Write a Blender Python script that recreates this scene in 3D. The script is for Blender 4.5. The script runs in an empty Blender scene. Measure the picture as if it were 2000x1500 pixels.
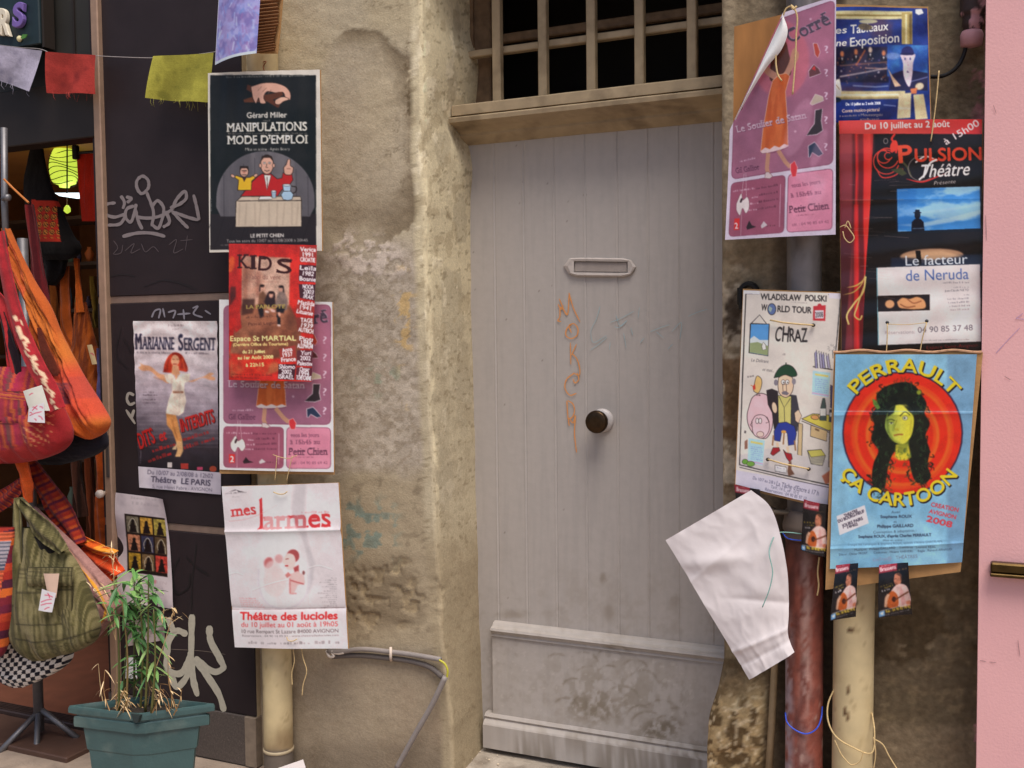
import bpy, math, random
import numpy as np
from mathutils import Matrix, Vector

# ------------------------------------------------------------------ camera, sky, sun
SC = bpy.context.scene
C = SC.collection
F = 1944.0
YAW, PIT, ROL = math.radians(23.7), math.radians(2.8), -0.0105
CAM = np.array([0.0, 0.0, 1.56])
_f0 = np.array([-math.sin(YAW), math.cos(YAW), 0]); _r0 = np.array([math.cos(YAW), math.sin(YAW), 0])
_z = np.array([0, 0, 1.0])
FW = _f0*math.cos(PIT) - _z*math.sin(PIT); _u0 = _z*math.cos(PIT) + _f0*math.sin(PIT)
RT = _r0*math.cos(ROL) + _u0*math.sin(ROL); UP = _u0*math.cos(ROL) - _r0*math.sin(ROL)
cam_d = bpy.data.cameras.new('camera'); cam = bpy.data.objects.new('camera', cam_d); C.objects.link(cam)
cam_d.sensor_width = 36; cam_d.lens = F/2000*36; cam_d.clip_start = 0.05; cam_d.clip_end = 500
cam.matrix_world = Matrix(((RT[0], UP[0], -FW[0], CAM[0]), (RT[1], UP[1], -FW[1], CAM[1]), (RT[2], UP[2], -FW[2], CAM[2]), (0, 0, 0, 1)))
SC.camera = cam
SC.view_settings.view_transform = 'Standard'; SC.view_settings.look = 'None'
SC.view_settings.exposure = 0.80; SC.view_settings.gamma = 1.0
SUN_EL, SUN_AZ = math.radians(64), math.radians(44)        # azimuth: to the right of straight behind the camera
sdir = Vector((math.sin(SUN_AZ)*math.cos(SUN_EL), -math.cos(SUN_AZ)*math.cos(SUN_EL), math.sin(SUN_EL)))
W = bpy.data.worlds.new('World'); SC.world = W; W.use_nodes = True
nt = W.node_tree; nt.nodes.clear()
sky = nt.nodes.new('ShaderNodeTexSky'); sky.sky_type = 'NISHITA'; sky.sun_disc = False
sky.sun_elevation = SUN_EL; sky.sun_rotation = math.atan2(sdir.x, sdir.y); sky.dust_density = 3.0; sky.air_density = 0.8; sky.ozone_density = 1.0
bg = nt.nodes.new('ShaderNodeBackground'); bg.inputs[1].default_value = 0.07
wo = nt.nodes.new('ShaderNodeOutputWorld'); nt.links.new(sky.outputs[0], bg.inputs[0]); nt.links.new(bg.outputs[0], wo.inputs[0])
sun_d = bpy.data.lights.new('sun', 'SUN'); sun_d.energy = 1.75; sun_d.angle = math.radians(34); sun_d.color = (1.0, 0.94, 0.86)
sun = bpy.data.objects.new('sun', sun_d); C.objects.link(sun); sun.rotation_euler = sdir.to_track_quat('Z', 'Y').to_euler(); sun.location = (2, -3, 7)

# ------------------------------------------------------------------ helpers
RNG = np.random.default_rng(7); random.seed(7)
def ray(x, y): return FW*F + RT*(x-1000) - UP*(y-750)
def at(x, y, Y):
    d = ray(x, y); return CAM + d*(Y/d[1])
def atv(px, Y):
    px = np.asarray(px, float); Y = np.broadcast_to(np.asarray(Y, float), px.shape[:-1])
    d = FW*F + RT*(px[..., 0:1]-1000) - UP*(px[..., 1:2]-750)
    return CAM + d*(Y/d[..., 1])[..., None]
def proj(p):
    d = np.asarray(p, float)-CAM; k = F/(d@FW); return np.stack([1000+(d@RT)*k, 750-(d@UP)*k], -1)
def lin(c):
    c = np.asarray(c, float)/255.0
    return np.where(c <= 0.04045, c/12.92, ((c+0.055)/1.055)**2.4)
KAL = 1.32                                                  # photographed colour -> surface colour
def alb(c, k=1.0): return np.clip(lin(c)*KAL*k, 0.004, 0.86)

def hash2(ix, iy, s):
    h = (ix*374761393 + iy*668265263 + s*974634777) & 0xffffffff
    h = ((h ^ (h >> 13))*1274126177) & 0xffffffff
    return ((h ^ (h >> 16)) & 0xffff)/65535.0
def vnoise(x, y, s=0):
    x = np.asarray(x, float); y = np.asarray(y, float)
    ix = np.floor(x).astype(np.int64); iy = np.floor(y).astype(np.int64); fx = x-ix; fy = y-iy
    fx = fx*fx*(3-2*fx); fy = fy*fy*(3-2*fy)
    a = hash2(ix, iy, s); b = hash2(ix+1, iy, s); c = hash2(ix, iy+1, s); d = hash2(ix+1, iy+1, s)
    return (a*(1-fx)+b*fx)*(1-fy)+(c*(1-fx)+d*fx)*fy
def fbm(x, y, s=0, o=5, g=0.5):
    t = 0; a = 1; n = 0
    for k in range(o):
        t = t+a*vnoise(x*2**k+k*17.3, y*2**k-k*9.1, s+k); n += a; a *= g
    return t/n
def sstep(a, b, x):
    t = np.clip((x-a)/(b-a), 0, 1); return t*t*(3-2*t)

def thing(name, label, cat, loc=(0, 0, 0), group=None):
    o = bpy.data.objects.new(name, None); C.objects.link(o); o.location = loc; o.empty_display_size = 0.05
    o['label'] = label; o['category'] = cat
    if group: o['group'] = group
    return o
def tag(o, label, cat, group=None):
    o['label'] = label; o['category'] = cat
    if group: o['group'] = group
    return o
def wloc(o):
    v = np.zeros(3)
    while o is not None: v += np.array(o.location); o = o.parent
    return v
def obj(name, V, Fc, mat, parent=None, loc=None, smooth=False, col=None):
    """one mesh object; V in world coordinates"""
    V = np.asarray(V, float)
    base = wloc(parent) if parent is not None else np.zeros(3)
    if loc is None: loc = base if parent is not None else np.array([V[:, 0].mean(), V[:, 1].mean(), V[:, 2].min()])
    loc = np.asarray(loc, float)
    me = bpy.data.meshes.new(name)
    if isinstance(Fc, np.ndarray):
        n, k = Fc.shape
        me.vertices.add(len(V)); me.vertices.foreach_set('co', (V-loc).astype(np.float32).ravel())
        me.loops.add(n*k); me.loops.foreach_set('vertex_index', Fc.astype(np.int32).ravel())
        me.polygons.add(n); me.polygons.foreach_set('loop_start', np.arange(0, n*k, k, dtype=np.int32))
        me.update(calc_edges=True)
    else:
        me.from_pydata((V-loc).tolist(), [], [list(map(int, f)) for f in Fc])
    me.validate()
    if smooth: me.polygons.foreach_set('use_smooth', np.ones(len(me.polygons), bool))
    if col is not None:
        col = np.asarray(col, float)
        if col.ndim == 1: col = np.tile(col, (len(V), 1))
        a = me.color_attributes.new('Col', 'FLOAT_COLOR', 'POINT')
        c4 = np.ones((len(V), 4), np.float32); c4[:, :col.shape[1]] = col; a.data.foreach_set('color', c4.ravel())
    me.materials.append(mat)
    o = bpy.data.objects.new(name, me); C.objects.link(o)
    if parent is not None: o.parent = parent
    o.location = loc-base
    return o
class MB:
    def __init__(s): s.v = []; s.f = []; s.c = []; s.n = 0
    def add(s, V, Fc, col=None):
        V = np.asarray(V, float).reshape(-1, 3)
        s.v.append(V); s.f += [[i+s.n for i in f] for f in Fc]; s.n += len(V)
        c = np.tile(np.asarray(col if col is not None else (1, 1, 1), float), (len(V), 1)) if col is None or np.ndim(col) == 1 else np.asarray(col, float)
        s.c.append(c[:, :3]); return s
    def box(s, a, b, bev=0.0, col=None):
        x0, y0, z0 = np.minimum(a, b); x1, y1, z1 = np.maximum(a, b)
        e = min(bev, (x1-x0)*.45, (y1-y0)*.45, (z1-z0)*.45)
        if e <= 0:
            V = [(x, y, zz) for x in (x0, x1) for y in (y0, y1) for zz in (z0, z1)]
            return s.add(V, [(0, 1, 3, 2), (4, 6, 7, 5), (0, 4, 5, 1), (2, 3, 7, 6), (0, 2, 6, 4), (1, 5, 7, 3)], col)
        V = []; idx = {}
        for i, x in enumerate((x0, x1)):
            for j, y in enumerate((y0, y1)):
                for k, zz in enumerate((z0, z1)):
                    dx = e if i == 0 else -e; dy = e if j == 0 else -e; dz = e if k == 0 else -e
                    for ax, p in enumerate(((x, y+dy, zz+dz), (x+dx, y, zz+dz), (x+dx, y+dy, zz))):
                        idx[i, j, k, ax] = len(V); V.append(p)
        Fs = []
        for i in (0, 1): Fs.append([idx[i, 0, 0, 0], idx[i, 1, 0, 0], idx[i, 1, 1, 0], idx[i, 0, 1, 0]])
        for j in (0, 1): Fs.append([idx[0, j, 0, 1], idx[1, j, 0, 1], idx[1, j, 1, 1], idx[0, j, 1, 1]])
        for k in (0, 1): Fs.append([idx[0, 0, k, 2], idx[1, 0, k, 2], idx[1, 1, k, 2], idx[0, 1, k, 2]])
        for i in (0, 1):
            for j in (0, 1): Fs.append([idx[i, j, 0, 0], idx[i, j, 1, 0], idx[i, j, 1, 1], idx[i, j, 0, 1]])
        for i in (0, 1):
            for k in (0, 1): Fs.append([idx[i, 0, k, 0], idx[i, 1, k, 0], idx[i, 1, k, 2], idx[i, 0, k, 2]])
        for j in (0, 1):
            for k in (0, 1): Fs.append([idx[0, j, k, 1], idx[1, j, k, 1], idx[1, j, k, 2], idx[0, j, k, 2]])
        for i in (0, 1):
            for j in (0, 1):
                for k in (0, 1): Fs.append([idx[i, j, k, 0], idx[i, j, k, 1], idx[i, j, k, 2]])
        return s.add(V, Fs, col)
    def tube(s, pts, r, n=10, col=None, cap=True):
        P = np.asarray(pts, float); r = np.broadcast_to(np.asarray(r, float), (len(P),))
        T = np.gradient(P, axis=0); T /= np.linalg.norm(T, axis=1)[:, None]+1e-12
        a = np.array([0, 0, 1.0]) if abs(T[0][2]) < 0.8 else np.array([1.0, 0, 0])
        V = []; N = None
        for i in range(len(P)):
            N = (a if N is None else N); N = N-T[i]*(N@T[i]); N /= np.linalg.norm(N)+1e-12; B = np.cross(T[i], N)
            for k in range(n):
                t = 2*math.pi*k/n; V.append(P[i]+r[i]*(N*math.cos(t)+B*math.sin(t)))
        Fs = [[i*n+k, i*n+(k+1) % n, (i+1)*n+(k+1) % n, (i+1)*n+k] for i in range(len(P)-1) for k in range(n)]
        if cap: Fs += [list(range(n))[::-1], [(len(P)-1)*n+k for k in range(n)]]
        return s.add(V, Fs, col)
    def lathe(s, o, ax, prof, n=24, col=None):
        """prof: (distance along ax, radius)"""
        ax = np.asarray(ax, float); ax /= np.linalg.norm(ax)
        P = [np.asarray(o, float)+ax*d for d, _ in prof]; a = np.array([0, 0, 1.0]) if abs(ax[2]) < .8 else np.array([1.0, 0, 0])
        N = a-ax*(a@ax); N /= np.linalg.norm(N); B = np.cross(ax, N)
        V = [P[i]+prof[i][1]*(N*math.cos(2*math.pi*k/n)+B*math.sin(2*math.pi*k/n)) for i in range(len(P)) for k in range(n)]
        Fs = [[i*n+k, i*n+(k+1) % n, (i+1)*n+(k+1) % n, (i+1)*n+k] for i in range(len(P)-1) for k in range(n)]
        Fs += [list(range(n))[::-1], [(len(P)-1)*n+k for k in range(n)]]
        return s.add(V, Fs, col)
    def prism(s, poly, d, col=None):
        """poly: list of 3D points (planar), extruded by the vector d"""
        A = np.asarray(poly, float); n = len(A); d = np.asarray(d, float)
        return s.add(np.vstack([A, A+d]), [list(range(n))[::-1], [n+i for i in range(n)]]+[[i, (i+1) % n, n+(i+1) % n, n+i] for i in range(n)], col)
    def each(s, name, mat, parent=None, smooth=True):
        """every added piece becomes an object of its own"""
        n0 = 0; k = 0; f = list(s.f)
        for V in s.v:
            F_ = []
            while k < len(f) and min(f[k]) < n0+len(V): F_.append([i-n0 for i in f[k]]); k += 1
            o = obj(name, V, F_, mat, parent, None, smooth); n0 += len(V)
        return o
    def build(s, name, mat, parent=None, smooth=False, loc=None, usecol=False):
        return obj(name, np.vstack(s.v), s.f, mat, parent, loc, smooth, np.vstack(s.c) if usecol else None)
def spline(pts, n=40):
    P = np.asarray(pts, float); t = np.concatenate([[0], np.cumsum(np.linalg.norm(np.diff(P, axis=0), axis=1))])
    u = np.linspace(0, t[-1], n); M = np.gradient(P, t, axis=0) if len(P) > 2 else np.tile((P[1]-P[0])/t[-1], (2, 1))
    i = np.clip(np.searchsorted(t, u, 'right')-1, 0, len(P)-2); h = (t[i+1]-t[i])[:, None]; x = ((u-t[i])[:, None])/h
    return (2*x**3-3*x**2+1)*P[i]+(x**3-2*x**2+x)*h*M[i]+(-2*x**3+3*x**2)*P[i+1]+(x**3-x**2)*h*M[i+1]
def grid_faces(nu, nv, keep=None):
    i = np.arange(nv-1)[:, None]*nu+np.arange(nu-1)[None, :]
    f = np.stack([i, i+nu, i+nu+1, i+1], -1)
    if keep is not None: return f[keep]
    return f.reshape(-1, 4)

# ------------------------------------------------------------------ materials
def mat(name, color=(.5, .5, .5), rough=.7, metal=0.0, var=0.0, vscale=20.0, bump=0.0, bscale=60.0, spec=.5, attr=False, emit=None, sheen=0.0, tint=None, tmin=.5, tmax=.7, tscale=8.0, stretch=(1, 1, 1)):
    m = bpy.data.materials.new(name); m.use_nodes = True; n = m.node_tree.nodes; l = m.node_tree.links
    b = n['Principled BSDF']; b.inputs['Roughness'].default_value = rough; b.inputs['Metallic'].default_value = metal
    b.inputs['Specular IOR Level'].default_value = spec; b.inputs['Sheen Weight'].default_value = sheen
    tc = n.new('ShaderNodeTexCoord'); mp = n.new('ShaderNodeMapping'); mp.inputs['Scale'].default_value = stretch
    l.new(tc.outputs['Object'], mp.inputs[0])
    if attr:
        at_ = n.new('ShaderNodeAttribute'); at_.attribute_name = 'Col'; out = at_.outputs['Color']
    else:
        rgb = n.new('ShaderNodeRGB'); rgb.outputs[0].default_value = (*map(float, color), 1); out = rgb.outputs[0]
    def noise(sc, det=6.0):
        t = n.new('ShaderNodeTexNoise'); t.inputs['Scale'].default_value = sc; t.inputs['Detail'].default_value = det; l.new(mp.outputs[0], t.inputs['Vector']); return t.outputs['Fac']
    if tint is not None:
        r = n.new('ShaderNodeMapRange'); r.inputs[1].default_value = tmin; r.inputs[2].default_value = tmax; l.new(noise(tscale, 8), r.inputs[0])
        mx = n.new('ShaderNodeMix'); mx.data_type = 'RGBA'; l.new(r.outputs[0], mx.inputs[0]); l.new(out, mx.inputs[6]); mx.inputs[7].default_value = (*map(float, tint), 1); out = mx.outputs[2]
    if var:
        r = n.new('ShaderNodeMapRange'); r.inputs[1].default_value = .25; r.inputs[2].default_value = .75; r.inputs[3].default_value = 1-var; r.inputs[4].default_value = 1+var
        l.new(noise(vscale), r.inputs[0])
        mx = n.new('ShaderNodeMix'); mx.data_type = 'RGBA'; mx.blend_type = 'MULTIPLY'; mx.inputs[0].default_value = 1; l.new(out, mx.inputs[6]); l.new(r.outputs[0], mx.inputs[7]); out = mx.outputs[2]
    l.new(out, b.inputs['Base Color'])
    if bump:
        bp = n.new('ShaderNodeBump'); bp.inputs['Strength'].default_value = 1.0; bp.inputs['Distance'].default_value = bump; l.new(noise(bscale), bp.inputs['Height']); l.new(bp.outputs[0], b.inputs['Normal'])
    if emit:
        b.inputs['Emission Color'].default_value = (*emit[0], 1); b.inputs['Emission Strength'].default_value = emit[1]
    return m
M = {
 'print': mat('printed_paper', attr=True, rough=.42, spec=.35, bump=.0012, bscale=14, var=.03, vscale=60),
 'gloss': mat('glossy_print', attr=True, rough=.25, spec=.5, bump=.0012, bscale=14, var=.03, vscale=60),
 'card': mat('cardboard', alb((165, 125, 80)), .9, var=.15, vscale=30, bump=.001, bscale=80),
 'paper': mat('white_paper', alb((196, 188, 188)), .7, var=.04, vscale=9, bump=.004, bscale=7),
 'plaster': mat('old_plaster', attr=True, rough=.95, spec=.15, var=.12, vscale=90, bump=.0014, bscale=170),
 'rough': mat('rough_old_wall', attr=True, rough=.95, spec=.15, var=.28, vscale=55, bump=.0045, bscale=45),
 'door': mat('grey_door_paint', attr=True, rough=.5, spec=.35, var=.035, vscale=35, bump=.0008, bscale=40),
 'timber': mat('tan_painted_timber', alb((148, 130, 103)), .65, var=.14, vscale=18, bump=.001, bscale=50, tint=alb((108, 92, 70)), tmin=.52, tmax=.75, tscale=10, stretch=(1, 1, 1)),
 'dark': mat('dark_interior', (.022, .018, .015), .9, var=.3, vscale=3),
 'black': mat('black_panel_paint', alb((40, 32, 34)), .55, spec=.25, var=.12, vscale=9, bump=.0006, bscale=30),
 'metalstrip': mat('weathered_metal_strip', alb((128, 108, 96)), .5, metal=.3, var=.15, vscale=30, bump=.0006, bscale=80),
 'plinth': mat('speckled_stone_plinth', alb((78, 70, 66)), .45, var=.3, vscale=160, tint=alb((120, 110, 105)), tmin=.62, tmax=.75, tscale=200),
 'stone': mat('worn_stone', alb((150, 140, 128)), .9, var=.22, vscale=25, bump=.004, bscale=60, tint=alb((95, 84, 72)), tmin=.5, tmax=.75, tscale=9),
 'ground': mat('paving', alb((140, 124, 110)), .9, var=.2, vscale=12, bump=.004, bscale=90, tint=alb((95, 85, 76)), tmin=.5, tmax=.7, tscale=4),
 'string': mat('jute_string', alb((185, 160, 115)), .9, var=.2, vscale=200),
 'wireb': mat('blue_wire', alb((50, 80, 190)), .4), 'wireg': mat('green_twine', alb((110, 150, 142)), .7),
 'cream': mat('cream_drainpipe', attr=True, rough=.5, spec=.35, var=.07, vscale=25, bump=.0008, bscale=40),
 'zinc': mat('grey_zinc_pipe', attr=True, rough=.45, metal=.25, var=.12, vscale=25, bump=.0008, bscale=50),
 'iron': mat('red_iron_pipe', attr=True, rough=.75, var=.2, vscale=40, bump=.0016, bscale=90),
 'conduit': mat('grey_conduit', alb((128, 120, 116)), .6, var=.1, vscale=30), 'cablek': mat('black_cable', (.012, .011, .012), .55),
 'earth': mat('yellow_green_wire', alb((170, 165, 50)), .5),
 'pink': mat('pink_panel_paint', alb((212, 161, 161)), .5, spec=.3, var=.035, vscale=5, bump=.0006, bscale=160, tint=alb((202, 152, 155)), tmin=.5, tmax=.8, tscale=2),
 'brass': mat('tarnished_brass', alb((72, 56, 30)), .38, metal=.85, var=.35, vscale=40),
 'knob': mat('dark_bronze_knob', alb((58, 44, 30)), .34, metal=.85, var=.25, vscale=50),
 'cloth': mat('cotton_cloth', attr=True, rough=.95, spec=.1, sheen=.1, var=.18, vscale=260, bump=.0022, bscale=55),
 'gauze': mat('thin_flag_cloth', attr=True, rough=.95, spec=.1, var=.1, vscale=120, bump=.001, bscale=200),
 'teal': mat('teal_plastic', alb((58, 82, 82)), .42, var=.12, vscale=14, bump=.0008, bscale=120, tint=alb((88, 104, 100)), tmin=.55, tmax=.75, tscale=9),
 'soil': mat('potting_soil', (.03, .022, .016), 1, var=.4, vscale=80, bump=.01, bscale=60),
 'leaf': mat('leaf', attr=True, rough=.5, spec=.4, var=.15, vscale=50),
 'steel': mat('galvanised_steel', alb((112, 110, 112)), .5, metal=.7, var=.12, vscale=40),
 'spray': mat('spray_paint', attr=True, rough=.6, var=.08, vscale=80),
 'attrm': mat('painted_board', attr=True, rough=.6, var=.1, vscale=30),
 'floor': mat('shop_floor', alb((98, 58, 42)), .6, var=.2, vscale=12),
 'shopwall': mat('shop_wall', alb((110, 72, 40)), .8, var=.3, vscale=6),
 'lantern': mat('paper_lantern', (.5, .6, .1), .6, emit=((.42, .55, .05), .75)),
 'tubelight': mat('shop_lamp', (.8, .8, .8), .4, emit=((.8, .95, 1.0), 1.3)),
}

# ------------------------------------------------------------------ printing: paints a sheet in photograph coordinates
_gl = {}
def glyphs(s, res=4):
    if s not in _gl:
        cu = bpy.data.curves.new('t', 'FONT'); cu.body = s; cu.dimensions = '2D'; cu.fill_mode = 'NONE'; cu.resolution_u = res
        o = bpy.data.objects.new('t', cu); me = bpy.data.meshes.new_from_object(o)
        v = np.empty(len(me.vertices)*3); me.vertices.foreach_get('co', v); v = v.reshape(-1, 3)[:, :2]
        e = np.empty(len(me.edges)*2, int); me.edges.foreach_get('vertices', e); e = e.reshape(-1, 2)
        bpy.data.meshes.remove(me); bpy.data.objects.remove(o); bpy.data.curves.remove(cu)
        _gl[s] = (v, e)
    return _gl[s]
_v, _e = glyphs('H'); CAPH = _v[:, 1].max()
class Sheet:
    S = 3
    def __init__(s, quad, scale=0.8, bgc=(255, 255, 255)):
        q = s.q = np.array(quad, float)                     # TL TR BR BL in photo pixels
        s.W = int(max(np.linalg.norm(q[1]-q[0]), np.linalg.norm(q[2]-q[3]))*scale)+1
        s.H = int(max(np.linalg.norm(q[3]-q[0]), np.linalg.norm(q[2]-q[1]))*scale)+1
        s.sc = scale; s.im = np.tile(np.array(bgc, float), (s.H, s.W, 1))
        # homography unit square -> quad
        A = []; bb = []
        for (u, v), (x, y) in zip(((0, 0), (1, 0), (1, 1), (0, 1)), q):
            A += [[u, v, 1, 0, 0, 0, -u*x, -v*x], [0, 0, 0, u, v, 1, -u*y, -v*y]]; bb += [x, y]
        h = np.linalg.solve(np.array(A), np.array(bb)); s.Hm = np.append(h, 1).reshape(3, 3); s.Hi = np.linalg.inv(s.Hm)
    def uv(s, p):
        p = np.asarray(p, float); w = np.c_[p, np.ones(len(p))]@s.Hi.T; return w[:, :2]/w[:, 2:]
    def px(s, uv):
        w = np.c_[uv, np.ones(len(uv))]@s.Hm.T; return w[:, :2]/w[:, 2:]
    def mask(s, E, dil=0, soft=0):
        """E: edges (n,2,2) in photo pixels"""
        E = np.asarray(E, float); P = s.uv(E.reshape(-1, 2))*np.array([s.W, s.H])*s.S; P = P.reshape(-1, 2, 2)
        pad = int(dil+soft*s.S*3)+s.S*2
        x0 = int(max(0, math.floor((P[..., 0].min()-pad)/s.S))); x1 = int(min(s.W, math.ceil((P[..., 0].max()+pad)/s.S)))
        y0 = int(max(0, math.floor((P[..., 1].min()-pad)/s.S))); y1 = int(min(s.H, math.ceil((P[..., 1].max()+pad)/s.S)))
        if x1 <= x0 or y1 <= y0: return None
        w, h = (x1-x0)*s.S, (y1-y0)*s.S
        a = P[:, 0]-np.array([x0, y0])*s.S; b = P[:, 1]-np.array([x0, y0])*s.S
        ys = np.arange(h)[:, None]+.5; cr = (a[None, :, 1] <= ys) != (b[None, :, 1] <= ys); r, e = np.nonzero(cr)
        dy = b[e, 1]-a[e, 1]; xx = a[e, 0]+(r+.5-a[e, 1])*(b[e, 0]-a[e, 0])/np.where(dy == 0, 1e-9, dy)
        t = np.zeros((h, w+1), int); np.add.at(t, (r, np.clip(np.ceil(xx-.5), 0, w).astype(int)), 1)
        m = (np.cumsum(t, 1)[:, :w] % 2).astype(float)
        return s._fin(m, dil, soft, x0, y0, x1, y1)
    def _fin(s, m, dil, soft, x0, y0, x1, y1):
        for _ in range(int(dil)):
            k = m.copy(); k[1:] = np.maximum(k[1:], m[:-1]); k[:-1] = np.maximum(k[:-1], m[1:]); k[:, 1:] = np.maximum(k[:, 1:], m[:, :-1]); k[:, :-1] = np.maximum(k[:, :-1], m[:, 1:]); m = k
        m = m.reshape(y1-y0, s.S, x1-x0, s.S).mean((1, 3))
        for _ in range(int(round(soft))):
            for ax in (0, 1):
                p = np.pad(m, [(1, 1) if ax == 0 else (0, 0), (1, 1) if ax == 1 else (0, 0)], mode='edge')
                m = (p[:-2]+2*p[1:-1]+p[2:])/4 if ax == 0 else (p[:, :-2]+2*p[:, 1:-1]+p[:, 2:])/4
        return m, x0, y0, x1, y1
    def blend(s, mk, col, a=1.0):
        if mk is None: return
        m, x0, y0, x1, y1 = mk; v = s.im[y0:y1, x0:x1]; m = (m*a)[..., None]
        c = col(x0, y0, x1, y1) if callable(col) else np.array(col, float)
        s.im[y0:y1, x0:x1] = v*(1-m)+c*m
    @staticmethod
    def loop(pts):
        p = np.asarray(pts, float); return np.stack([p, np.roll(p, -1, 0)], 1)
    def poly(s, pts, col, a=1.0, soft=0, ol=None, olw=1.2, sm=False):
        if sm:
            p = np.asarray(pts, float); pts = spline(np.vstack([p, p[:1]]), max(24, len(p)*6))[:-1]
        s.blend(s.mask(s.loop(pts), 0, soft), col, a)
        if ol is not None: s.line(list(map(tuple, pts))+[tuple(pts[0])], olw, ol)
    def ell(s, cx, cy, rx, ry, col, rot=0, a=1.0, soft=0, ol=None, olw=1.2):
        t = np.linspace(0, 2*math.pi, 40, endpoint=False); c, n = math.cos(math.radians(rot)), math.sin(math.radians(rot))
        x, y = rx*np.cos(t), ry*np.sin(t); s.poly(np.c_[cx+x*c-y*n, cy+x*n+y*c], col, a, soft, ol, olw)
    def line(s, pts, w, col, a=1.0, soft=0, sm=False, taper=False):
        p = np.asarray(pts, float)
        if sm and len(p) > 2: p = spline(p, len(p)*8)
        d = np.gradient(p, axis=0); d /= np.linalg.norm(d, axis=1)[:, None]+1e-9; n = np.c_[-d[:, 1], d[:, 0]]
        ww = np.full(len(p), w/2.0)
        if taper: ww = ww*np.sin(np.linspace(.25, math.pi-.1, len(p)))
        A = p+n*ww[:, None]; B = p-n*ww[:, None]; big = None
        for i in range(len(p)-1):
            mk = s.mask(s.loop([A[i], A[i+1], B[i+1], B[i]]))
            if mk is None: continue
            m, x0, y0, x1, y1 = mk
            if big is None: big = np.zeros((s.H, s.W))
            big[y0:y1, x0:x1] = np.clip(big[y0:y1, x0:x1]+m, 0, 1)
        if big is not None and big.any():
            ys, xs = np.nonzero(big); k = int(soft)+1; y0, y1, x0, x1 = max(0, ys.min()-k), min(s.H, ys.max()+1+k), max(0, xs.min()-k), min(s.W, xs.max()+1+k)
            s.blend(s._fin(np.repeat(np.repeat(big[y0:y1, x0:x1], s.S, 0), s.S, 1), 0, soft, x0, y0, x1, y1), col, a)
    def rect(s, x0, y0, x1, y1, col, a=1.0, soft=0, ol=None, olw=1): s.poly([(x0, y0), (x1, y0), (x1, y1), (x0, y1)], col, a, soft, ol, olw)
    def rrect(s, q, r, col, a=1.0, ol=None, olw=1):
        q = np.asarray(q, float); pts = []
        for i in range(4):
            p, pr, nx = q[i], q[i-1], q[(i+1) % 4]; d1 = (pr-p)/np.linalg.norm(pr-p); d2 = (nx-p)/np.linalg.norm(nx-p)
            for t in np.linspace(0, 1, 6): A = p+d1*r; B = p+d2*r; pts.append((1-t)**2*A+2*t*(1-t)*p+t*t*B)
        s.poly(pts, col, a, 0, ol, olw)
    def grad(s, cols, ang='v', noise=0, sc=6, seed=0):
        """colour function: list of (t, rgb) down (v) or across (h) the sheet"""
        ts = [t for t, _ in cols]; cs = np.array([c for _, c in cols], float)
        def f(x0, y0, x1, y1):
            yy, xx = np.mgrid[y0:y1, x0:x1]; t = (yy+.5)/s.H if ang == 'v' else (xx+.5)/s.W
            if noise: t = t+noise*(fbm(xx/s.W*sc, yy/s.W*sc, seed)-.5)
            return np.stack([np.interp(t, ts, cs[:, k]) for k in range(3)], -1)
        return f
    def noisy(s, c0, c1, sc=8, seed=0, lo=.35, hi=.65, ax=1.0, ay=1.0):
        c0, c1 = np.array(c0, float), np.array(c1, float)
        def f(x0, y0, x1, y1):
            yy, xx = np.mgrid[y0:y1, x0:x1]; t = sstep(lo, hi, fbm(xx/s.W*sc*ax, yy/s.W*sc*ay, seed))[..., None]; return c0*(1-t)+c1*t
        return f
    def txt(s, st, p0, p1, h, col, a=1.0, bold=0, serif=False, slant=0.0, soft=0, warp=None, up=None, shadow=None):
        """text between baseline points p0 and p1, capital height h px"""
        v, e = glyphs(st)
        if len(v) == 0: return
        x0, x1 = v[:, 0].min(), v[:, 0].max()
        def segs(v, e): return v[e]
        E = segs(v, e)
        R = []
        if serif:
            hz = E[(abs(E[:, 0, 1]-E[:, 1, 1]) < .012) & (abs(E[:, 0, 0]-E[:, 1, 0]) > .035) & (abs(E[:, 0, 0]-E[:, 1, 0]) < .19)]
            for q in hz:
                y = q[0, 1]; xa, xb = sorted((q[0, 0], q[1, 0]))
                if not (abs(y) < .03 or y > .45*CAPH or y < -.1): continue
                k = 1 if (abs(y) < .03 or y < -.1) else -1; t = .07
                R.append([(xa-.10, y), (xb+.10, y), (xb+.10, y+k*t), (xa-.10, y+k*t)])
        p0, p1 = np.array(p0, float), np.array(p1, float)
        def place(q):
            t = (q[..., 0]-x0)/(x1-x0); k = q[..., 1]/CAPH
            if warp is not None: return warp(t, k)
            d = p1-p0; u_ = np.array(up, float) if up is not None else np.array([d[1], -d[0]])/np.linalg.norm(d)
            return p0+(t[..., None]*d)+(k[..., None]*h)*(u_+slant*d/np.linalg.norm(d))
        def draw(off, c, bld):
            mk = s.mask(place(E)+off, bld, soft)
            if R and mk is not None:
                for r in R:
                    m2 = s.mask(s.loop(place(np.array(r)))+off)
                    if m2 is None: continue
                    m, a0, b0, a1, b1 = m2; M_, X0, Y0, X1, Y1 = mk
                    xa, xb, ya, yb = max(a0, X0), min(a1, X1), max(b0, Y0), min(b1, Y1)
                    if xb > xa and yb > ya: M_[ya-Y0:yb-Y0, xa-X0:xb-X0] = np.maximum(M_[ya-Y0:yb-Y0, xa-X0:xb-X0], m[ya-b0:yb-b0, xa-a0:xb-a0])
            s.blend(mk, c, a)
        if shadow is not None: draw(np.array(shadow[0], float), shadow[1], bold+shadow[2] if len(shadow) > 2 else bold)
        draw(np.zeros(2), col, bold)
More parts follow.
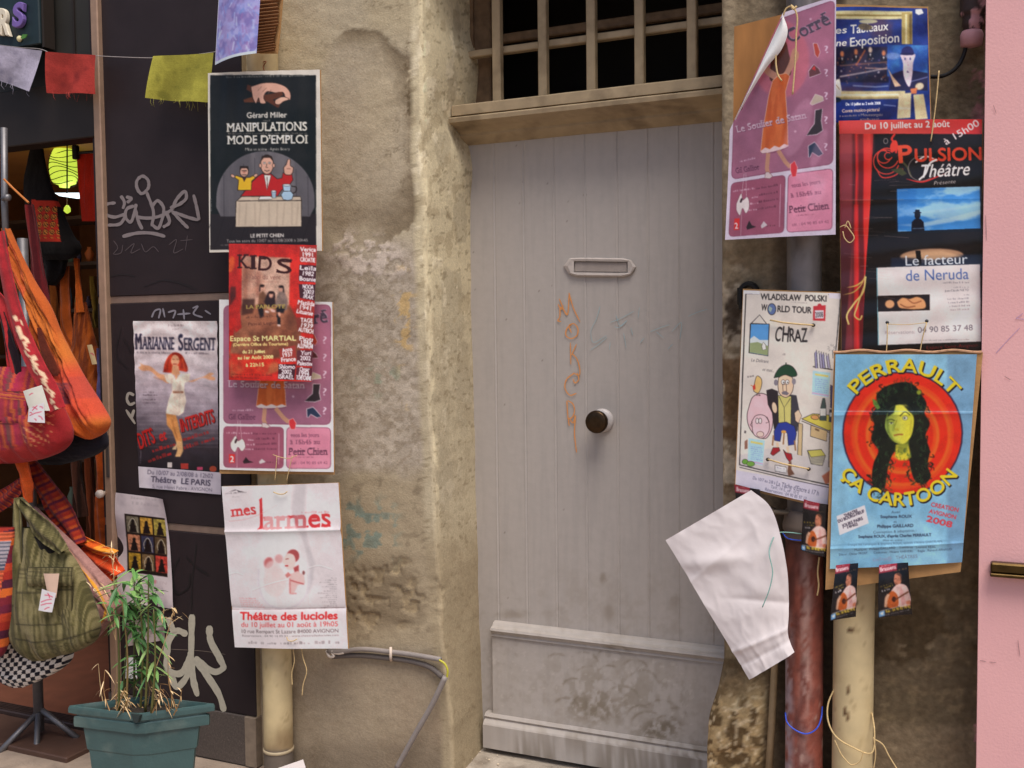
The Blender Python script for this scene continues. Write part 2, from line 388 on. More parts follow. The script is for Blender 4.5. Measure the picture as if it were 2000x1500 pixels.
    def fine(s, p0, p1, h, col, a=.6, seed=0):
        """print too small to read: broken grey strokes"""
        r = random.Random(seed+int(p0[0]*7+p0[1]*13)); p0, p1 = np.array(p0, float), np.array(p1, float); L = np.linalg.norm(p1-p0); d = (p1-p0)/L; n = np.array([d[1], -d[0]]); x = 0
        while x < L:
            w = r.uniform(1.2, 3.2)*h/3
            q = p0+d*x; hh = h*r.choice((.6, .7, 1.0)); s.poly([q, q+d*w, q+d*w+n*hh, q+n*hh], col, a*r.uniform(.5, 1)); x += w+r.choice((.5, .6, .8, 2.2))*h/3
    def speck(s, n, col, r=(.5, 1.5), a=.5, seed=1, box=None):
        g = random.Random(seed)
        for _ in range(n):
            u, v = (g.random(), g.random()) if box is None else (0, 0)
            p = s.px(np.array([[u, v]]))[0] if box is None else np.array([g.uniform(box[0], box[2]), g.uniform(box[1], box[3])])
            s.ell(p[0], p[1], g.uniform(*r), g.uniform(*r), col, g.uniform(0, 180), a*g.uniform(.4, 1))
    def photo(s, n=1, grain=.10, sc=10, seed=0):
        """turn flat drawing into a printed photograph: softened edges, tonal mottling, print grain"""
        v = s.im
        for _ in range(n):
            for ax in (0, 1):
                p = np.pad(v, [(1, 1) if ax == 0 else (0, 0), (1, 1) if ax == 1 else (0, 0), (0, 0)], mode='edge'); v = (p[:-2]+2*p[1:-1]+p[2:])/4 if ax == 0 else (p[:, :-2]+2*p[:, 1:-1]+p[:, 2:])/4
        yy, xx = np.mgrid[0:s.H, 0:s.W]; g = 1+grain*2*(fbm(xx/s.W*sc, yy/s.W*sc, seed)-.5)+grain*.8*(RNG.random((s.H, s.W))-.5); s.im = np.clip(v*g[..., None], 0, 255)
    def crease(s, pts, a=.25): s.line(pts, 1.3, (235, 230, 225), a); 
    def build(s, name, parent, Y, mat='print', warp=None, edge=None, keep=None, thick=0.0008, back=(205, 200, 195)):
        """Y: four corner depths (TL TR BR BL) or one; warp(u,v) metres towards the street; edge(u,v)->extra photo px offset"""
        nu, nv = s.W+1, s.H+1; u, v = np.meshgrid(np.linspace(0, 1, nu), np.linspace(0, 1, nv)); uvf = np.c_[u.ravel(), v.ravel()]
        Yc = np.broadcast_to(np.asarray(Y, float), (4,)); corners = np.array([at(*s.q[i], Yc[i]) for i in range(4)])
        # points: exact image homography for print, depth interpolated over the flat sheet
        p = s.px(uvf)
        if edge is not None: p = p+edge(uvf[:, 0], uvf[:, 1])
        Yf = (Yc[0]*(1-uvf[:, 0])+Yc[1]*uvf[:, 0])*(1-uvf[:, 1])+(Yc[3]*(1-uvf[:, 0])+Yc[2]*uvf[:, 0])*uvf[:, 1]
        V = atv(p, Yf)
        dsp = 0.0014*(fbm(V[:, 0]*9, V[:, 2]*9, len(name)+int(s.q[0, 0]))-.5)
        if warp is not None: dsp = dsp+warp(uvf[:, 0], uvf[:, 1])
        V[:, 1] -= dsp
        # cell colours -> vertex colours (average of the four cells around)
        im = np.pad(s.im, ((1, 1), (1, 1), (0, 0)), mode='edge'); vc = (im[:-1, :-1]+im[1:, :-1]+im[:-1, 1:]+im[1:, 1:])/4
        col = alb(vc.reshape(-1, 3))
        fs = grid_faces(nu, nv) if keep is None else grid_faces(nu, nv)[keep((u[:-1, :-1]+.5/s.W).ravel(), (v[:-1, :-1]+.5/s.H).ravel())]
        return obj(name, V, fs, M[mat], parent, smooth=True, col=col)
def slab(name, quad, Y, t, mat_, parent, bev=0):
    """a flat board whose street face is the photo quad at depth Y (one or four), t thick"""
    Yc = np.broadcast_to(np.asarray(Y, float), (4,)); A = [at(*quad[i], Yc[i]) for i in range(4)]
    mb = MB(); mb.prism(A, (0, t, 0)); return mb.build(name, mat_, parent)
# ================================================================== SETTING
YW, YD = 2.9, 3.2                                           # wall face, door face
def flat(mb_pts): pass
# ---- ground: one sheet, the street
gv = []; gx = np.linspace(-14, 14, 141); gy = np.linspace(-14, 6, 101)
GX, GY = np.meshgrid(gx, gy); GZ = 0.012*(fbm(GX*1.3, GY*1.3, 5)-.5)-0.005
o = obj('ground', np.c_[GX.ravel(), GY.ravel(), GZ.ravel()], grid_faces(141, 101), M['ground'], smooth=True); o['kind'] = 'structure'

def interp(pts, k):
    """photo polyline (x,y) -> function of world z on plane Y=k giving world X"""
    q = np.array([at(x, y, k) for x, y in pts]); i = np.argsort(q[:, 2])
    return lambda z: np.interp(z, q[i, 2], q[i, 0])
cornerX = interp([(822, -60), (826, 300), (838, 700), (850, 1000), (864, 1250), (882, 1420), (886, 1560)], YW)
innerX = interp([(908, -60), (916, 280), (923, 700), (930, 1000), (936, 1300), (943, 1450), (944, 1560)], YD)

def blob(px, py, cx, cy, rx, ry, soft=.5, n=None, amp=.35):
    d = np.sqrt(((px-cx)/rx)**2+((py-cy)/ry)**2)
    if n is not None: d = d+amp*(n-.5)*2
    return 1-sstep(1-soft, 1+soft*.3, d)
def mixc(c, col, m): return c*(1-m[:, None])+np.array(col, float)*m[:, None]
# ---- plaster wall left of the door with its rounded reveal
zz = np.arange(-0.03, 3.0, 0.006); tt = np.concatenate([np.arange(-2.345, -1.66, 0.006)]); nA = len(tt)
nB = 70
Z, I = np.meshgrid(zz, np.arange(nA+nB), indexing='ij')
cx_ = cornerX(zz)[:, None]+0.007*(vnoise(zz*6, zz*0, 3)-.5)[:, None]+0.006*(fbm(zz*7, zz*0+3, 4, 3)[:, None]-.5)
ix_ = innerX(zz)[:, None]+0.012*(fbm(zz*5, zz*0+9, 8)-.5)[:, None]
bulge = (0.020*np.exp(-((zz-2.50)/.10)**2)-0.012*np.exp(-((zz-2.30)/.07)**2)+0.014*np.exp(-((zz-2.15)/.08)**2)-.006*np.exp(-((zz-2.62)/.05)**2))[:, None]
X = np.zeros(Z.shape); Y = np.zeros(Z.shape)
s_ = np.linspace(0, 1, nA)[None, :]; X[:, :nA] = -2.345+(cx_-0.05+2.345)*s_; Y[:, :nA] = YW
b_ = np.linspace(0, 1, nB)[None, :]; R_ = 0.014
# quarter round then reveal
ang = np.clip(b_/.3, 0, 1)*math.pi/2; rx = np.clip((b_-.3)/.7, 0, 1)
X[:, nA:] = (cx_-R_)+R_*np.sin(ang)*1.0-0.0+rx*(ix_-cx_)+bulge*np.sin(rx*math.pi*.6)
X[:, nA:nA+1] = X[:, nA:nA+1]*.5+(cx_-.045)*.5
Y[:, nA:] = YW+R_*(1-np.cos(ang))+rx*(YD+.05-YW-R_)
V = np.stack([X, Y, Z], -1).reshape(-1, 3)
pp = proj(V); px, py = pp[:, 0], pp[:, 1]
n1 = fbm(px/60, py/60, 11); n2 = fbm(px/18, py/18, 12); n3 = fbm(px/160, py/160, 13); n4 = fbm(px/7, py/7, 14, 3)
isrev = (np.tile(np.arange(nA+nB), len(zz)) >= nA).astype(float)
col = np.tile(np.array((168, 156, 133.0)), (len(V), 1))
col = mixc(col, (168, 154, 126), sstep(.45, .7, n3)*.7)
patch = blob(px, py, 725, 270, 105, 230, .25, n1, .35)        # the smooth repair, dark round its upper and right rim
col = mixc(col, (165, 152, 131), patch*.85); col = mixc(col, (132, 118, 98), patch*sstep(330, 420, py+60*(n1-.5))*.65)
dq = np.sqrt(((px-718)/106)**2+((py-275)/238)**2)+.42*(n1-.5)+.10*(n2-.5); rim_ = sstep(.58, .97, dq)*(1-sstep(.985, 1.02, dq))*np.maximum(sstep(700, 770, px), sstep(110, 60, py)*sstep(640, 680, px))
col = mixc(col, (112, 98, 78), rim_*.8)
streak = blob(px, py, 742, 200, 55, 120, .9); col = mixc(col, (170, 156, 130), streak*.7)
m = sstep(460, 520, py+60*(n1-.5))*(1-sstep(905, 945, py+40*(n1-.5)))            # rough mauve band
col = mixc(col, (160, 148, 133), m*.85); sp = sstep(.52, .545, fbm(px/11, py/9, 17, 4)); col = mixc(col, (140, 126, 108), m*sp*.55); sp = sstep(.57, .59, fbm(px/15, py/13, 18, 4)); col = mixc(col, (182, 170, 154), m*sp*.6)
fl = sstep(.5, .53, fbm(px/20, py/16, 19, 5)+.25*(n1-.5))*blob(px, py, 725, 505, 95, 62, .4, n1, .5); col = mixc(col, (186, 173, 160), fl)
col = mixc(col, (112, 100, 84), sstep(.62, .74, n4)*m*.3)
oc = sstep(.5, .56, n2)*np.maximum(blob(px, py, 788, 620, 22, 120, .6, n1, .5), blob(px, py, 800, 760, 20, 50, .6, n1, .5)); col = mixc(col, (190, 158, 104), oc*.75)
gr = sstep(.5, .6, n2)*blob(px, py, 735, 745, 60, 40, .6, n1, .6); col = mixc(col, (120, 138, 118), gr*.5)
m = sstep(905, 945, py+40*(n1-.5))*(1-sstep(1255, 1285, py)); col = mixc(col, (152, 137, 113), m*.8)
dk = blob(px, py, 740, 1165, 110, 75, .5, n1, .5); col = mixc(col, (112, 98, 78), dk*.65); col = mixc(col, (172, 152, 118), sstep(.58, .66, n2)*dk*.7)
col = mixc(col, (104, 92, 76), sstep(.62, .74, n2)*m*.35)
m = sstep(1255, 1290, py+10*n2); col = mixc(col, (144, 129, 109), m*.85); col = mixc(col, (112, 97, 78), m*sstep(.5, .7, n3)*.8); col = mixc(col, (150, 133, 112), m*sstep(.55, .7, n1)*.5)
col = mixc(col, (100, 88, 74), sstep(1440, 1500, py+30*n1)*.5)
bl = sstep(.56, .62, n2)*blob(px, py, 715, 1030, 60, 75, .6, n1, .7); col = mixc(col, (92, 126, 126), bl*.55)
strip = np.exp(-((px-np.interp(py, [0, 300, 700, 1000, 1250, 1450], [830, 834, 846, 858, 872, 890]))/17)**2)*(1-.6*sstep(900, 1050, py)); col = mixc(col, (190, 174, 140), strip*.45*sstep(.3, .5, n1))
flk = blob(px, py, 806, 150, 16, 90, .5, n2, .8); col = mixc(col, (205, 190, 160), flk*sstep(.5, .56, n2)); col = mixc(col, (100, 86, 66), flk*sstep(.56, .62, n4))
nn_ = .55*fbm(px/16, py/34, 23, 6)+.45*fbm(px/40, py/80, 24, 4); k_ = 1-.6*sstep(900, 1120, py)
gp = np.zeros(len(px))
for (a, b, rx, ry) in ((893, 50, 8, 60), (882, 160, 9, 40), (866, 290, 16, 36), (898, 440, 14, 80), (886, 600, 22, 90), (905, 760, 14, 100), (870, 900, 14, 100)): gp = np.maximum(gp, 1-np.sqrt(((px-a)/rx)**2+((py-b)/ry)**2)+2.2*(nn_-.5))
gp = np.maximum(sstep(-.04, .03, gp), sstep(500, 640, py+50*(nn_-.5))*sstep(846, 862, px+20*(nn_-.5))*.62)
r = isrev*(1-gp); r2 = isrev*sstep(.60, .615, nn_)
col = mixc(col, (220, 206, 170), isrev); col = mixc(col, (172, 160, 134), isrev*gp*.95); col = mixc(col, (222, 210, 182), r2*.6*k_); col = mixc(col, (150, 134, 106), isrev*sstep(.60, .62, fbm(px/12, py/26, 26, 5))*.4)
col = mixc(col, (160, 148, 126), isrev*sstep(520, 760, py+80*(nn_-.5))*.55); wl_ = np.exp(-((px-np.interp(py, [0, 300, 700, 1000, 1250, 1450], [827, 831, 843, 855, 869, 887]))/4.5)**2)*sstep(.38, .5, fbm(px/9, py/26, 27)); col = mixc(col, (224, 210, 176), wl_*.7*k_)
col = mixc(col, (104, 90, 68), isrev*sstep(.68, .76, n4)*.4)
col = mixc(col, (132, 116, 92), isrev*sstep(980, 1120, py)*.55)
col = mixc(col, (126, 112, 90), sstep(.60, .72, n2)*.18)
crk = np.exp(-((n1-.5)/.006)**2)*sstep(.5, .6, n3); col = mixc(col, (84, 72, 56), crk*.35*(1-isrev))
d = .005*(fbm(px/45, py/45, 21)-.5)+.0025*(fbm(px/14, py/14, 22)-.5)*(1-.6*isrev)+.0016*r*k_+.0012*r2+.002*fl-.003*patch-.002*rim_+.005*m*0-.006*dk*sstep(.5, .6, n2)-.012*blob(px, py, 853, 1165, 18, 45, .6, n2, .6)
V[:, 1] -= d*(1-isrev*.5); V[:, 0] += isrev*d*.5
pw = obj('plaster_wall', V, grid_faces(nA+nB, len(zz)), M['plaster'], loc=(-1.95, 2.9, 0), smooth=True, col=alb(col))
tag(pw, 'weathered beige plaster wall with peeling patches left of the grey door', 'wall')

# ---- wall right of the door, with the lumpy stone at its foot
zz = np.arange(-0.03, 3.0, 0.007); nJ = 40; tt = np.arange(-0.575, 1.3, 0.008); nT = len(tt)
jx = interp([(1407, -60), (1408, 600), (1410, 1000), (1412, 1290), (1402, 1340), (1388, 1390), (1384, 1450), (1380, 1560)], YW)(zz)[:, None]
Z, I = np.meshgrid(zz, np.arange(nJ+nT), indexing='ij'); X = np.zeros(Z.shape); Y = np.zeros(Z.shape)
b_ = np.linspace(0, 1, nJ)[None, :]; ang = np.clip((b_-.6)/.4, 0, 1)*math.pi/2; R_ = .022
X[:, :nJ] = jx+R_*(1-np.cos(ang)); Y[:, :nJ] = np.where(b_ < .6, YD+.06-(YD+.06-YW-R_)*(b_/.6), YW+R_*(1-np.sin(ang)))
X[:, nJ:] = (jx+.028)+(tt[None, :]+.575)/(1.3+.575)*(1.3-jx-.028); Y[:, nJ:] = YW
V = np.stack([X, Y, Z], -1).reshape(-1, 3); pp = proj(V); px, py = pp[:, 0], pp[:, 1]
n1 = fbm(px/60, py/60, 31); n2 = fbm(px/18, py/18, 32); n3 = fbm(px/160, py/160, 33); n4 = fbm(px/7, py/7, 34, 3)
col = np.tile(np.array((134, 119, 97.0)), (len(V), 1)); col = mixc(col, (112, 98, 77), sstep(.42, .65, n3)*.8)
col = mixc(col, (158, 142, 118), blob(px, py, 1425, 250, 26, 330, .6, n1, .3)*.8)
js = (1-sstep(1440, 1475, px))*sstep(470, 560, py)*(1-sstep(930, 1000, py)); col = mixc(col, (182, 168, 146), js*sstep(.47, .55, n2)*.8); col = mixc(col, (92, 66, 42), js*sstep(.5, .6, n1)*.7)
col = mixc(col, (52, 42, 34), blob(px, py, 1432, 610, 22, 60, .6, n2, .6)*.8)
lo = sstep(1080, 1180, py); col = mixc(col, (98, 85, 66), lo*.75); col = mixc(col, (136, 119, 92), lo*sstep(.56, .66, n2)*.6); col = mixc(col, (74, 60, 42), lo*sstep(.55, .66, n1)*.6)
col = mixc(col, (168, 152, 124), lo*blob(px, py, 1790, 1270, 70, 60, .6, n2, .9)*sstep(.5, .58, n2)*.5)
col = mixc(col, (132, 116, 94), sstep(1400, 1430, py+30*(n1-.5))*(px > 1690)*.75)
stn = (1-sstep(1478, 1520, px))*sstep(1310, 1375, py+30*(n1-.5)); col = mixc(col, (176, 150, 108), stn*.9); col = mixc(col, (84, 66, 44), stn*sstep(.5, .58, n2)*.8); col = mixc(col, (218, 200, 165), stn*sstep(.60, .68, n4)*.6)
gap_shade = sstep(1590, 1612, px)*(1-sstep(1640, 1660, px))+.7*sstep(1500, 1530, px)*(1-sstep(1545, 1560, px)); col = mixc(col, (58, 48, 40), gap_shade*.75)  # shade in the gaps beside the pipes, painted into the wall colour
pk = blob(px, py, 1915, 200, 28, 170, .5, n2, .9)*sstep(.5, .58, n2); col = mixc(col, (205, 130, 140), pk*.7); col = mixc(col, (205, 140, 150), blob(px, py, 1908, 1440, 8, 60, .6, n2, .8)*sstep(.5, .56, n2))
d = .008*(fbm(px/45, py/45, 41)-.5)+.005*(fbm(px/14, py/14, 42)-.5)+lo*.012*(n1-.5)+stn*.05*(.6+.6*(fbm(px/30, py/30, 44)-.4))*sstep(1310, 1400, py)
V[:, 1] -= d
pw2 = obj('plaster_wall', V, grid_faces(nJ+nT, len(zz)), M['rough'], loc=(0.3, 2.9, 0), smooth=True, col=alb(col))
tag(pw2, 'stained brown wall behind the drainpipes with a lumpy stone at its foot', 'wall')
mb = MB(); mb.box((-2.345, 2.9, 2.96), (1.3, 3.3, 4.2)); lw = mb.build('upper_wall', mat('upper_plaster', alb((150, 134, 108)), .95, var=.2, vscale=8, bump=.004, bscale=60)); tag(lw, 'plain beige wall above the barred window opening', 'wall')

# ---- door step
mb = MB(); z0 = at(940, 1455, YD)[2]
SX0, SX1 = innerX(np.array([.1]))[0]-.05, -.55
SV = []; gx, gy = np.linspace(SX0, SX1, 80), np.linspace(2.80, 3.30, 50); GX, GY = np.meshgrid(gx, gy)
GZ = z0-.004+.006*(fbm(GX*14, GY*14, 51)-.5)-np.maximum(0, 2.83-GY)*2.2
o = obj('door_step', np.c_[GX.ravel(), GY.ravel(), GZ.ravel()], grid_faces(80, 50), M['stone'], smooth=True); tag(o, 'worn grey stone step under the grey door', 'step')
mbp = MB()
g = random.Random(5)
for i in range(20):
    c = at(g.uniform(922, 975), 1470, g.uniform(2.92, 3.15)); c[2] = z0+.002; r = g.uniform(.0012, .0045); a_ = g.uniform(0, 3)
    mbp.prism([c+np.array([r*k_*math.cos(a_+t_), r*k_*math.sin(a_+t_), 0]) for t_, k_ in ((0, 1.2), (1.3, .7), (2.6, 1.0), (3.9, .6), (5.1, .9))], (r*.2, 0, r*.6))
o = mbp.build('plaster_crumbs', mat('crumbs', alb((205, 190, 165)), .9)); tag(o, 'pale plaster crumbs fallen on the step beside the door', 'debris'); o['kind'] = 'stuff'

# ================================================================== DOOR
dr = thing('wooden_door', 'grey painted plank door with round knob and orange scribble', 'door', (-1.08, YD, z0))
GRV = [((962, 330), (977, 1230)), ((1020, 330), (1032, 1230)), ((1079, 330), (1091, 1230)), ((1138, 330), (1152, 1230)), ((1202, 330), (1212, 1230)), ((1263, 330), (1270, 1230)), ((1323, 330), (1330, 1230)), ((1392, 330), (1396, 1230))]
gX = [(at(*a, YD)[0]+at(*b, YD)[0])/2 for a, b in GRV]
zt = at(1150, 262, YD)[2]; dx0, dx1 = innerX(np.array([1.2]))[0]-.06, -.5
xs = np.unique(np.concatenate([np.arange(dx0, dx1, .005)]+[np.linspace(q-.009, q+.009, 13) for q in gX])); zs = np.arange(z0+.012, zt+.03, .006)
XX, ZZ = np.meshgrid(xs, zs); prof = np.zeros(len(xs))
for q in gX:
    t = xs-q; prof += -.0022*np.exp(-((t-.0022)/.0016)**2)+.0010*np.exp(-((t+.0035)/.002)**2)
YY = YD-(prof[None, :]+.0012*(fbm(XX*3, ZZ*1.2, 61)-.5))
V = np.c_[XX.ravel(), YY.ravel(), ZZ.ravel()]; pp = proj(V); px, py = pp[:, 0], pp[:, 1]
n1 = fbm(px/40, py/40, 62); n2 = fbm(px/9, py/9, 63); n3 = fbm(px/6, py/60, 64)
DC = (158, 151, 146)
def doorcol(px, py):
    n1 = fbm(px/40, py/40, 62); n2 = fbm(px/9, py/9, 63); n3 = fbm(px/7, py/90, 64)
    c = np.tile(np.array(DC, float), (len(px), 1)); c = mixc(c, (146, 140, 136), sstep(.45, .7, n3)*.3)
    low = sstep(1040, 1240, py+60*(n1-.5)); c = mixc(c, (126, 115, 103), low*sstep(.45, .75, n2*.5+n1*.5)*.3)
    for (a, b, rx, ry, k) in ((1177, 1130, 9, 14, .5), (1190, 1195, 14, 22, .4), (1000, 1200, 36, 10, .4), (1318, 1175, 14, 16, .3), (1060, 1160, 12, 10, .15)):
        c = mixc(c, (112, 101, 88), blob(px, py, a, b, rx, ry, .8, n2, .6)*k)
    kick = [(1088, 1295, 18), (1140, 1300, 26), (1190, 1288, 22), (1150, 1325, 24), (1190, 1318, 18), (1240, 1310, 22), (1255, 1335, 26), (1120, 1345, 20), (1175, 1360, 34), (1105, 1385, 22), (1215, 1370, 30), (1250, 1400, 22), (1290, 1395, 28), (1320, 1400, 18), (1160, 1390, 40), (1200, 1290, 30), (1265, 1420, 30), (1300, 1420, 22)]
    for a, b, r_ in kick:                                      # scuffs left by toe caps
        d = np.hypot((px-a)/1.15, py-b); an = np.degrees(np.arctan2(b-py, px-a)); o_ = (a*7+b*3) % 60; arc = np.exp(-((d-r_)/2.2)**2)*sstep(o_-15, o_+25, an)*(1-sstep(120+o_*.5, 160+o_*.4, an)); c = mixc(c, (108, 98, 84), arc*.55*sstep(.3, .6, n2*.6+n1*.4))
    c = mixc(c, (100, 88, 72), blob(px, py, 1165, 1385, 70, 32, .9, n1, .8)*sstep(.3, .6, n2)*.6); c = mixc(c, (96, 85, 70), blob(px, py, 1285, 1425, 55, 24, .8, n1, .8)*sstep(.25, .55, n2)*.75)
    c = mixc(c, (112, 102, 88), blob(px, py, 1200, 1350, 170, 80, .9, n1, .6)*sstep(.42, .6, fbm(px/12, py/22, 78))*.4); c = mixc(c, (84, 74, 62), sstep(1425, 1480, py+.06*(1180-px)+26*(n1-.5))*sstep(.4, .6, n2)*.45)
    ch = sstep(.74, .76, fbm(px/9, py/7, 79, 4))*sstep(1200, 1300, py); c = mixc(c, (186, 180, 174), ch*.25)
    spk = vnoise(px/3.2, py/3.2, 77); c = mixc(c, (92, 82, 74), sstep(.985, .995, spk)*.6); c = mixc(c, (205, 200, 196), sstep(.004, .0, spk)*.6)
    return c
obj('leaf', V, grid_faces(len(xs), len(zs)), M['door'], dr, smooth=True, col=alb(doorcol(px, py)))
# kick board and mouldings (profiles run along X)
def run_profile(name, prof, x0, x1, mat_, parent, colf=None, nx=90, jit=.0012):
    """prof: closed list of (Y,z); run from x0 to x1"""
    P = np.array(prof); n = len(P); xs = np.linspace(x0, x1, nx); V = []; 
    for i, x in enumerate(xs):
        for k in range(n): V.append((x, P[k, 0]+jit*(fbm(np.array([x*9.0]), np.array([k*1.7]), 71)[0]-.5), P[k, 1]+jit*(fbm(np.array([x*7.0]), np.array([k*2.1+5]), 72)[0]-.5)))
    Fs = [[i*n+k, (i+1)*n+k, (i+1)*n+(k+1) % n, i*n+(k+1) % n] for i in range(nx-1) for k in range(n)]+[list(range(n)), [(nx-1)*n+k for k in range(n)][::-1]]
    V = np.array(V); pp = proj(V)
    return obj(name, V, Fs, mat_, parent, col=alb(colf(pp[:, 0], pp[:, 1])) if colf else None)
kx = at(961, 1300, YD-.03)[0]
zk = lambda y, Yv, x=1000: at(x, y+0, Yv)[2]
zA, zB, zC, zE = at(963, 1218, YD-.02)[2], at(963, 1240, YD-.03)[2], at(961, 1395, YD-.03)[2], at(945, 1412, YD-.045)[2]
gx_, gz_ = np.meshgrid(np.arange(kx, dx1, .005), np.arange(zC-.01, zB+.002, .005))
V = np.c_[gx_.ravel(), (YD-.026+.002*(fbm(gx_*4, gz_*20, 66)-.5)).ravel(), gz_.ravel()]; pp = proj(V)
kb = obj('kick_board', V, grid_faces(gx_.shape[1], gx_.shape[0]), M['door'], dr, smooth=True, col=alb(doorcol(pp[:, 0], pp[:, 1])))
mb = MB(); mb.box((kx, YD-.0255, zC-.01), (kx+.012, YD-.001, zB)); mb.build('board_edge', mat('grey_edge', alb(DC), .5), dr)
run_profile('moulding', [(YD-.001, zA+.008), (YD-.016, zA+.002), (YD-.024, zA-.006), (YD-.040, zA-.010), (YD-.044, zA-.018), (YD-.036, zA-.026), (YD-.031, zB+.004), (YD-.033, zB-.003), (YD-.001, zB-.003)], kx-.0, dx1, M['door'], dr, doorcol)
run_profile('moulding', [(YD-.001, zC+.004), (YD-.028, zC+.002), (YD-.036, zC-.008), (YD-.030, zC-.016), (YD-.046, zC-.028), (YD-.050, zC-.034), (YD-.050, z0+.016), (YD-.001, z0+.016)], at(943, 1420, YD-.05)[0], dx1, M['door'], dr, doorcol)
# letter slot
ls = MB(); Yp = YD-.010
def P(x, y, Yv): return at(x, y, Yv)
out = [(1112, 504), (1132, 503), (1216, 504), (1233, 508), (1242, 521), (1233, 536), (1218, 541), (1124, 540), (1110, 534), (1101, 519)]; inn = [(1121, 510), (1140, 510), (1206, 511), (1226, 511), (1226, 521), (1226, 533), (1206, 533), (1140, 532), (1121, 532), (1121, 520)]
mid = [((a+c)*.5+(a-c)*.12, (b+d)*.5+(b-d)*.12) for (a, b), (c, d) in zip(out, inn)]
rings = [[P(*p, YD-.001) for p in out], [P(*p, YD-.008) for p in out], [P(*p, YD-.013) for p in mid], [P(*p, YD-.011) for p in inn], [P(*p, YD-.001) for p in inn]]
n = len(out); ls.add(np.array(rings).reshape(-1, 3), [[r*n+k, r*n+(k+1) % n, (r+1)*n+(k+1) % n, (r+1)*n+k] for r in range(4) for k in range(n)], alb((166, 157, 151)))
lso = ls.build('letter_slot', M['attrm'], dr, usecol=True)
f = MB(); f.prism([P(1123, 512, YD-.005), P(1224, 513, YD-.005), P(1224, 531, YD-.005), P(1123, 530, YD-.005)], (0, .004, 0), alb((138, 128, 122))); f.build('slot_flap', M['attrm'], lso, usecol=True)
# knob
kc = at(1177, 821, YD); R = 23*np.linalg.norm(kc-CAM)/F
mb = MB(); mb.lathe(kc+np.array([0, .002, 0]), (0, -1, 0), [(0, R), (.008, R), (.014, R*.9), (.018, R*.55)], 32); rose = mb.build('rose', mat('pale_rose', alb((176, 170, 168)), .4), None, smooth=True)
kb_ = MB(); kb_.lathe(kc, (0, -1, 0), [(.015, R*.45), (.035, R*.42), (.045, R*.7), (.052, R*.93), (.062, R*.97), (.070, R*.93), (.074, R*.82), (.075, R*.4), (.075, .001)], 36); kn = kb_.build('knob', M['knob'], dr, smooth=True)
rose.parent = kn; rose.location = Vector(rose.location)-kn.location-dr.location
# scribbles
def strokes(name, lines, width, Y, colr, parent, mat_=None, smooth=True, tip=.5, off=.0012, fade=0, wv=None):
    mb = MB(); k = 0
    for li, L in enumerate(lines):
        w = width if wv is None else wv[li % len(wv)]
        p = spline(L, max(14, len(L)*9)) if smooth and len(L) > 2 else spline(L, 8) if len(L) > 2 else np.linspace(L[0], L[1], 8)
        d = np.gradient(p, axis=0); d /= np.linalg.norm(d, axis=1)[:, None]+1e-9; nn = np.c_[-d[:, 1], d[:, 0]]
        ww = np.full(len(p), w/2)*(.85+.3*vnoise(np.arange(len(p))*.4, np.zeros(len(p))+li, 5))
        ee = np.minimum(np.arange(len(p)), np.arange(len(p))[::-1])/2.0; ww *= np.clip(tip+(1-tip)*np.sqrt(np.clip(ee, 0, 1)), 0, 1)
        A = p+nn*ww[:, None]; B = p-nn*ww[:, None]; q = np.stack([A, p, B], 1).reshape(-1, 2)
        yy = Y-off-np.repeat(np.arange(len(p)), 3)*2e-5-k*1.3e-4; k += 1
        c = np.tile(alb(colr), (len(q), 1)); 
        mb.add(atv(q, yy), [[i*3+j, i*3+j+1, i*3+j+4, i*3+j+3] for i in range(len(p)-1) for j in (0, 1)], c)
    return mb.build(name, mat_ or M['spray'], parent, usecol=True)
OR = [[(1090, 594), (1096, 604), (1100, 596)], [(1092, 583), (1107, 615), (1112, 572)], [(1111, 572), (1120, 602), (1133, 629)], [(1107, 614), (1095, 600), (1092, 622), (1089, 626), (1096, 628)],
      [(1118, 632), (1107, 642), (1106, 656), (1114, 661), (1126, 656), (1128, 640), (1120, 632), (1112, 635), (1116, 650)],
      [(1114, 669), (1115, 712)], [(1126, 672), (1116, 694)], [(1117, 690), (1126, 700), (1129, 733), (1120, 728)], [(1127, 728), (1130, 742), (1123, 748), (1119, 740)], [(1122, 728), (1106, 742), (1104, 760), (1114, 772), (1126, 768)],
      [(1107, 783), (1110, 820), (1112, 832)], [(1108, 782), (1118, 788), (1122, 800), (1116, 816), (1110, 818)], [(1112, 818), (1119, 826), (1123, 812), (1122, 845), (1126, 884)]]
strokes('orange_scribble', OR, 2.1, YD-.002, (198, 132, 72), dr)
BLU = [[(1172, 598), (1166, 620), (1154, 650), (1158, 668), (1185, 655)], [(1153, 684), (1170, 672), (1186, 658)], [(1192, 630), (1212, 622), (1238, 608)], [(1203, 616), (1212, 636), (1224, 626), (1206, 640), (1200, 638)], [(1232, 640), (1236, 655)], [(1249, 600), (1246, 622)], [(1218, 650), (1223, 680)], [(1192, 668), (1190, 684)], [(1250, 670), (1258, 660)],
       [(1270, 648), (1290, 640), (1308, 634)], [(1282, 648), (1296, 660)], [(1312, 648), (1330, 630), (1328, 662)], [(1344, 618), (1362, 610), (1382, 604)], [(1304, 682), (1314, 672)]]
strokes('blue_scribble', BLU, 1.2, YD-.002, (142, 162, 166), dr)
mb = MB(); mb.box((dx0, YD+.002, z0-.02), (dx1, YD+.03, z0+.03)); mb.build('bottom_gap', M['dark'], dr)

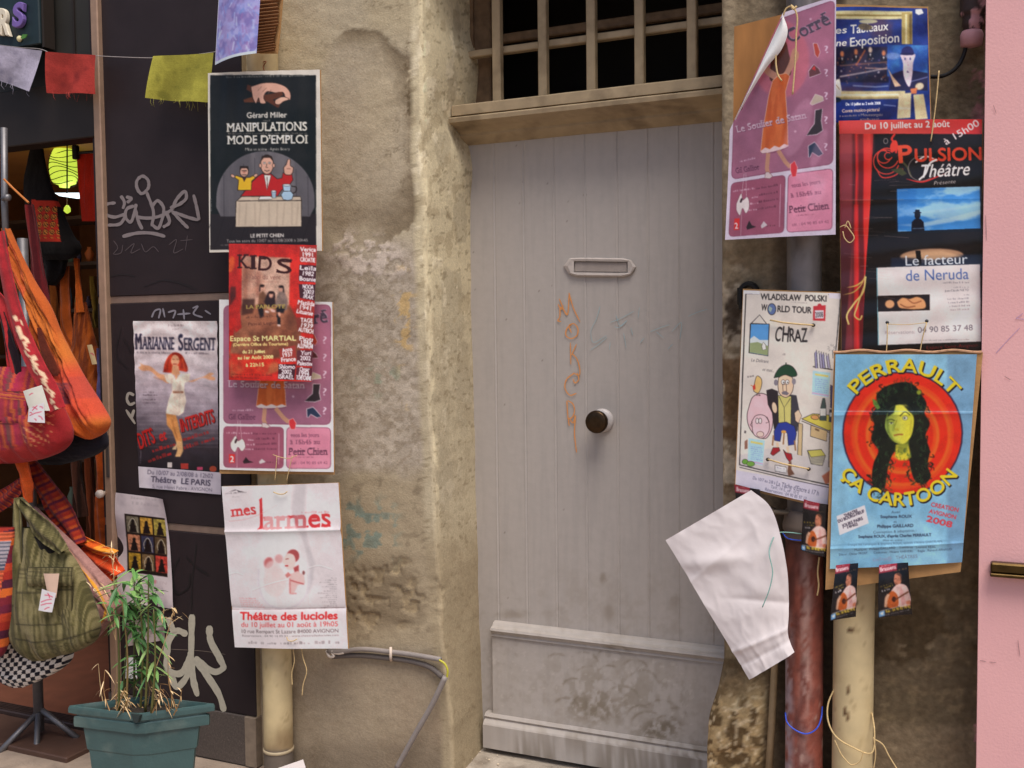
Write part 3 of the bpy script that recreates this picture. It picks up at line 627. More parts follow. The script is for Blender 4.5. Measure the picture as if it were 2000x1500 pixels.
# ================================================================== BARRED WINDOW OVER THE DOOR
tw = thing('barred_window', 'dark barred window over the grey door with tan wooden bars', 'window', (-1.08, YD, zt))
def zx(y, Yv): return at(1150, y, Yv)[2]
xl, xr = innerX(np.array([2.2]))[0]-.012, -.5
t0 = zx(175, YD-.11); t1 = zx(197, YD-.11); t2 = zx(200, YD-.13); t3 = zx(212, YD-.13); t4 = zx(237, YD-.05); t5 = zx(241, YD-.045); t6 = zx(261, YD-.005)
run_profile('rail', [(YD+.06, t0), (YD-.105, t0), (YD-.110, t0-.004), (YD-.110, t1), (YD+.06, t1)], xl, xr, M['timber'], tw, None, 60, .002)
run_profile('cornice', [(YD+.06, t2), (YD-.128, t2), (YD-.132, t2-.004), (YD-.130, t3+.002), (YD-.112, t3-.003), (YD-.075, t3-.010), (YD-.052, t4+.004), (YD-.046, t4), (YD-.046, t5-.002), (YD-.030, t5-.012), (YD-.004, t6), (YD+.06, t6)], xl-.0, xr, M['timber'], tw, None, 60, .002)
mb = MB(); mb.box((xl, YD-.07, t1-.002), (xr, YD+.05, t2-.001)); mb.build('joint', M['dark'], tw)
ztop = 3.02
for (a, b) in (((966, 0), (978, 200)), ((1057, 0), (1066, 190)), ((1154, 0), (1158, 182)), ((1247, 0), (1253, 170)), ((1351, 0), (1354, 160))):
    x = (at(*a, YD-.03)[0]+at(*b, YD-.03)[0])/2; mb = MB(); w = .0155; mb.box((x-w, YD-.045, t0-.004), (x+w, YD-.015, ztop), .003); mb.build('bar', M['timber'], tw)
zb = at(1150, 74, YD-.014)[2]; mb = MB(); mb.box((xl-.01, YD-.014, zb-.012), (xr, YD+.016, zb+.012), .003); mb.build('crossbar', M['timber'], tw)
dk = mat('dark_old_frame', alb((104, 82, 60)), .8, var=.35, vscale=30)
mb = MB(); mb.box((xl-.02, YD+.05, t0), (at(962, 100, YD+.07)[0], YD+.09, ztop), .005); mb.box((xl-.02, YD+.035, t0), (at(925, 100, YD+.04)[0], YD+.05, ztop), .004); mb.box((xl, YD+.095, at(1320, 25, 3.3)[2]-.02), (xr, YD+.12, at(1320, 25, 3.3)[2]+.012), .004)
mb.build('inner_frame', dk, tw)
mb = MB(); y0_, y1_ = YD+.12, YD+.8                          # the dark passage behind
mb.add([(xl-.2, y1_, t0-.3), (xr+.2, y1_, t0-.3), (xr+.2, y1_, 3.1), (xl-.2, y1_, 3.1), (xl-.2, y0_-.06, t0-.3), (xr+.2, y0_-.06, t0-.3), (xr+.2, y0_-.06, 3.1), (xl-.2, y0_-.06, 3.1)], [(0, 1, 2, 3), (0, 4, 5, 1), (3, 2, 6, 7), (0, 3, 7, 4), (1, 5, 6, 2)])
mb.build('passage', M['dark'], tw)

zP2 = lambda x, y: at(x, y, 2.80)[2]
# ================================================================== DRAINPIPES
def pipe(name, pxs, Y, rpx, z0_, z1_, colf, mat_, label, cat='drainpipe', parent=None, n=40):
    """vertical pipe along photo points (x at y) on depth Y"""
    xf = interp(pxs, Y); zs = np.arange(z0_, z1_, .012); r = rpx*np.linalg.norm(at(*pxs[0], Y)-CAM)/F*1.0
    th = np.linspace(0, 2*math.pi, n, endpoint=False); V = np.array([[xf(z)+r*math.cos(t), Y+r*math.sin(t), z] for z in zs for t in th])
    Fs = [[i*n+k, i*n+(k+1) % n, (i+1)*n+(k+1) % n, (i+1)*n+k] for i in range(len(zs)-1) for k in range(n)]
    pp = proj(V); return obj(name, V, np.array(Fs), mat_, parent, smooth=True, col=alb(colf(pp[:, 0], pp[:, 1], V)))
def creamc(px, py, V):
    n1 = fbm(px/40, py/60, 81); n2 = fbm(px/10, py/14, 82); c = np.tile(np.array((188, 170, 131.0)), (len(px), 1)); c = mixc(c, (172, 152, 112), sstep(.45, .7, n1)*.6)
    c = mixc(c, (128, 106, 74), sstep(.70, .78, n2)*.35); c = mixc(c, (110, 90, 66), sstep(1380, 1480, py+120*(n1-.5))*.6*(px < 700)); c = mixc(c, (92, 84, 78), sstep(1462, 1468, py)*(px < 700)*.9); return c
dp = thing('drainpipe', 'cream drainpipe behind the posters left of the door', 'drainpipe', (-2.2, 2.84, 0))
pipe('pipe', [(513, 100), (541, 1300), (545, 1500)], 2.84, 27, 0, 2.95, creamc, M['cream'], '', parent=dp)
mb = MB(); q = at(544, 1462, 2.84); mb.lathe((q[0], 2.84, q[2]-.006), (0, 0, 1), [(0, .051), (.003, .0545), (.01, .0545), (.013, .051)], 40, alb((160, 145, 118))); mb.build('pipe_joint', M['attrm'], dp, smooth=True, usecol=True)
def creamc2(px, py, V):
    c = creamc(px, py, V); 
    for a, b, rx, ry in ((1658, 1232, 9, 2.5), (1658, 1348, 4, 8), (1655, 1305, 5, 2), (1655, 1400, 3, 6), (1690, 1340, 3, 3), (1682, 1185, 4, 5), (1672, 1178, 4, 6), (1660, 1428, 5, 2), (1672, 1455, 4, 3), (1650, 1390, 3, 5)): c = mixc(c, (70, 42, 22), blob(px, py, a, b, rx, ry, .5, fbm(px/5, py/5, 84), .5))
    return c
dp2 = thing('drainpipe', 'cream drainpipe with rust chips under the light blue poster', 'drainpipe', (-.18, 2.80, 0))
pipe('pipe', [(1672, 1000), (1668, 1200), (1664, 1500)], 2.80, 36, 0, zP2(1668, 560), creamc2, M['cream'], '', parent=dp2)
def ironc(px, py, V):
    n1 = fbm(px/26, py/90, 85); n2 = fbm(px/8, py/20, 86); c = np.tile(np.array((130, 68, 54.0)), (len(px), 1)); c = mixc(c, (88, 48, 43), sstep(.45, .65, n1)*.8)
    stv = np.exp(-((px-1574)/13)**2)*sstep(.35, .6, n2)*(1-.4*sstep(1330, 1400, py)); c = mixc(c, (172, 146, 138), stv*.75); c = mixc(c, (150, 132, 138), (1-sstep(1541, 1556, px))*sstep(1150, 1260, py)*sstep(.3, .5, n2)*.9)
    c = mixc(c, (176, 154, 142), sstep(.68, .74, n2)*sstep(1300, 1420, py)*.6); c = mixc(c, (70, 44, 38), (1-sstep(1060, 1110, py))*.6); return c
def zincc(px, py, V):
    n1 = fbm(px/26, py/90, 87); c = np.tile(np.array((118, 112, 112.0)), (len(px), 1)); return mixc(c, (90, 84, 82), sstep(.4, .65, n1)*.8)
dp3 = thing('drainpipe', 'drainpipe of grey zinc above and rusty red iron below', 'drainpipe', (-.36, 2.82, 0))
zsp = at(1570, 1020, 2.82)[2]
pipe('upper_pipe', [(1570, 0), (1571, 700), (1571, 1030)], 2.82, 30, zsp, 2.95, zincc, M['zinc'], '', parent=dp3)
pipe('lower_pipe', [(1571, 1030), (1571, 1250), (1570, 1500)], 2.82, 34, 0, zsp+.0, ironc, M['iron'], '', parent=dp3)
q = at(1571, 1020, 2.82); mb = MB(); r = 34*np.linalg.norm(q-CAM)/F
mb.lathe((q[0], 2.82, q[2]-.045), (0, 0, 1), [(0, r+.002), (.004, r+.004), (.02, r+.003), (.026, r+.007), (.04, r+.008), (.055, r+.004), (.075, r+.003), (.082, r-.002)], 40, alb((112, 98, 88))); co = mb.build('collar', M['attrm'], dp3, smooth=True, usecol=True)
mb = MB(); mb.tube([(q[0]-r*.7, 2.79, q[2]+.03), (q[0]-r-.02, 2.775, q[2]+.032), (q[0]-r-.035, 2.775, q[2]+.03)], [.007, .007, .010], 10); mb.lathe((q[0]-r-.034, 2.80, q[2]+.03), (0, -1, 0), [(0, .013), (.03, .013), (.034, .009)], 8); mb.build('clamp_bolt', mat('old_bolt', alb((120, 108, 92)), .5, metal=.5), co)
dp4 = thing('thin_pipe', 'thin bare pipe running down beside the rusty red pipe', 'pipe', (-.46, 2.86, 0))
mb = MB(); mb.tube([at(1516, 1160, 2.872), at(1513, 1300, 2.87), at(1507, 1420, 2.86), at(1500, 1540, 2.85)], .0105, 12); mb.build('tube', mat('bare_pipe', alb((132, 112, 84)), .5, var=.2, vscale=40), dp4, smooth=True)

# ================================================================== PINK PANEL ON THE RIGHT
pkc = M['pink']
pk = thing('pink_door', 'pink painted door panel with a brass handle at right', 'door', (.35, 2.72, 0))
a, b = at(1930, 0, 2.72)[0], at(1906, 1500, 2.72)[0]
mb = MB(); mb.prism([(a-.004, 2.72, 3.0), (b+.001, 2.72, .02), (1.25, 2.72, .02), (1.25, 2.72, 3.0)], (0, .045, 0)); mb.build('leaf', M['pink'], pk)
h0, h1 = at(1935, 1099, 2.69), at(1935, 1126, 2.69)
mb = MB(); mb.box((h0[0], 2.69, h1[2]+.009), (h0[0]+.2, 2.7195, h0[2]), .004); mb.box((h0[0]-.001, 2.686, h1[2]), (h0[0]+.2, 2.7195, h1[2]+.0085), .002); mb.build('handle', M['brass'], pk)
pks = [[(1914, 1290), (1926, 1292)], [(1932, 1293), (1946, 1294)], [(1962, 735), (1974, 742)], [(1925, 420), (1927, 470)], [(1988, 1250), (1992, 1282)], [(1940, 205), (1946, 222)]]
strokes('scratch', pks, 1.3, 2.7195, (150, 116, 118), pk)
strokes('blue_scribble', [[(1945, 690), (1965, 668), (1992, 640)], [(1984, 622), (1990, 618), (1998, 612)], [(1984, 622), (2004, 624)]], 1.6, 2.72, (176, 142, 166), pk)

# ================================================================== SHOP FRONT
sf = thing('shopfront', 'black painted shopfront pillar with graffiti and metal strips', 'shopfront', (-2.65, 2.88, 0))
YP = 2.872
def zP(x, y, Yv=YP): return at(x, y, Yv)[2]
pxl, pxr = at(214, 1000, YP)[0], at(497, 1270, YP)[0]
zs1, zs2, zs3, zs4, zs5 = zP(330, 575), zP(330, 590), zP(384, 1026), zP(384, 1041), zP(430, 1388)
def panel(name, x0, x1, z0_, z1_, Y, m, par):
    mb = MB(); mb.box((x0, Y, z0_), (x1, Y+.04, z1_), .002); return mb.build(name, m, par)
panel('board', pxl-.03, pxr, zs1, 3.4, YP, M['black'], sf); panel('board', pxl-.03, pxr, zs3, zs2, YP, M['black'], sf); panel('board', pxl-.03, pxr, zs5, zs4, YP, M['black'], sf)
panel('metal_strip', pxl-.03, pxr, zs2, zs1, YP+.004, M['metalstrip'], sf); panel('metal_strip', pxl-.03, pxr, zs3, zs4, YP+.004, M['metalstrip'], sf)
panel('plinth', pxl-.03, at(478, 1390, YP-.004)[0], 0, zs5-.002, YP-.006, M['plinth'], sf); panel('plinth', at(478, 1390, YP-.004)[0]+.001, pxr+.004, 0, zs5-.002, YP-.010, mat('plinth_trim', alb((122, 108, 94)), .6, var=.2, vscale=40), sf)
mb = MB(); mb.box((pxr+.001, YP+.006, 0), (-2.32, 2.95, 3.4)); mb.build('side_strip', mat('beige_side', alb((168, 150, 122)), .8, var=.2, vscale=20), sf)
strokes('scratch', [[(334, 1268), (400, 1272), (440, 1278)]], 1.2, YP, (105, 92, 84), sf)
# metal door post
ax, bx = at(194, 190, 2.85)[0], at(208, 1070, 2.85)[0]; pw_ = .036
mb = MB(); mb.box(((ax+bx)/2-pw_*.5, 2.85, 0), ((ax+bx)/2+pw_*.5, 2.92, 3.4), .004); post = mb.build('door_post', mat('beige_post', alb((150, 122, 102)), .5, metal=.25, var=.12, vscale=30), sf)
mb = MB(); mb.box(((ax+bx)/2-.004, 2.847, zP(205, 930)), ((ax+bx)/2+.012, 2.851, zP(205, 848)), .001); mb.build('lock_plate', mat('lock_plate', alb((92, 84, 82)), .4, metal=.6), post)
mb = MB(); q = at(199, 964, 2.84); mb.lathe(q+np.array([0, .02, 0]), (0, -1, 0), [(0, .008), (.018, .008), (.022, .015), (.036, .016), (.044, .01), (.046, .002)], 20); mb.build('knob', mat('white_knob', alb((206, 190, 176)), .35), post, smooth=True)
xo = (ax+bx)/2-pw_*.5
bz = at(100, 277, 2.86)[2]
bd = mat('black_beam', alb((30, 22, 18)), .6, var=.3, vscale=6)
mb = MB(); mb.box((-6, 2.86, bz), (xo, 2.95, at(100, 165, 2.86)[2]), .004); mb.build('lintel', bd, sf)
mb = MB(); mb.box((-6, 2.875, at(100, 165, 2.86)[2]+.001), (xo, 2.95, 3.4)); mb.build('fascia', mat('dark_fascia', alb((36, 34, 30)), .6, var=.25, vscale=5), sf)
mb = MB(); mb.box((at(142, 40, 2.872)[0], 2.868, at(100, 150, 2.86)[2]), (at(146, 40, 2.872)[0], 2.876, 3.4)); mb.build('fascia_joint', bd, sf)
# room behind: floor, walls, ceiling
X0, X1, Y1 = -6.0, xo+.02, 5.6
mb = MB(); mb.add([(X0, 2.7, .012), (X1, 2.9, .012), (X1, Y1, .012), (X0, Y1, .012)], [(0, 1, 2, 3)]); o = mb.build('shop_floor', M['floor']); o['kind'] = 'structure'
mb = MB(); mb.box((X0, 2.64, -.03), (X1-.03, 2.86, .014), .004); o = mb.build('threshold', mat('threshold_tile', alb((74, 52, 42)), .6, var=.25, vscale=9, bump=.001, bscale=40)); o['kind'] = 'structure'
mb = MB(); mb.box((X0, 2.861, .0), (X1-.03, 2.93, .030), .004)
for k in range(5): mb.box((X0, 2.866+k*.012, .0301), (X1-.03, 2.871+k*.012, .036))
o = mb.build('door_sill', mat('ribbed_sill', alb((52, 38, 34)), .5, var=.2, vscale=20)); o['kind'] = 'structure'
mb = MB(); mb.add([(X0, 2.95, 2.62), (X1, 2.95, 2.62), (X1, Y1, 2.62), (X0, Y1, 2.62)], [(0, 3, 2, 1)]); mb.build('ceiling', mat('orange_ceiling', alb((170, 120, 66)), .6, var=.2, vscale=3), sf)
mb = MB(); mb.add([(X0, Y1, 0), (X1, Y1, 0), (X1, Y1, 2.62), (X0, Y1, 2.62), (X0, 2.95, 0), (X0, 2.95, 2.62), (X1, 2.95, 0), (X1, 2.95, 2.62)], [(0, 1, 2, 3), (4, 0, 3, 5), (1, 6, 7, 2)]); mb.build('back_wall', M['shopwall'], sf)
gsil = (118, 108, 108)
SA = [[(236, 382), (243, 396), (240, 408)], [(226, 396), (208, 400), (207, 418), (222, 424), (244, 420), (236, 436), (210, 440)], [(262, 402), (248, 408), (246, 426), (254, 434), (262, 418), (266, 398)], [(264, 408), (272, 436), (278, 448)], [(248, 396), (256, 388), (246, 384)],
      [(280, 378), (290, 366), (288, 350), (278, 344), (268, 352), (268, 368), (276, 378), (286, 374)], [(286, 374), (300, 420), (296, 442)], [(296, 404), (308, 392), (318, 402), (316, 430), (308, 446), (296, 438)], [(266, 424), (292, 426), (318, 420), (338, 408)],
      [(336, 410), (346, 388), (362, 374), (364, 386), (352, 398), (332, 406)], [(336, 412), (352, 430), (368, 446)], [(340, 414), (366, 424), (388, 430)], [(378, 380), (384, 404), (389, 430)], [(324, 412), (330, 436), (318, 444)]]
strokes('white_graffiti', SA, 6.2, YP, gsil, sf)
strokes('white_graffiti', [[(239, 462), (270, 455), (300, 456), (323, 462)]], 7, YP, gsil, sf)
strokes('faint_scribble', [[(222, 470), (230, 484), (222, 496), (236, 494), (240, 478)], [(244, 490), (262, 476), (256, 494), (274, 486)], [(276, 476), (284, 492), (300, 482), (310, 492)], [(330, 478), (344, 468), (340, 494), (358, 486)], [(352, 470), (376, 468)], [(366, 460), (362, 490)]], 1.4, YP, (78, 68, 70), sf)
strokes('white_graffiti', [[(296, 620), (304, 606), (312, 604), (310, 622)], [(318, 602), (322, 620)], [(328, 610), (342, 607), (338, 622)], [(346, 614), (372, 612)], [(358, 604), (360, 624)], [(376, 602), (386, 598), (378, 612), (396, 620)], [(400, 606), (412, 614)]], 3.5, YP, (120, 116, 124), sf)
strokes('white_graffiti', [[(262, 772), (252, 768), (248, 780), (254, 790), (264, 786)], [(246, 800), (264, 828)], [(262, 800), (256, 818)]], 5.5, YP, (150, 142, 132), sf)
CK = [[(375, 1200), (374, 1240), (374, 1290), (378, 1330), (386, 1360)], [(366, 1240), (346, 1232), (332, 1246), (326, 1280), (330, 1310), (350, 1316), (366, 1296), (374, 1272)], [(332, 1312), (346, 1342), (362, 1326), (372, 1296)], [(409, 1222), (410, 1246), (430, 1288), (436, 1304), (424, 1312), (396, 1298), (380, 1284)], [(382, 1290), (406, 1322), (430, 1362), (438, 1390)], [(328, 1206), (334, 1222), (340, 1236)]]
strokes('white_graffiti', CK, 12.5, YP, (168, 162, 146), sf)
strokes('black_graffiti', [[(384, 1062), (376, 1130), (374, 1190)], [(350, 1090), (338, 1120), (348, 1160), (366, 1150), (372, 1120)], [(364, 1088), (384, 1108), (408, 1124)]], 3, YP, (20, 16, 16), sf)
strokes('black_graffiti', [[(216, 540), (240, 536), (264, 540)], [(280, 560), (320, 548), (360, 556), (384, 566)], [(236, 640), (230, 700), (250, 720)], [(240, 660), (258, 690)]], 2, YP, (24, 19, 20), sf)
# ================================================================== POSTERS
WHT, BLK = (226, 222, 220), (22, 20, 24)
POSTERS = 'theatre posters tied to pipes and pasted on walls'
def poster(label, quad, Y, cat='poster', name='theatre_poster', group=POSTERS):
    b = (at(*quad[3], np.broadcast_to(Y, 4)[3])+at(*quad[2], np.broadcast_to(Y, 4)[2]))/2
    return thing(name, label, cat, b, group)
def curl(a=.01, k=1.0, edge=.0): return lambda u, v: a*np.sin(np.pi*u)*k+edge*(np.exp(-u/.08)+np.exp(-(1-u)/.08))
def cardback(quad, Y, t, th, name='cardboard_back', grow=2, dy=(0, 0, 0, 0), m=None):
    return slab(name, [(x+dx, y+d) for (x, y), d, dx in zip(quad, dy, (-grow, grow, grow, -grow))], np.asarray(Y, float)+.004, .006, m or M['card'], t)

# ------------------------------------------------------------ puppeteer poster
q = [(406, 143), (625, 136), (629, 490), (409, 493)]
s = Sheet(q, .85, (205, 198, 186)); G = (30, 36, 37)
s.rect(411, 147, 618, 488, s.noisy((21, 26, 27), (30, 32, 33), 4, 3))
s.rect(411, 418, 618, 488, (38, 33, 36)); 
for x in range(415, 620, 24): s.line([(x, 425), (x-20, 487)], 1, (26, 22, 26), .8)
t = np.linspace(math.pi, 2*math.pi, 30); arch = [(519+96*math.cos(a), 388+92*math.sin(a)) for a in t]
s.poly(arch+[(615, 405), (606, 423), (432, 423), (423, 405)], s.noisy((88, 85, 90), (104, 100, 104), 3, 4, ax=4, ay=.3))
for x in (438, 478, 500, 515, 532, 560, 580, 602): s.line([(x, 300+abs(x-519)*.5), (x+1, 422)], 1.6, (66, 62, 68), .8)
SK = (205, 158, 138); OL = (30, 22, 20)
s.poly([(478, 196), (500, 188), (545, 184), (552, 190), (520, 200), (480, 201)], (96, 56, 38)); s.poly([(486, 166), (498, 170), (550, 206), (546, 212), (484, 176)], (86, 48, 34))
s.poly([(492, 170), (508, 165), (545, 164), (562, 172), (569, 185), (567, 196), (560, 192), (556, 182), (540, 182), (524, 180), (518, 192), (522, 202), (512, 203), (508, 192), (502, 203), (497, 195), (494, 182)], SK, ol=OL, olw=1, sm=True)
s.poly([(520, 186), (553, 180), (556, 187), (524, 196)], (88, 50, 34)); s.poly([(540, 196), (556, 190), (566, 194), (556, 199), (548, 205), (540, 203)], (214, 168, 146), ol=OL, olw=.8, sm=True)
for a, b in (((506, 178), (514, 170)), ((515, 181), (524, 172)), ((526, 183), (532, 176))): s.line([a, b], 1, (150, 104, 90))
s.fine((443, 153), (594, 150), 4, (170, 168, 160), .6)
s.txt('Gérard Miller', (485, 231), (562, 230), 10.5, (214, 208, 198), bold=1)
s.fine((517, 238), (532, 238), 4, (200, 190, 180))
s.txt('MANIPULATIONS', (446, 258), (600, 255), 16.5, (232, 226, 212), bold=1, serif=True); s.fine((447, 263), (600, 262), 3.2, (160, 150, 140), .7)
s.txt("MODE D'EMPLOI", (447, 282), (600, 280), 16, (232, 226, 212), bold=1, serif=True)
s.txt('Mise en scène : Agnès Boury', (482, 295), (568, 294), 5.6, (205, 200, 192), serif=False)
# puppeteer
s.poly([(472, 384), (482, 372), (494, 356), (506, 345), (514, 340), (532, 340), (544, 350), (553, 348), (555, 338), (572, 340), (574, 352), (567, 362), (552, 372), (544, 384)], (172, 34, 36), ol=OL, sm=False)
s.poly([(518, 342), (524, 372), (532, 343)], (222, 216, 208), ol=OL, olw=.8); s.line([(524, 346), (525, 370)], 1, OL)
s.poly([(513, 342), (517, 356), (521, 372)], (150, 26, 30)); s.ell(524, 322, 12.5, 19, SK, ol=OL); s.poly([(512, 316), (514, 306), (524, 303), (534, 306), (536, 316), (530, 309), (518, 309)], (44, 32, 28)); s.ell(511, 324, 2.6, 4, SK, ol=OL, olw=.8); s.ell(537, 324, 2.6, 4, SK, ol=OL, olw=.8)
for x in (519, 529): s.ell(x, 319, 2.6, 2.0, (236, 230, 224), ol=OL, olw=.6); s.ell(x, 319, .9, .9, OL)
s.line([(524, 320), (522, 328), (526, 328)], .9, OL); s.line([(519, 333), (524, 335), (529, 333)], 1, OL)
s.poly([(557, 338), (556, 328), (561, 322), (564, 312), (569, 312), (569, 324), (575, 328), (574, 337), (570, 342), (560, 342)], SK, ol=OL, sm=False); s.line([(562, 330), (570, 330)], 1, (120, 80, 70))
s.poly([(466, 372), (468, 352), (460, 347), (463, 343), (474, 347), (490, 347), (500, 342), (503, 346), (494, 354), (493, 372)], (220, 172, 40), ol=OL); s.ell(456, 344, 4.5, 3, SK, 30, ol=OL, olw=.8); s.ell(502, 343, 4.5, 3, SK, -30, ol=OL, olw=.8)
s.ell(479, 336, 8.5, 10, SK, ol=OL); s.poly([(470, 333), (471, 325), (487, 325), (488, 333), (484, 329), (474, 329)], (36, 26, 24)); s.line([(474, 334), (484, 334)], 1.4, OL); s.ell(479, 337, 2.5, 2, (186, 120, 104)); s.line([(474, 342), (484, 342)], 1, OL); s.poly([(475, 347), (479, 356), (484, 347)], (60, 40, 34))
s.poly([(474, 384), (588, 384), (590, 392), (590, 443), (462, 444), (463, 394)], (190, 174, 154), ol=OL, olw=1.3)
s.line([(466, 393), (590, 392)], 1.4, OL); 
for x in (470, 484, 500, 512, 528, 544, 558, 572, 584): s.line([(x, 396), (x+random.uniform(-4, 4), 441)], 2.6, (160, 142, 124), .55, 1)
s.poly([(507, 390), (511, 384), (531, 384), (534, 390)], (228, 226, 220), ol=OL, olw=.8); s.poly([(532, 374), (542, 374), (541, 387), (534, 387)], (150, 172, 190), ol=OL, olw=.8); s.ell(537, 374, 5, 1.6, (210, 220, 228), ol=OL, olw=.6)
s.poly([(554, 362), (570, 362), (569, 373), (575, 380), (572, 390), (564, 392), (555, 390), (551, 381), (556, 373)], (158, 186, 208), ol=OL, olw=1, sm=False); s.ell(562, 362, 8, 2, (205, 220, 230), ol=OL, olw=.7); s.line([(571, 364), (580, 366), (578, 376), (573, 378)], 1.8, OL, sm=True); s.line([(556, 374), (570, 374)], 1, OL)
s.txt('LE PETIT CHIEN', (492, 464), (556, 463), 6.5, (214, 208, 200), bold=1); s.txt('Tous les soirs du 10/07 au 02/08/2008 à 20h45', (444, 474), (602, 472), 5.8, (205, 200, 192)); s.fine((431, 480), (480, 480), 3, (180, 170, 160), .6)
s.fine((414, 412), (414, 388), 3, (150, 150, 150), .6)
s.photo(0, .06, 9, 11)
t = poster('black poster of a puppeteer in a red jacket behind a small table', q, 2.74)
s.build('sheet', t, 2.74, warp=lambda u, v: .007*np.sin(np.pi*u)+.0015*np.sin(u*40+3*v)*np.exp(-((v-.15)/.3)**2)); cardback(q, 2.74, t, 1, grow=0)

# ------------------------------------------------------------ shoe posters (two of the same print)
def shoeprint(s, k):
    """k: maps the coordinates of the lower-left print to this sheet (photo px)"""
    PK, PD, PL, LIN = (166, 106, 126), (150, 84, 102), (214, 140, 160), (128, 70, 92)
    def m(*p): return [tuple(k(x, y)) for x, y in p]
    s.rrect(m((437, 598), (646, 594), (646, 828), (437, 828)), 12, s.noisy((168, 106, 128), (150, 96, 118), 2.2, 5), ol=LIN, olw=1.4)
    s.ell(*k(540, 660), 55, 75, (196, 106, 118), 0, .75, 9)
    s.rrect(m((437, 834), (556, 834), (556, 914), (437, 914)), 9, s.noisy((152, 82, 102), (140, 76, 96), 2, 6), ol=LIN, olw=1.2); s.rrect(m((562, 834), (646, 834), (646, 914), (562, 914)), 9, s.noisy((216, 142, 162), (205, 128, 150), 2, 7), ol=LIN, olw=1.2)
    s.ell(*k(574, 774), 2, 2, (236, 210, 220), a=.8, soft=1); s.ell(*k(600, 612), 2, 2, (236, 210, 220), a=.7, soft=1)
    sk = (190, 140, 112)
    s.txt('Corré', k(560, 640), k(640, 628), 26, (74, 62, 76), bold=1, serif=True, shadow=((1, -1), (170, 150, 168), 0))
    s.poly(m((518, 660), (534, 630), (548, 634), (556, 652), (560, 690), (520, 690)), (86, 48, 36), sm=True)
    s.poly(m((528, 690), (510, 678), (500, 668), (504, 660), (520, 672), (544, 684), (556, 672), (570, 650), (576, 656), (562, 684), (546, 700), (530, 698)), sk, sm=True)
    s.poly(m((524, 690), (536, 684), (552, 684), (560, 690), (552, 712), (558, 760), (560, 792), (548, 794), (530, 795), (502, 794), (506, 760), (516, 712)), s.noisy((206, 106, 48), (188, 86, 34), 9, 8, ax=2, ay=.3), ol=(230, 190, 160), olw=1)
    s.poly(m((502, 793), (512, 789), (522, 793), (532, 789), (542, 793), (552, 789), (562, 793), (552, 796), (532, 797), (506, 798)), (225, 200, 195)); s.line(m((504, 797), (530, 799), (560, 795)), 1.2, (90, 40, 50), .7)
    for (a, b, c) in (((519, 798), (517, 820), (520, 828)), ((540, 797), (556, 816), (566, 824))): s.line(m(a, b, c), 8, sk)
    s.poly(m((514, 826), (521, 826), (530, 833), (524, 836), (513, 834)), (205, 190, 186), ol=(110, 70, 70), olw=.8); s.poly(m((566, 820), (574, 816), (580, 826), (578, 838), (570, 838), (566, 828)), (206, 54, 60), ol=(230, 180, 180), olw=1)
    s.txt('Le Soulier de Satan', k(447, 757), k(595, 758), 13, (205, 188, 196), bold=0, serif=True, shadow=((1, 1), (110, 60, 84), 0))
    for yy in (664, 698, 731, 765, 802): s.txt('?', k(631, yy+6), k(638, yy+6), 14, (216, 190, 205), serif=False)
    wo = (220, 205, 210)
    s.poly(m((606, 650), (614, 652), (620, 666), (616, 674), (610, 668)), (178, 70, 52), ol=wo, olw=1); s.poly(m((598, 690), (608, 682), (618, 690), (622, 698), (600, 700)), (96, 54, 56), ol=wo, olw=1); s.poly(m((604, 688), (610, 684), (612, 692)), (196, 50, 50))
    s.poly(m((602, 738), (612, 726), (626, 732), (628, 738), (606, 741)), (186, 172, 150), ol=wo, olw=1)
    s.poly(m((612, 749), (626, 749), (624, 766), (627, 780), (616, 784), (596, 783), (604, 774), (611, 768)), (48, 38, 42), ol=wo, olw=1.2); s.poly(m((600, 798), (612, 794), (618, 800), (628, 812), (620, 815), (608, 808), (604, 814), (601, 814)), (40, 52, 76), ol=wo, olw=1.2)
    s.poly(m((452, 712), (466, 702), (472, 700), (462, 712), (456, 724), (450, 722)), (70, 24, 34), ol=(190, 140, 150), olw=.8)
    s.fine(k(455, 804), k(494, 803), 4, (230, 200, 215), .7); s.txt('Gil Galliot', k(447, 820), k(500, 820), 10.5, (92, 50, 72), serif=True)
    s.fine(k(442, 848), k(492, 848), 3.6, (222, 188, 200), .8)
    for i, (xa, xb) in enumerate(((496, 540), (502, 540), (502, 540), (498, 540))): s.fine(k(xa, 849+i*10), k(xb, 848+i*10), 4, (92, 46, 64), .8)
    for i in range(3): s.fine(k(486-i*3, 861+i*9), k(498, 861+i*9), 3.6, (224, 195, 205), .8)
    s.line(m((547, 846), (547, 906)), 1.2, (220, 180, 195), .8)
    s.line(m((466, 822), (462, 862)), .8, (220, 205, 205), .8); s.line(m((470, 822), (474, 862)), .8, (220, 205, 205), .8); s.line(m((464, 870), (464, 914)), .8, (225, 210, 210), .7)
    s.poly(m((451, 866), (462, 852), (466, 862), (474, 858), (480, 876), (474, 882), (466, 874), (460, 884), (452, 876)), (222, 214, 206), ol=(120, 80, 90), olw=.8, sm=True); s.ell(*k(462, 862), 2.2, 5, (60, 40, 46), 20)
    s.poly(m((448, 888), (460, 888), (460, 905), (448, 905)), (204, 46, 44)); s.txt('2', k(450.5, 903), k(457.5, 903), 11, (238, 230, 226), bold=1)
    s.poly(m((476, 902), (482, 893), (488, 900), (498, 903), (478, 906)), (44, 28, 34)); s.poly(m((508, 902), (514, 896), (522, 902), (510, 906)), (205, 195, 195)); s.fine(k(520, 904), k(536, 904), 3, (90, 50, 60), .8)
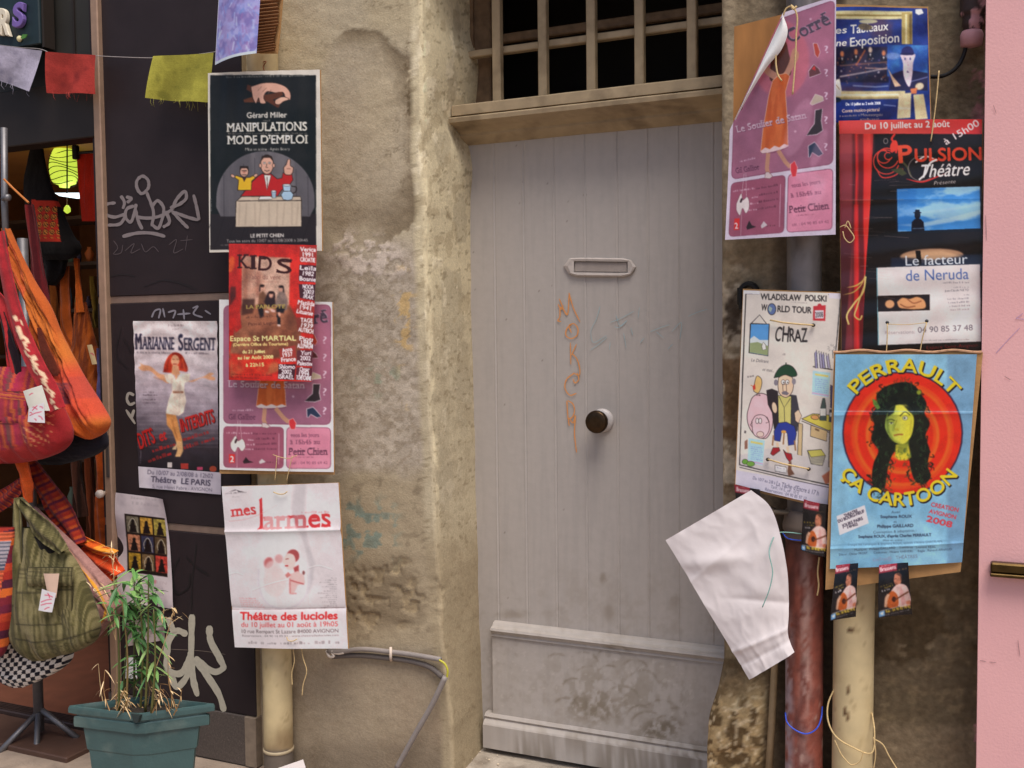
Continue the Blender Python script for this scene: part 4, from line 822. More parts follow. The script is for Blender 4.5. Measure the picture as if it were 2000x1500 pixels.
    s.txt('tous les jours', k(570, 853), k(624, 852), 7.5, (110, 60, 82), serif=True); s.txt('à 15h45 au', k(569, 867), k(625, 866), 8.5, (110, 60, 82), serif=True); s.txt('Petit Chien', k(567, 888), k(639, 887), 14, (84, 46, 66), serif=True)
    s.fine(k(580, 893), k(612, 893), 2.6, (120, 60, 80), .6); s.txt('tél. : 04 90 85 69 42', k(572, 906), k(640, 905), 5.2, (104, 58, 78), a=.8)
q = [(428, 585), (649, 590), (652, 922), (429, 917)]
s = Sheet(q, .85, (222, 214, 214)); sh = lambda x, y: np.array([x-0.0, y+(x-540)*.012])
shoeprint(s, sh)
s.photo(0, .06, 9, 12)
t = poster('pink shoe poster mostly covered by the red poster above it', q, 2.745)
s.build('sheet', t, 2.745, warp=lambda u, v: .008*np.sin(np.pi*u)*v); cardback(q, 2.745, t, 1, grow=0, dy=(0, 0, 5, 8))
mb = MB(); Yk = 2.728
mb.tube([at(*p, Yk) for p in spline([(533, 888), (548, 893), (566, 895), (580, 889)], 12)], .0012, 6); mb.tube([at(*p, Yk) for p in spline([(541, 890), (539, 915), (537, 938)], 10)], .0014, 6); mb.tube([at(*p, Yk) for p in spline([(571, 890), (564, 920), (560, 940)], 10)], .0014, 6)
mb.each('string', M['string'], t)

# ------------------------------------------------------------ red poster with the list of first names
q = [(447, 476), (619, 479), (612, 745), (447, 742)]
s = Sheet(q, .9, (190, 40, 32))
s.rect(440, 470, 630, 750, s.noisy((200, 42, 32), (176, 34, 28), 3, 21))
s.poly([(474, 500), (570, 504), (568, 610), (474, 600)], s.noisy((196, 150, 128), (170, 116, 94), 4, 22)); s.poly([(500, 505), (560, 505), (566, 566), (528, 590), (520, 540)], (206, 170, 150), .7, 4); s.rect(476, 520, 486, 600, (150, 90, 70), .6, 4); s.rect(504, 530, 512, 580, (140, 84, 68), .5, 3)
s.poly([(474, 596), (570, 596), (590, 640), (590, 700), (446, 700), (460, 640)], s.noisy((150, 92, 66), (112, 62, 44), 5, 23), 1, 3)
s.poly([(448, 600), (462, 580), (462, 560), (450, 560)], (60, 26, 22), .8, 2); s.poly([(476, 584), (502, 584), (498, 612), (474, 616)], (60, 32, 26), .85, 2); s.poly([(458, 640), (470, 600), (474, 640), (462, 650)], (178, 40, 34)); s.ell(452, 516, 7, 16, (220, 90, 40), 10, .8, 2)
s.poly([(450, 690), (530, 696), (560, 720), (520, 735), (450, 735)], s.noisy((196, 44, 30), (176, 96, 60), 5, 24), .9, 3)
SKN = (206, 150, 128)
s.poly([(508, 594), (510, 574), (518, 568), (526, 580), (526, 596), (514, 612)], (116, 76, 54), soft=1); s.ell(517, 563, 4, 5, SKN, soft=1); s.ell(516, 558.5, 5, 2.8, (34, 22, 20)); s.line([(512, 560), (511, 570)], 2, (34, 22, 20)); s.poly([(506, 596), (518, 594), (520, 618), (512, 622)], (30, 20, 22), soft=1)
s.poly([(520, 590), (526, 574), (540, 574), (544, 596), (528, 602)], (40, 24, 28), soft=1); s.ell(534, 577, 4, 5, SKN, soft=1); s.ell(534, 571.5, 6, 3, (36, 20, 20)); s.line([(528, 572), (527, 582)], 2.4, (36, 20, 20)); s.line([(540, 572), (541, 582)], 2.4, (36, 20, 20)); s.line([(526, 600), (540, 608)], 5, SKN, soft=1)
s.poly([(545, 580), (550, 568), (560, 570), (566, 586), (564, 606), (550, 604), (542, 594)], (120, 100, 92), soft=1); s.ell(552, 565, 4, 5, SKN, soft=1); s.ell(553, 560, 5, 2.8, (32, 22, 22)); s.line([(557, 561), (558, 571)], 2.4, (32, 22, 22)); s.poly([(544, 600), (562, 598), (558, 612), (544, 610)], (26, 20, 24), soft=1)
s.line([(548, 612), (546, 620)], 5, (24, 18, 22)); s.line([(549, 620), (549, 634)], 6, (22, 18, 22)); s.line([(549, 610), (550, 617)], 5, SKN); s.line([(546, 635), (552, 636)], 3.5, (220, 190, 180)); s.line([(522, 608), (530, 610)], 4, (222, 190, 178)); s.line([(534, 607), (542, 608)], 4, (222, 180, 170))
s.photo(1, .22, 14, 3)
for st, p0, p1 in (('K', (468, 524), (488, 524)), ('I', (494, 526), (502, 526)), ('D', (508, 528), (534, 530)), ('S', (544, 533), (572, 535))): s.txt(st, p0, p1, 27 if st in 'KI' else 28, (52, 18, 18), serif=True, bold=1)
s.txt("à l'abri du vent", (482, 545), (552, 546), 9, (128, 84, 74), slant=.1); s.fine((486, 552), (550, 552), 2.6, (170, 110, 96), .6)
s.txt('LA PARLOTE', (484, 603), (561, 602), 7, (164, 142, 74), serif=True, bold=1); s.fine((484, 622), (538, 619), 4, (80, 46, 36), .7); s.txt('Pascal Leguil', (488, 636), (545, 633), 6, (80, 44, 36))
YL = (240, 226, 150)
s.txt('Espace St MARTIAL', (450, 666), (581, 665), 9.5, YL, bold=1); s.txt('(Derrière Office du Tourisme)', (456, 676), (566, 674), 5.6, (232, 205, 130), bold=1); s.txt('du 21 Juillet', (476, 690), (522, 689), 6, YL, bold=1); s.txt('au 1er Août 2008', (466, 702), (538, 700), 6.4, YL, bold=1); s.txt('à 22h15', (483, 716), (520, 715), 6.6, YL, bold=1)
s.fine((452, 732), (536, 734), 3.6, (110, 30, 26), .8); s.fine((452, 738), (508, 740), 3, (110, 30, 26), .8)
names = [((587, 482), (619, 482), (617, 514), (588, 512), 0, ['Verica', '1991', 'CROATIE']), ((587, 517), (621, 519), (619, 552), (586, 549), 1, ['Leïla', '1982', 'Bosnie']), ((586, 555), (620, 556), (619, 588), (588, 582), 1, ['NOOA', '2003', 'IRAK']), ((584, 586), (618, 590), (613, 618), (580, 612), 0, ['Matilda', '1941', 'Lituanie']), ((581, 620), (621, 622), (618, 654), (584, 648), 2, ['TAGE', '1939', 'AUTRICHE']), ((588, 658), (618, 662), (616, 682), (582, 680), 2, ['Piotr', '1944', 'ALLEMAGNE']), ((583, 684), (616, 684), (616, 716), (582, 714), 3, ['Yuri', '2002', 'Palestine']), ((582, 717), (614, 718), (612, 744), (580, 742), 3, ['Omar', '1994', 'TCHÉTCHÉNIE']), ((549, 682), (580, 674), (582, 706), (553, 708), 0, ['Anna', '1937', 'France']), ((548, 711), (581, 711), (578, 742), (547, 740), 1, ['Shlomo', '2002', 'ISRAËL'])]
for a, b, c, d, kc_, w in names:
    s.poly([a, b, c, d], ((150, 52, 46), (58, 32, 42), (118, 50, 40), (86, 40, 50))[kc_], .95)
    for i, ww in enumerate(w):
        f0, f1 = (i+.92)/3.05, 0; A = np.array(a)*(1-f0)+np.array(d)*f0; B = np.array(b)*(1-f0)+np.array(c)*f0; ins = .04 if len(ww) > 4 else .2
        s.txt(ww, A+(B-A)*ins, B-(B-A)*ins, 8.2, (238, 230, 232), bold=1, slant=random.uniform(-.1, .15))
s.photo(0, .08, 8, 9)
t = poster('glossy red poster of three seated children with white handwritten names', q, 2.705)
s.build('sheet', t, (2.715, 2.715, 2.70, 2.70), 'gloss', warp=lambda u, v: .012*np.sin(np.pi*u)+.010*np.exp(-(1-u)/.1)*v)

# ------------------------------------------------------------ white poster with red lettering
q = [(433, 950), (661, 943), (680, 1267), (459, 1264)]
s = Sheet(q, .9, (217, 208, 209)); RD = (196, 52, 56)
s.rect(420, 930, 700, 1280, s.noisy((218, 209, 210), (210, 201, 203), 3, 31))
s.poly([(446, 961), (461, 956), (470, 959), (480, 960), (468, 961), (463, 957)], (50, 44, 50)); s.fine((440, 965), (483, 962), 2.6, (80, 70, 76), .6); s.fine((454, 971), (468, 971), 2, (120, 110, 110), .5)
s.txt('mes', (455, 1009), (503, 1003), 21, RD, serif=True, bold=1); s.poly([(509, 975), (515, 971), (517, 1022), (518, 1028), (522, 1031), (506, 1033), (510, 1029), (511, 1024), (510, 980)], RD); s.txt('armes', (520, 1033), (646, 1028), 37, RD, serif=True, bold=2)
s.line([(448, 1018), (480, 1014), (510, 1004), (545, 985)], .9, (215, 150, 150), .8, sm=True); s.fine((590, 1002), (643, 1002), 4.5, (205, 120, 124), .6)
s.poly([(577, 935), (600, 936), (597, 1000), (604, 1060), (616, 1098), (612, 1140), (602, 1160), (600, 1120), (588, 1080), (576, 1040), (572, 990)], (160, 156, 160), .45, 7)
tear = [(522, 960), (518, 1020), (514, 1070), (508, 1110), (510, 1150), (526, 1178), (552, 1188), (580, 1182), (600, 1160), (606, 1120), (600, 1080), (588, 1040)]
s.poly(tear, (226, 220, 220), .6, 5, sm=True); s.line(tear[3:10], 3, (196, 192, 200), .7, 3, sm=True)
s.ell(528, 1098, 9, 11, (176, 70, 72), 20, .8, 4); s.ell(548, 1090, 8, 9, (196, 120, 120), 0, .6, 4); s.ell(540, 1135, 22, 30, (224, 196, 194), 0, .8, 6); s.ell(536, 1112, 16, 18, (222, 200, 198), 0, .7, 5)
s.ell(575, 1085, 12, 13, (150, 48, 50), 0, .85, 1); s.poly([(559, 1086), (565, 1080), (575, 1082), (580, 1096), (574, 1112), (564, 1110), (560, 1102), (556, 1098)], (226, 196, 190), soft=1, sm=True); s.line([(561, 1091), (567, 1090)], 1.4, (120, 50, 50)); s.line([(560, 1104), (566, 1104)], 2.4, (176, 40, 46)); s.poly([(576, 1108), (586, 1102), (586, 1122), (580, 1126)], (160, 56, 58), .9, 1)
s.poly([(570, 1120), (584, 1114), (596, 1124), (598, 1138), (584, 1142), (576, 1160), (568, 1158), (568, 1138)], (222, 182, 178), soft=1); s.line([(570, 1132), (582, 1136), (596, 1140)], 2.4, (176, 84, 84), soft=1, sm=True); s.line([(569, 1128), (570, 1158), (582, 1158)], 2, (190, 100, 100), .9, 1); s.poly([(560, 1122), (566, 1116), (572, 1122), (564, 1128)], (196, 120, 116), soft=1); s.ell(595, 1118, 2.4, 4, (120, 60, 60), soft=1)
for i in range(5): s.fine((468+i, 1169+i*4.2), (502+i*4, 1170+i*4), 2.8, (214, 120, 124), .6)
for i in range(15): s.fine((655-(8+((i*37) % 26)), 1130+i*4.2), (657, 1130+i*4.2), 2.4, (130, 122, 124), .6)
s.txt('Théâtre des lucioles', (470, 1210), (659, 1209), 14.5, (206, 44, 46), bold=2); s.txt('du 10 juillet au 01 août à 19h05', (472, 1224), (660, 1223), 9.6, (200, 60, 62), bold=0); s.txt('10 rue Rempart St Lazare 84000 AVIGNON', (473, 1236), (661, 1235), 7, (96, 84, 86)); s.txt('Réservations : 04 90 14 05 51 - www.theatredeslucioles.com', (474, 1243), (662, 1242), 3.6, (90, 80, 82), a=.8)
for x in range(486, 660, 13): s.fine((x, 1257), (x+random.choice((4, 7, 10)), 1257), random.choice((4, 6, 5)), (110, 100, 102), .6)
s.line([(441, 1039), (663, 1033)], 1.2, (186, 178, 180), .8); s.line([(441, 1041), (663, 1035)], 1.2, (234, 228, 228), .8); s.line([(450, 1190), (672, 1187)], 1.3, (120, 96, 98), .8); s.line([(598, 950), (604, 1180), (612, 1186)], 1, (200, 192, 194), .7)
for pts in ([(445, 1122), (462, 1118), (476, 1122)], [(494, 1152), (520, 1142), (548, 1134), (566, 1130)], [(604, 1108), (622, 1104), (650, 1112)]): s.line(pts, 1.4, (236, 230, 230), .8, sm=True); s.line([(x, y+2) for x, y in pts], 1.2, (180, 172, 174), .6, sm=True)
s.photo(0, .06, 9, 15)
t = poster('white poster with red lettering tied lowest on the left pipe', q, 2.745)
fold = lambda v, a: np.exp(-np.abs(v-a)/.02)
s.build('sheet', t, 2.745, warp=lambda u, v: .010*np.exp(-((u-.45)/.3)**2)+.006*fold(v, .275)-.004*fold(v, .75)); cardback(q, 2.745, t, 1, grow=0)
mb = MB(); 
for pts in ([(534, 961), (545, 965), (556, 964), (561, 960)], [(560, 1244), (562, 1250), (572, 1252), (580, 1248)]): mb.tube([at(*p, 2.726) for p in spline(pts, 12)], .0018, 6)
mb.each('string_tie', M['string'], t)

# ------------------------------------------------------------ tall grey poster of a woman with open arms
q = [(260, 627), (424, 627), (427, 922), (270, 912)]
s = Sheet(q, .95, (196, 188, 190)); s.rect(240, 600, 440, 940, s.grad([(0, (214, 202, 200)), (.25, (200, 188, 190)), (.5, (160, 148, 158)), (.68, (104, 94, 104)), (.84, (50, 42, 50)), (1, (26, 22, 28))], 'v', .12, 4))
for y in range(640, 880, 9): s.line([(258, y+random.uniform(-2, 2)), (340, y+random.uniform(-3, 3)), (430, y+random.uniform(-2, 2))], 1.5, (226, 216, 216), .18, 1)
s.fine((328, 637), (358, 637), 3.4, (110, 96, 100), .8); s.fine((336, 644), (350, 644), 3, (110, 96, 100), .8)
s.txt('M', (265, 682), (276, 682), 30, (36, 34, 54), serif=True, bold=2); s.txt('ARIANNE', (278, 682), (340, 683), 24, (36, 34, 54), serif=True, bold=1); s.txt('S', (349, 684), (357, 684), 31, (36, 34, 54), serif=True, bold=2); s.txt('ERGENT', (360, 684), (421, 684), 24, (36, 34, 54), serif=True, bold=1)
s.fine((267, 690), (330, 691), 3.8, (70, 60, 70), .8); s.fine((362, 691), (408, 692), 3.6, (70, 60, 70), .8)
AR = (206, 150, 112)
s.poly([(318, 727), (322, 710), (330, 694), (341, 688), (354, 692), (362, 706), (366, 726), (352, 724), (334, 728)], s.noisy((190, 60, 36), (132, 34, 24), 12, 35), sm=True); s.ell(342, 704, 8, 11, (216, 158, 120)); s.line([(338, 711), (346, 711)], 1.6, (150, 50, 40)); s.line([(336, 702), (341, 702)], 1.2, (110, 60, 40)); s.line([(344, 702), (349, 702)], 1.2, (110, 60, 40)); s.poly([(337, 714), (349, 714), (352, 732), (334, 732)], AR)
s.poly([(270, 718), (276, 713), (272, 709), (282, 713), (290, 714), (312, 730), (330, 734), (330, 748), (310, 738), (290, 724), (278, 724)], AR, sm=True); s.poly([(372, 744), (400, 734), (410, 728), (418, 730), (412, 734), (420, 738), (420, 742), (410, 742), (398, 738), (374, 746), (356, 742)], AR, sm=True)
s.poly([(320, 732), (336, 730), (343, 742), (352, 730), (372, 730), (370, 744), (361, 748), (360, 762), (364, 784), (358, 806), (350, 812), (324, 808), (328, 784), (336, 764), (336, 750), (326, 746)], s.noisy((226, 214, 196), (196, 180, 164), 8, 36)); s.poly([(337, 764), (358, 764), (358, 768), (338, 768)], (140, 96, 74)); s.poly([(340, 732), (348, 732), (344, 742)], AR)
LEG = (196, 134, 78); s.poly([(324, 808), (344, 811), (350, 836), (356, 860), (354, 872), (346, 868), (336, 842), (326, 830)], LEG); s.poly([(344, 862), (356, 862), (358, 880), (352, 892), (342, 892), (346, 880)], (206, 160, 110)); s.poly([(338, 874), (346, 866), (344, 878), (336, 878)], (210, 180, 140))
s.line([(336, 740), (334, 762)], 2, (176, 158, 146), .6, 1); s.line([(352, 744), (350, 806)], 3, (180, 164, 150), .5, 1); s.line([(334, 790), (346, 800)], 2, (170, 150, 138), .6, 1); s.line([(336, 820), (346, 858)], 3, (150, 92, 50), .7, 1); s.line([(300, 736), (316, 742)], 2.4, (150, 96, 70), .6, 1); s.line([(330, 700), (326, 722)], 3, (110, 28, 20), .6, 1); s.line([(356, 700), (361, 722)], 3, (220, 96, 56), .6, 1)
s.photo(1, .14, 16, 5)
for i, y in enumerate((767, 773, 782, 788)): s.fine((279, y), (300+(i*7) % 10, y), 3.2, (92, 80, 88), .8)
R2 = (176, 36, 34)
s.txt('DITS', (274, 877), (304, 864), 30, R2, bold=2, slant=.12, shadow=((1.5, 1.5), (50, 16, 20), 0)); s.txt('et', (313, 862), (326, 858), 20, R2, bold=2, slant=.1); s.txt('INTERDITS', (355, 844), (420, 824), 25, R2, bold=2, slant=.12, shadow=((1.5, 1.5), (50, 16, 20), 0))
for a, b in (((298, 884), (338, 872)), ((358, 862), (404, 848)), ((360, 878), (416, 860)), ((290, 904), (336, 888))): s.fine(a, b, 8, (164, 34, 34), .9)
s.rect(327, 903, 336, 913, (190, 180, 176)); s.rect(353, 905, 368, 916, (160, 50, 44)); s.rect(385, 912, 396, 918, (170, 60, 90)); s.ell(416, 916, 7, 6, (150, 60, 40)); s.fine((275, 905), (276, 880), 2.5, (140, 130, 140), .6)
t = poster('narrow grey poster of a red-haired woman with both arms spread', q, 2.868)
s.build('sheet', t, 2.868, warp=lambda u, v: .0016*np.sin(v*60+4*np.sin(u*5))*np.exp(-v*1.5))
qb = [(270, 911), (431, 923), (431, 966), (272, 952)]
s = Sheet(qb, 1.0, (190, 182, 192)); s.rect(260, 900, 440, 975, s.noisy((196, 188, 196), (170, 162, 174), 3, 41)); s.txt('Du 10/07 au 2/08/08 à 12h02', (288, 926), (416, 934), 8.5, (80, 74, 92)); s.txt('Théâtre  LE PARIS', (294, 941), (411, 949), 11, (60, 54, 72), bold=1); s.txt('5, rue Henri Fabre - AVIGNON', (297, 953), (414, 960), 6.6, (96, 90, 106))
s.build('date_strip', t, 2.865, warp=lambda u, v: .001*np.sin(u*30))

# ------------------------------------------------------------ white sheet with nine small pictures
q = [(226, 962), (324, 974), (342, 1188), (232, 1178)]
s = Sheet(q, 1.0, (188, 176, 178)); s.rect(210, 950, 350, 1200, s.noisy((194, 182, 184), (172, 160, 164), 3, 43)); s.fine((256, 974), (304, 978), 5, (150, 140, 144), .5); s.fine((258, 985), (310, 990), 6, (150, 140, 144), .5)
s.poly([(244, 1003), (323, 1012), (328, 1127), (249, 1117)], (28, 20, 18))
cc = [(120, 112, 92), (198, 150, 62), (180, 160, 74), (196, 130, 96), (52, 54, 78), (96, 76, 52), (182, 142, 46), (120, 96, 64), (198, 66, 54)]
for i in range(3):
    for j in range(3):
        x = 247+j*26.3+i*1.7; y = 1007+i*36+j*3.1; s.poly([(x, y), (x+23.5, y+2.6), (x+25, y+34.5), (x+1.5, y+32)], s.noisy(cc[i*3+j], np.array(cc[i*3+j])*.75, 30, i*3+j)); a, b = x+12.5, y+18
        if (i, j) in ((1, 1), (1, 2), (2, 1), (0, 0)): s.line([(a-4, b+14), (a-7, b-4), (a, b-13), (a+7, b-2), (a+9, b+15)], 1.6, (190, 180, 160), .8, sm=True)
        s.ell(a, b-7, 3.2, 4, (22, 16, 16)); s.poly([(a-3, b-4), (a+3, b-4), (a+8, b+15), (a-7, b+14)], (22, 16, 16)); s.poly([(a-8, b+2+(j*2)), (a, b-3), (a+8, b+4-(i*2)), (a, b+2)], (22, 16, 16))
s.txt('SATIREN', (278, 1138), (326, 1142), 6, (150, 130, 132), a=.4); s.poly([(300, 1132), (306, 1133), (305, 1140), (300, 1139)], (190, 80, 90), .5)
for i in range(5): s.fine((262+i, 1146+i*7), (318, 1150+i*7), 3.4, (150, 138, 144), .5)
s.poly([(312, 1155), (320, 1180), (326, 1190), (316, 1170)], (210, 206, 226), .6, 2)
t = poster('crumpled white sheet with nine small dark silhouettes on coloured squares', q, 2.868)
s.build('sheet', t, 2.868, warp=lambda u, v: .006*np.sin(7*v+2*u)*u*.5+.014*np.exp(-(1-u)/.12)*np.exp(-v/.25)+.006*np.exp(-u/.2)*np.sin(v*9)+.008*sstep(.75, 1, v)*np.sin(u*8))

# ------------------------------------------------------------ small pasted papers low on the pillar
q = [(246, 1216), (320, 1200), (322, 1250), (250, 1262)]; s = Sheet(q, .8, (150, 138, 136)); s.rect(230, 1190, 340, 1300, s.noisy((160, 148, 146), (112, 98, 96), 5, 45)); s.fine((258, 1225), (312, 1215), 4, (100, 88, 90), .6); s.fine((258, 1236), (312, 1226), 4, (100, 88, 90), .6)
t = poster('torn grey paper pasted behind the bamboo leaves', q, 2.868, 'paper', 'paper_scrap', None); s.build('sheet', t, 2.868)
q = [(243, 1284), (266, 1284), (268, 1326), (243, 1325)]; s = Sheet(q, .8, (214, 212, 216)); s.fine((246, 1295), (262, 1295), 3, (150, 150, 160), .4)
t = poster('small clean white card stuck low behind the bamboo stems', q, 2.868, 'paper', 'paper_scrap', None); s.build('sheet', t, 2.868)

# ------------------------------------------------------------ blue-violet picture at the top left, and its corrugated card
q = [(430, -60), (512, -60), (501, 104), (420, 127)]
s = Sheet(q, 1.0, (150, 156, 205)); s.rect(400, -70, 530, 140, s.noisy((120, 128, 190), (176, 176, 224), 9, 47, ax=1, ay=.5)); s.rect(400, -70, 530, 140, s.noisy((130, 92, 150), (150, 150, 210), 5, 49), .45)
for i in range(46): x = random.uniform(425, 505); y = random.uniform(0, 110); s.line([(x, y), (x+random.uniform(-10, 10), y+random.uniform(8, 26))], random.uniform(1, 3), random.choice(((206, 214, 240), (108, 140, 205), (150, 110, 170), (190, 200, 236))), .6, 1)
s.line([(420, 124), (500, 102)], 5, (196, 206, 232)); s.line([(430, -60), (420, 127)], 2, (220, 220, 236))
t = poster('bright blue and violet painted picture hanging at the very top left', q, 2.66); s.build('sheet', t, (2.70, 2.66, 2.66, 2.70), 'gloss', warp=lambda u, v: .02*np.sin(np.pi*u))
q2 = [(500, -60), (552, -60), (536, 100), (500, 104)]
u, v = np.meshgrid(np.linspace(0, 1, 20), np.linspace(0, 1, 190)); uvf = np.c_[u.ravel(), v.ravel()]; sS = Sheet(q2, .5); pq = sS.px(uvf); edge_n = (fbm(v.ravel()*14, v.ravel()*0, 50)-.5)*10*u.ravel(); pq[:, 0] += edge_n
V = atv(pq, 2.73); V[:, 1] -= .004*np.sin(v.ravel()*150+u.ravel()*2)
obj('corrugated_card', V, grid_faces(20, 190), mat('corrugated', alb((132, 92, 58)), .9, var=.2, vscale=30), t, smooth=True)
mb = MB(); mb.prism([at(x, y, 2.74) for x, y in [(505, -60), (556, -60), (546, 60), (541, 104), (505, 104)]], (0, .006, 0)); mb.build('cardboard_back', M['card'], t)

# ------------------------------------------------------------ shoe poster on the right with its peeled corner
q = [(1436, 62), (1633, -8), (1632, 458), (1418, 469)]
s = Sheet(q, .9, (206, 198, 208))
src = np.array([(428, 585), (649, 590), (652, 922), (429, 917)], float)
tmp = Sheet(src, .5)
def sh2(x, y):
    uv = tmp.uv(np.array([[x, y+(x-540)*.012]])); uv[:, 1] = np.clip(uv[:, 1], -.1, 1.1); 
    return s.px(uv)[0]
shoeprint(s, sh2)
for (x, y, rx, ry) in ((1596, 380, 14, 26), (1600, 290, 10, 40), (1560, 250, 20, 60), (1585, 350, 30, 14)): s.ell(x, y, rx, ry, (222, 170, 190), 20, .28, 8)
A_, B_ = np.array((1530, 30.)), np.array((1437, 235.))
nrm = np.array([-(B_-A_)[1], (B_-A_)[0]]); nrm /= np.linalg.norm(nrm)
s.photo(0, .08, 9, 13); s.im *= np.array([.90, .88, .92])
t = poster('pink shoe poster with its top left corner peeled over, tied high on the right', q, 2.70)
def keep(u, v):
    p = s.px(np.c_[u, v]); d = (p-A_)@nrm; return d < 0 if ((np.array([[1600., 300.]])-A_)@nrm)[0] < 0 else d > 0
s.build('sheet', t, 2.695, 'gloss', warp=lambda u, v: .012*np.sin(np.pi*u)+.02*np.exp(-u/.25)*(1-sstep(.2, .75, v))+.012*np.exp(-u/.12)*v, keep=keep)
# the folded flap shows the white back
fl = [(1530, 30), (1538, 54), (1532, 88), (1512, 112), (1478, 158), (1437, 235)]
L = spline([(1530, 30), (1486, 125), (1437, 235)], 40); Rr = spline([(1530, 30), (1539, 60), (1528, 96), (1500, 130), (1470, 176), (1437, 235)], 40)
u = np.linspace(0, 1, 12)[None, :, None]; pq = (L[:, None]*(1-u)+Rr[:, None]*u).reshape(-1, 2); uu = np.tile(u.ravel(), 40)
V = atv(pq, 2.662); V[:, 1] -= .016*np.sin(np.pi*uu*.9)
obj('folded_corner', V, grid_faces(12, 40), mat('paper_back', alb((212, 212, 226)), .6, var=.03, vscale=12), t, smooth=True)
mb = MB(); mb.prism([at(x, y, 2.722) for x, y in [(1434, 52), (1528, 28), (1628, 0), (1628, 455), (1430, 440)]], (0, .006, 0)); mb.build('cardboard_back', mat('brown_card', alb((146, 100, 54)), .85, var=.22, vscale=14, stretch=(2, 1, .5)), t)
mb = MB(); Yk = 2.655
mb.tube([at(*p, Yk) for p in spline([(1530, 30), (1536, 16), (1548, 12), (1554, 22), (1555, 70), (1553, 120), (1548, 184)], 30)], .0022, 6); mb.tube([at(*p, Yk) for p in spline([(1515, 106), (1516, 130), (1520, 148), (1527, 158)], 14)], .0022, 6); mb.tube([at(*p, Yk) for p in spline([(1545, 10), (1550, 18), (1556, 12)], 8)], .003, 6)
mb.each('string', M['string'], t)

# ------------------------------------------------------------ dark blue concert poster
q = [(1628, 14), (1811, 16), (1817, 236), (1628, 240)]
s = Sheet(q, 1.0, (32, 54, 128)); s.rect(1600, 0, 1830, 260, s.noisy((34, 58, 140), (24, 38, 104), 3, 61)); 
s.rect(1620, 22, 1782, 38, s.grad([(0, (214, 202, 150)), (1, (214, 202, 150))])); s.rect(1620, 29, 1782, 32, (140, 122, 70)); s.rect(1761, 24, 1782, 86, (176, 156, 96)); s.rect(1768, 28, 1772, 86, (224, 210, 160)); s.rect(1776, 28, 1781, 86, (120, 100, 56))
s.rect(1620, 178, 1768, 194, (206, 192, 146)); s.rect(1620, 184, 1768, 187, (236, 228, 196)); s.rect(1620, 190, 1766, 194, (150, 132, 84))
s.rect(1620, 38, 1761, 178, s.noisy((36, 52, 122), (72, 56, 90), 4, 63)); s.rect(1620, 92, 1736, 162, s.noisy((52, 40, 60), (24, 26, 52), 9, 64), .9, 3)
for i, (x, y) in enumerate(((1645, 106), (1672, 102), (1700, 98), (1726, 104))): s.ell(x, y, 3.6, 5.5, (196, 120, 84) if i != 2 else (222, 196, 176), soft=1); s.poly([(x-8, y+20), (x-4, y+6), (x+4, y+6), (x+9, y+20)], (26, 24, 40), soft=1); s.poly([(x-2, y+7), (x+2, y+7), (x, y+13)], (214, 206, 206))
s.line([(1672, 128), (1690, 98)], 3, (150, 84, 60)); s.line([(1640, 128), (1735, 122)], 2, (150, 100, 80), .8, 1); s.line([(1640, 150), (1680, 144), (1736, 134)], 2.6, (196, 180, 180), .8, 1, sm=True); s.line([(1690, 134), (1736, 136)], 2, (200, 160, 140), .8, 1)
for i in range(60): s.ell(random.uniform(1630, 1734), random.uniform(112, 165), random.uniform(.8, 2.4), random.uniform(.8, 2.4), random.choice(((180, 110, 84), (200, 190, 200), (90, 70, 120), (110, 60, 50))), 0, .6)
s.rect(1733, 88, 1812, 150, s.noisy((64, 128, 190), (40, 78, 160), 5, 65)); s.ell(1744, 110, 14, 7, (140, 160, 205), 0, .6, 3)
s.poly([(1736, 176), (1742, 146), (1762, 138), (1784, 138), (1812, 142), (1812, 178)], (30, 28, 66)); s.poly([(1758, 108), (1788, 108), (1784, 122), (1782, 144), (1775, 170), (1768, 158), (1764, 140), (1764, 126)], (222, 202, 214), sm=True)
s.poly([(1760, 106), (1762, 96), (1768, 91), (1778, 91), (1783, 97), (1785, 106)], (34, 34, 92), sm=True); s.ell(1772, 106, 14, 2.6, (26, 26, 76)); s.ell(1768, 116, 1.5, 2.6, (70, 76, 130)); s.ell(1778, 116, 1.5, 2.6, (70, 76, 130)); s.line([(1772, 128), (1776, 128)], 1, (190, 130, 150)); s.poly([(1772, 138), (1776, 142), (1771, 142)], (40, 40, 80))
s.poly([(1734, 134), (1744, 150), (1760, 168), (1748, 170), (1742, 156)], (214, 176, 146)); s.ell(1796, 169, 8.5, 7, (214, 200, 170), -20, ol=(150, 120, 90), olw=.8); s.poly([(1778, 174), (1792, 172), (1790, 184), (1780, 184)], (196, 110, 70))
s.poly([(1756, 184), (1780, 182), (1778, 230), (1752, 232)], (216, 200, 160)); s.poly([(1784, 186), (1804, 184), (1812, 232), (1788, 234)], (214, 194, 150)); s.line([(1754, 212), (1778, 212)], 4, (232, 226, 205), .7, 1)
s.poly([(1626, 160), (1640, 154), (1644, 176), (1642, 188), (1626, 188)], (226, 218, 206)); s.line([(1628, 162), (1638, 172), (1640, 176)], 1.2, (90, 70, 60)); s.ell(1634, 195, 9, 5, (24, 40, 60))
s.photo(1, .16, 16, 7)
W2 = (232, 230, 216)
s.txt('Les', (1618, 66), (1653, 64), 13, W2, bold=1, slant=.2); s.txt('Tableaux', (1661, 66), (1735, 60), 17, W2, bold=1, slant=.1); s.txt("d'une", (1606, 92), (1653, 90), 13, W2, bold=1, slant=.2); s.txt('Exposition', (1661, 92), (1756, 82), 17, W2, bold=1, slant=.1)
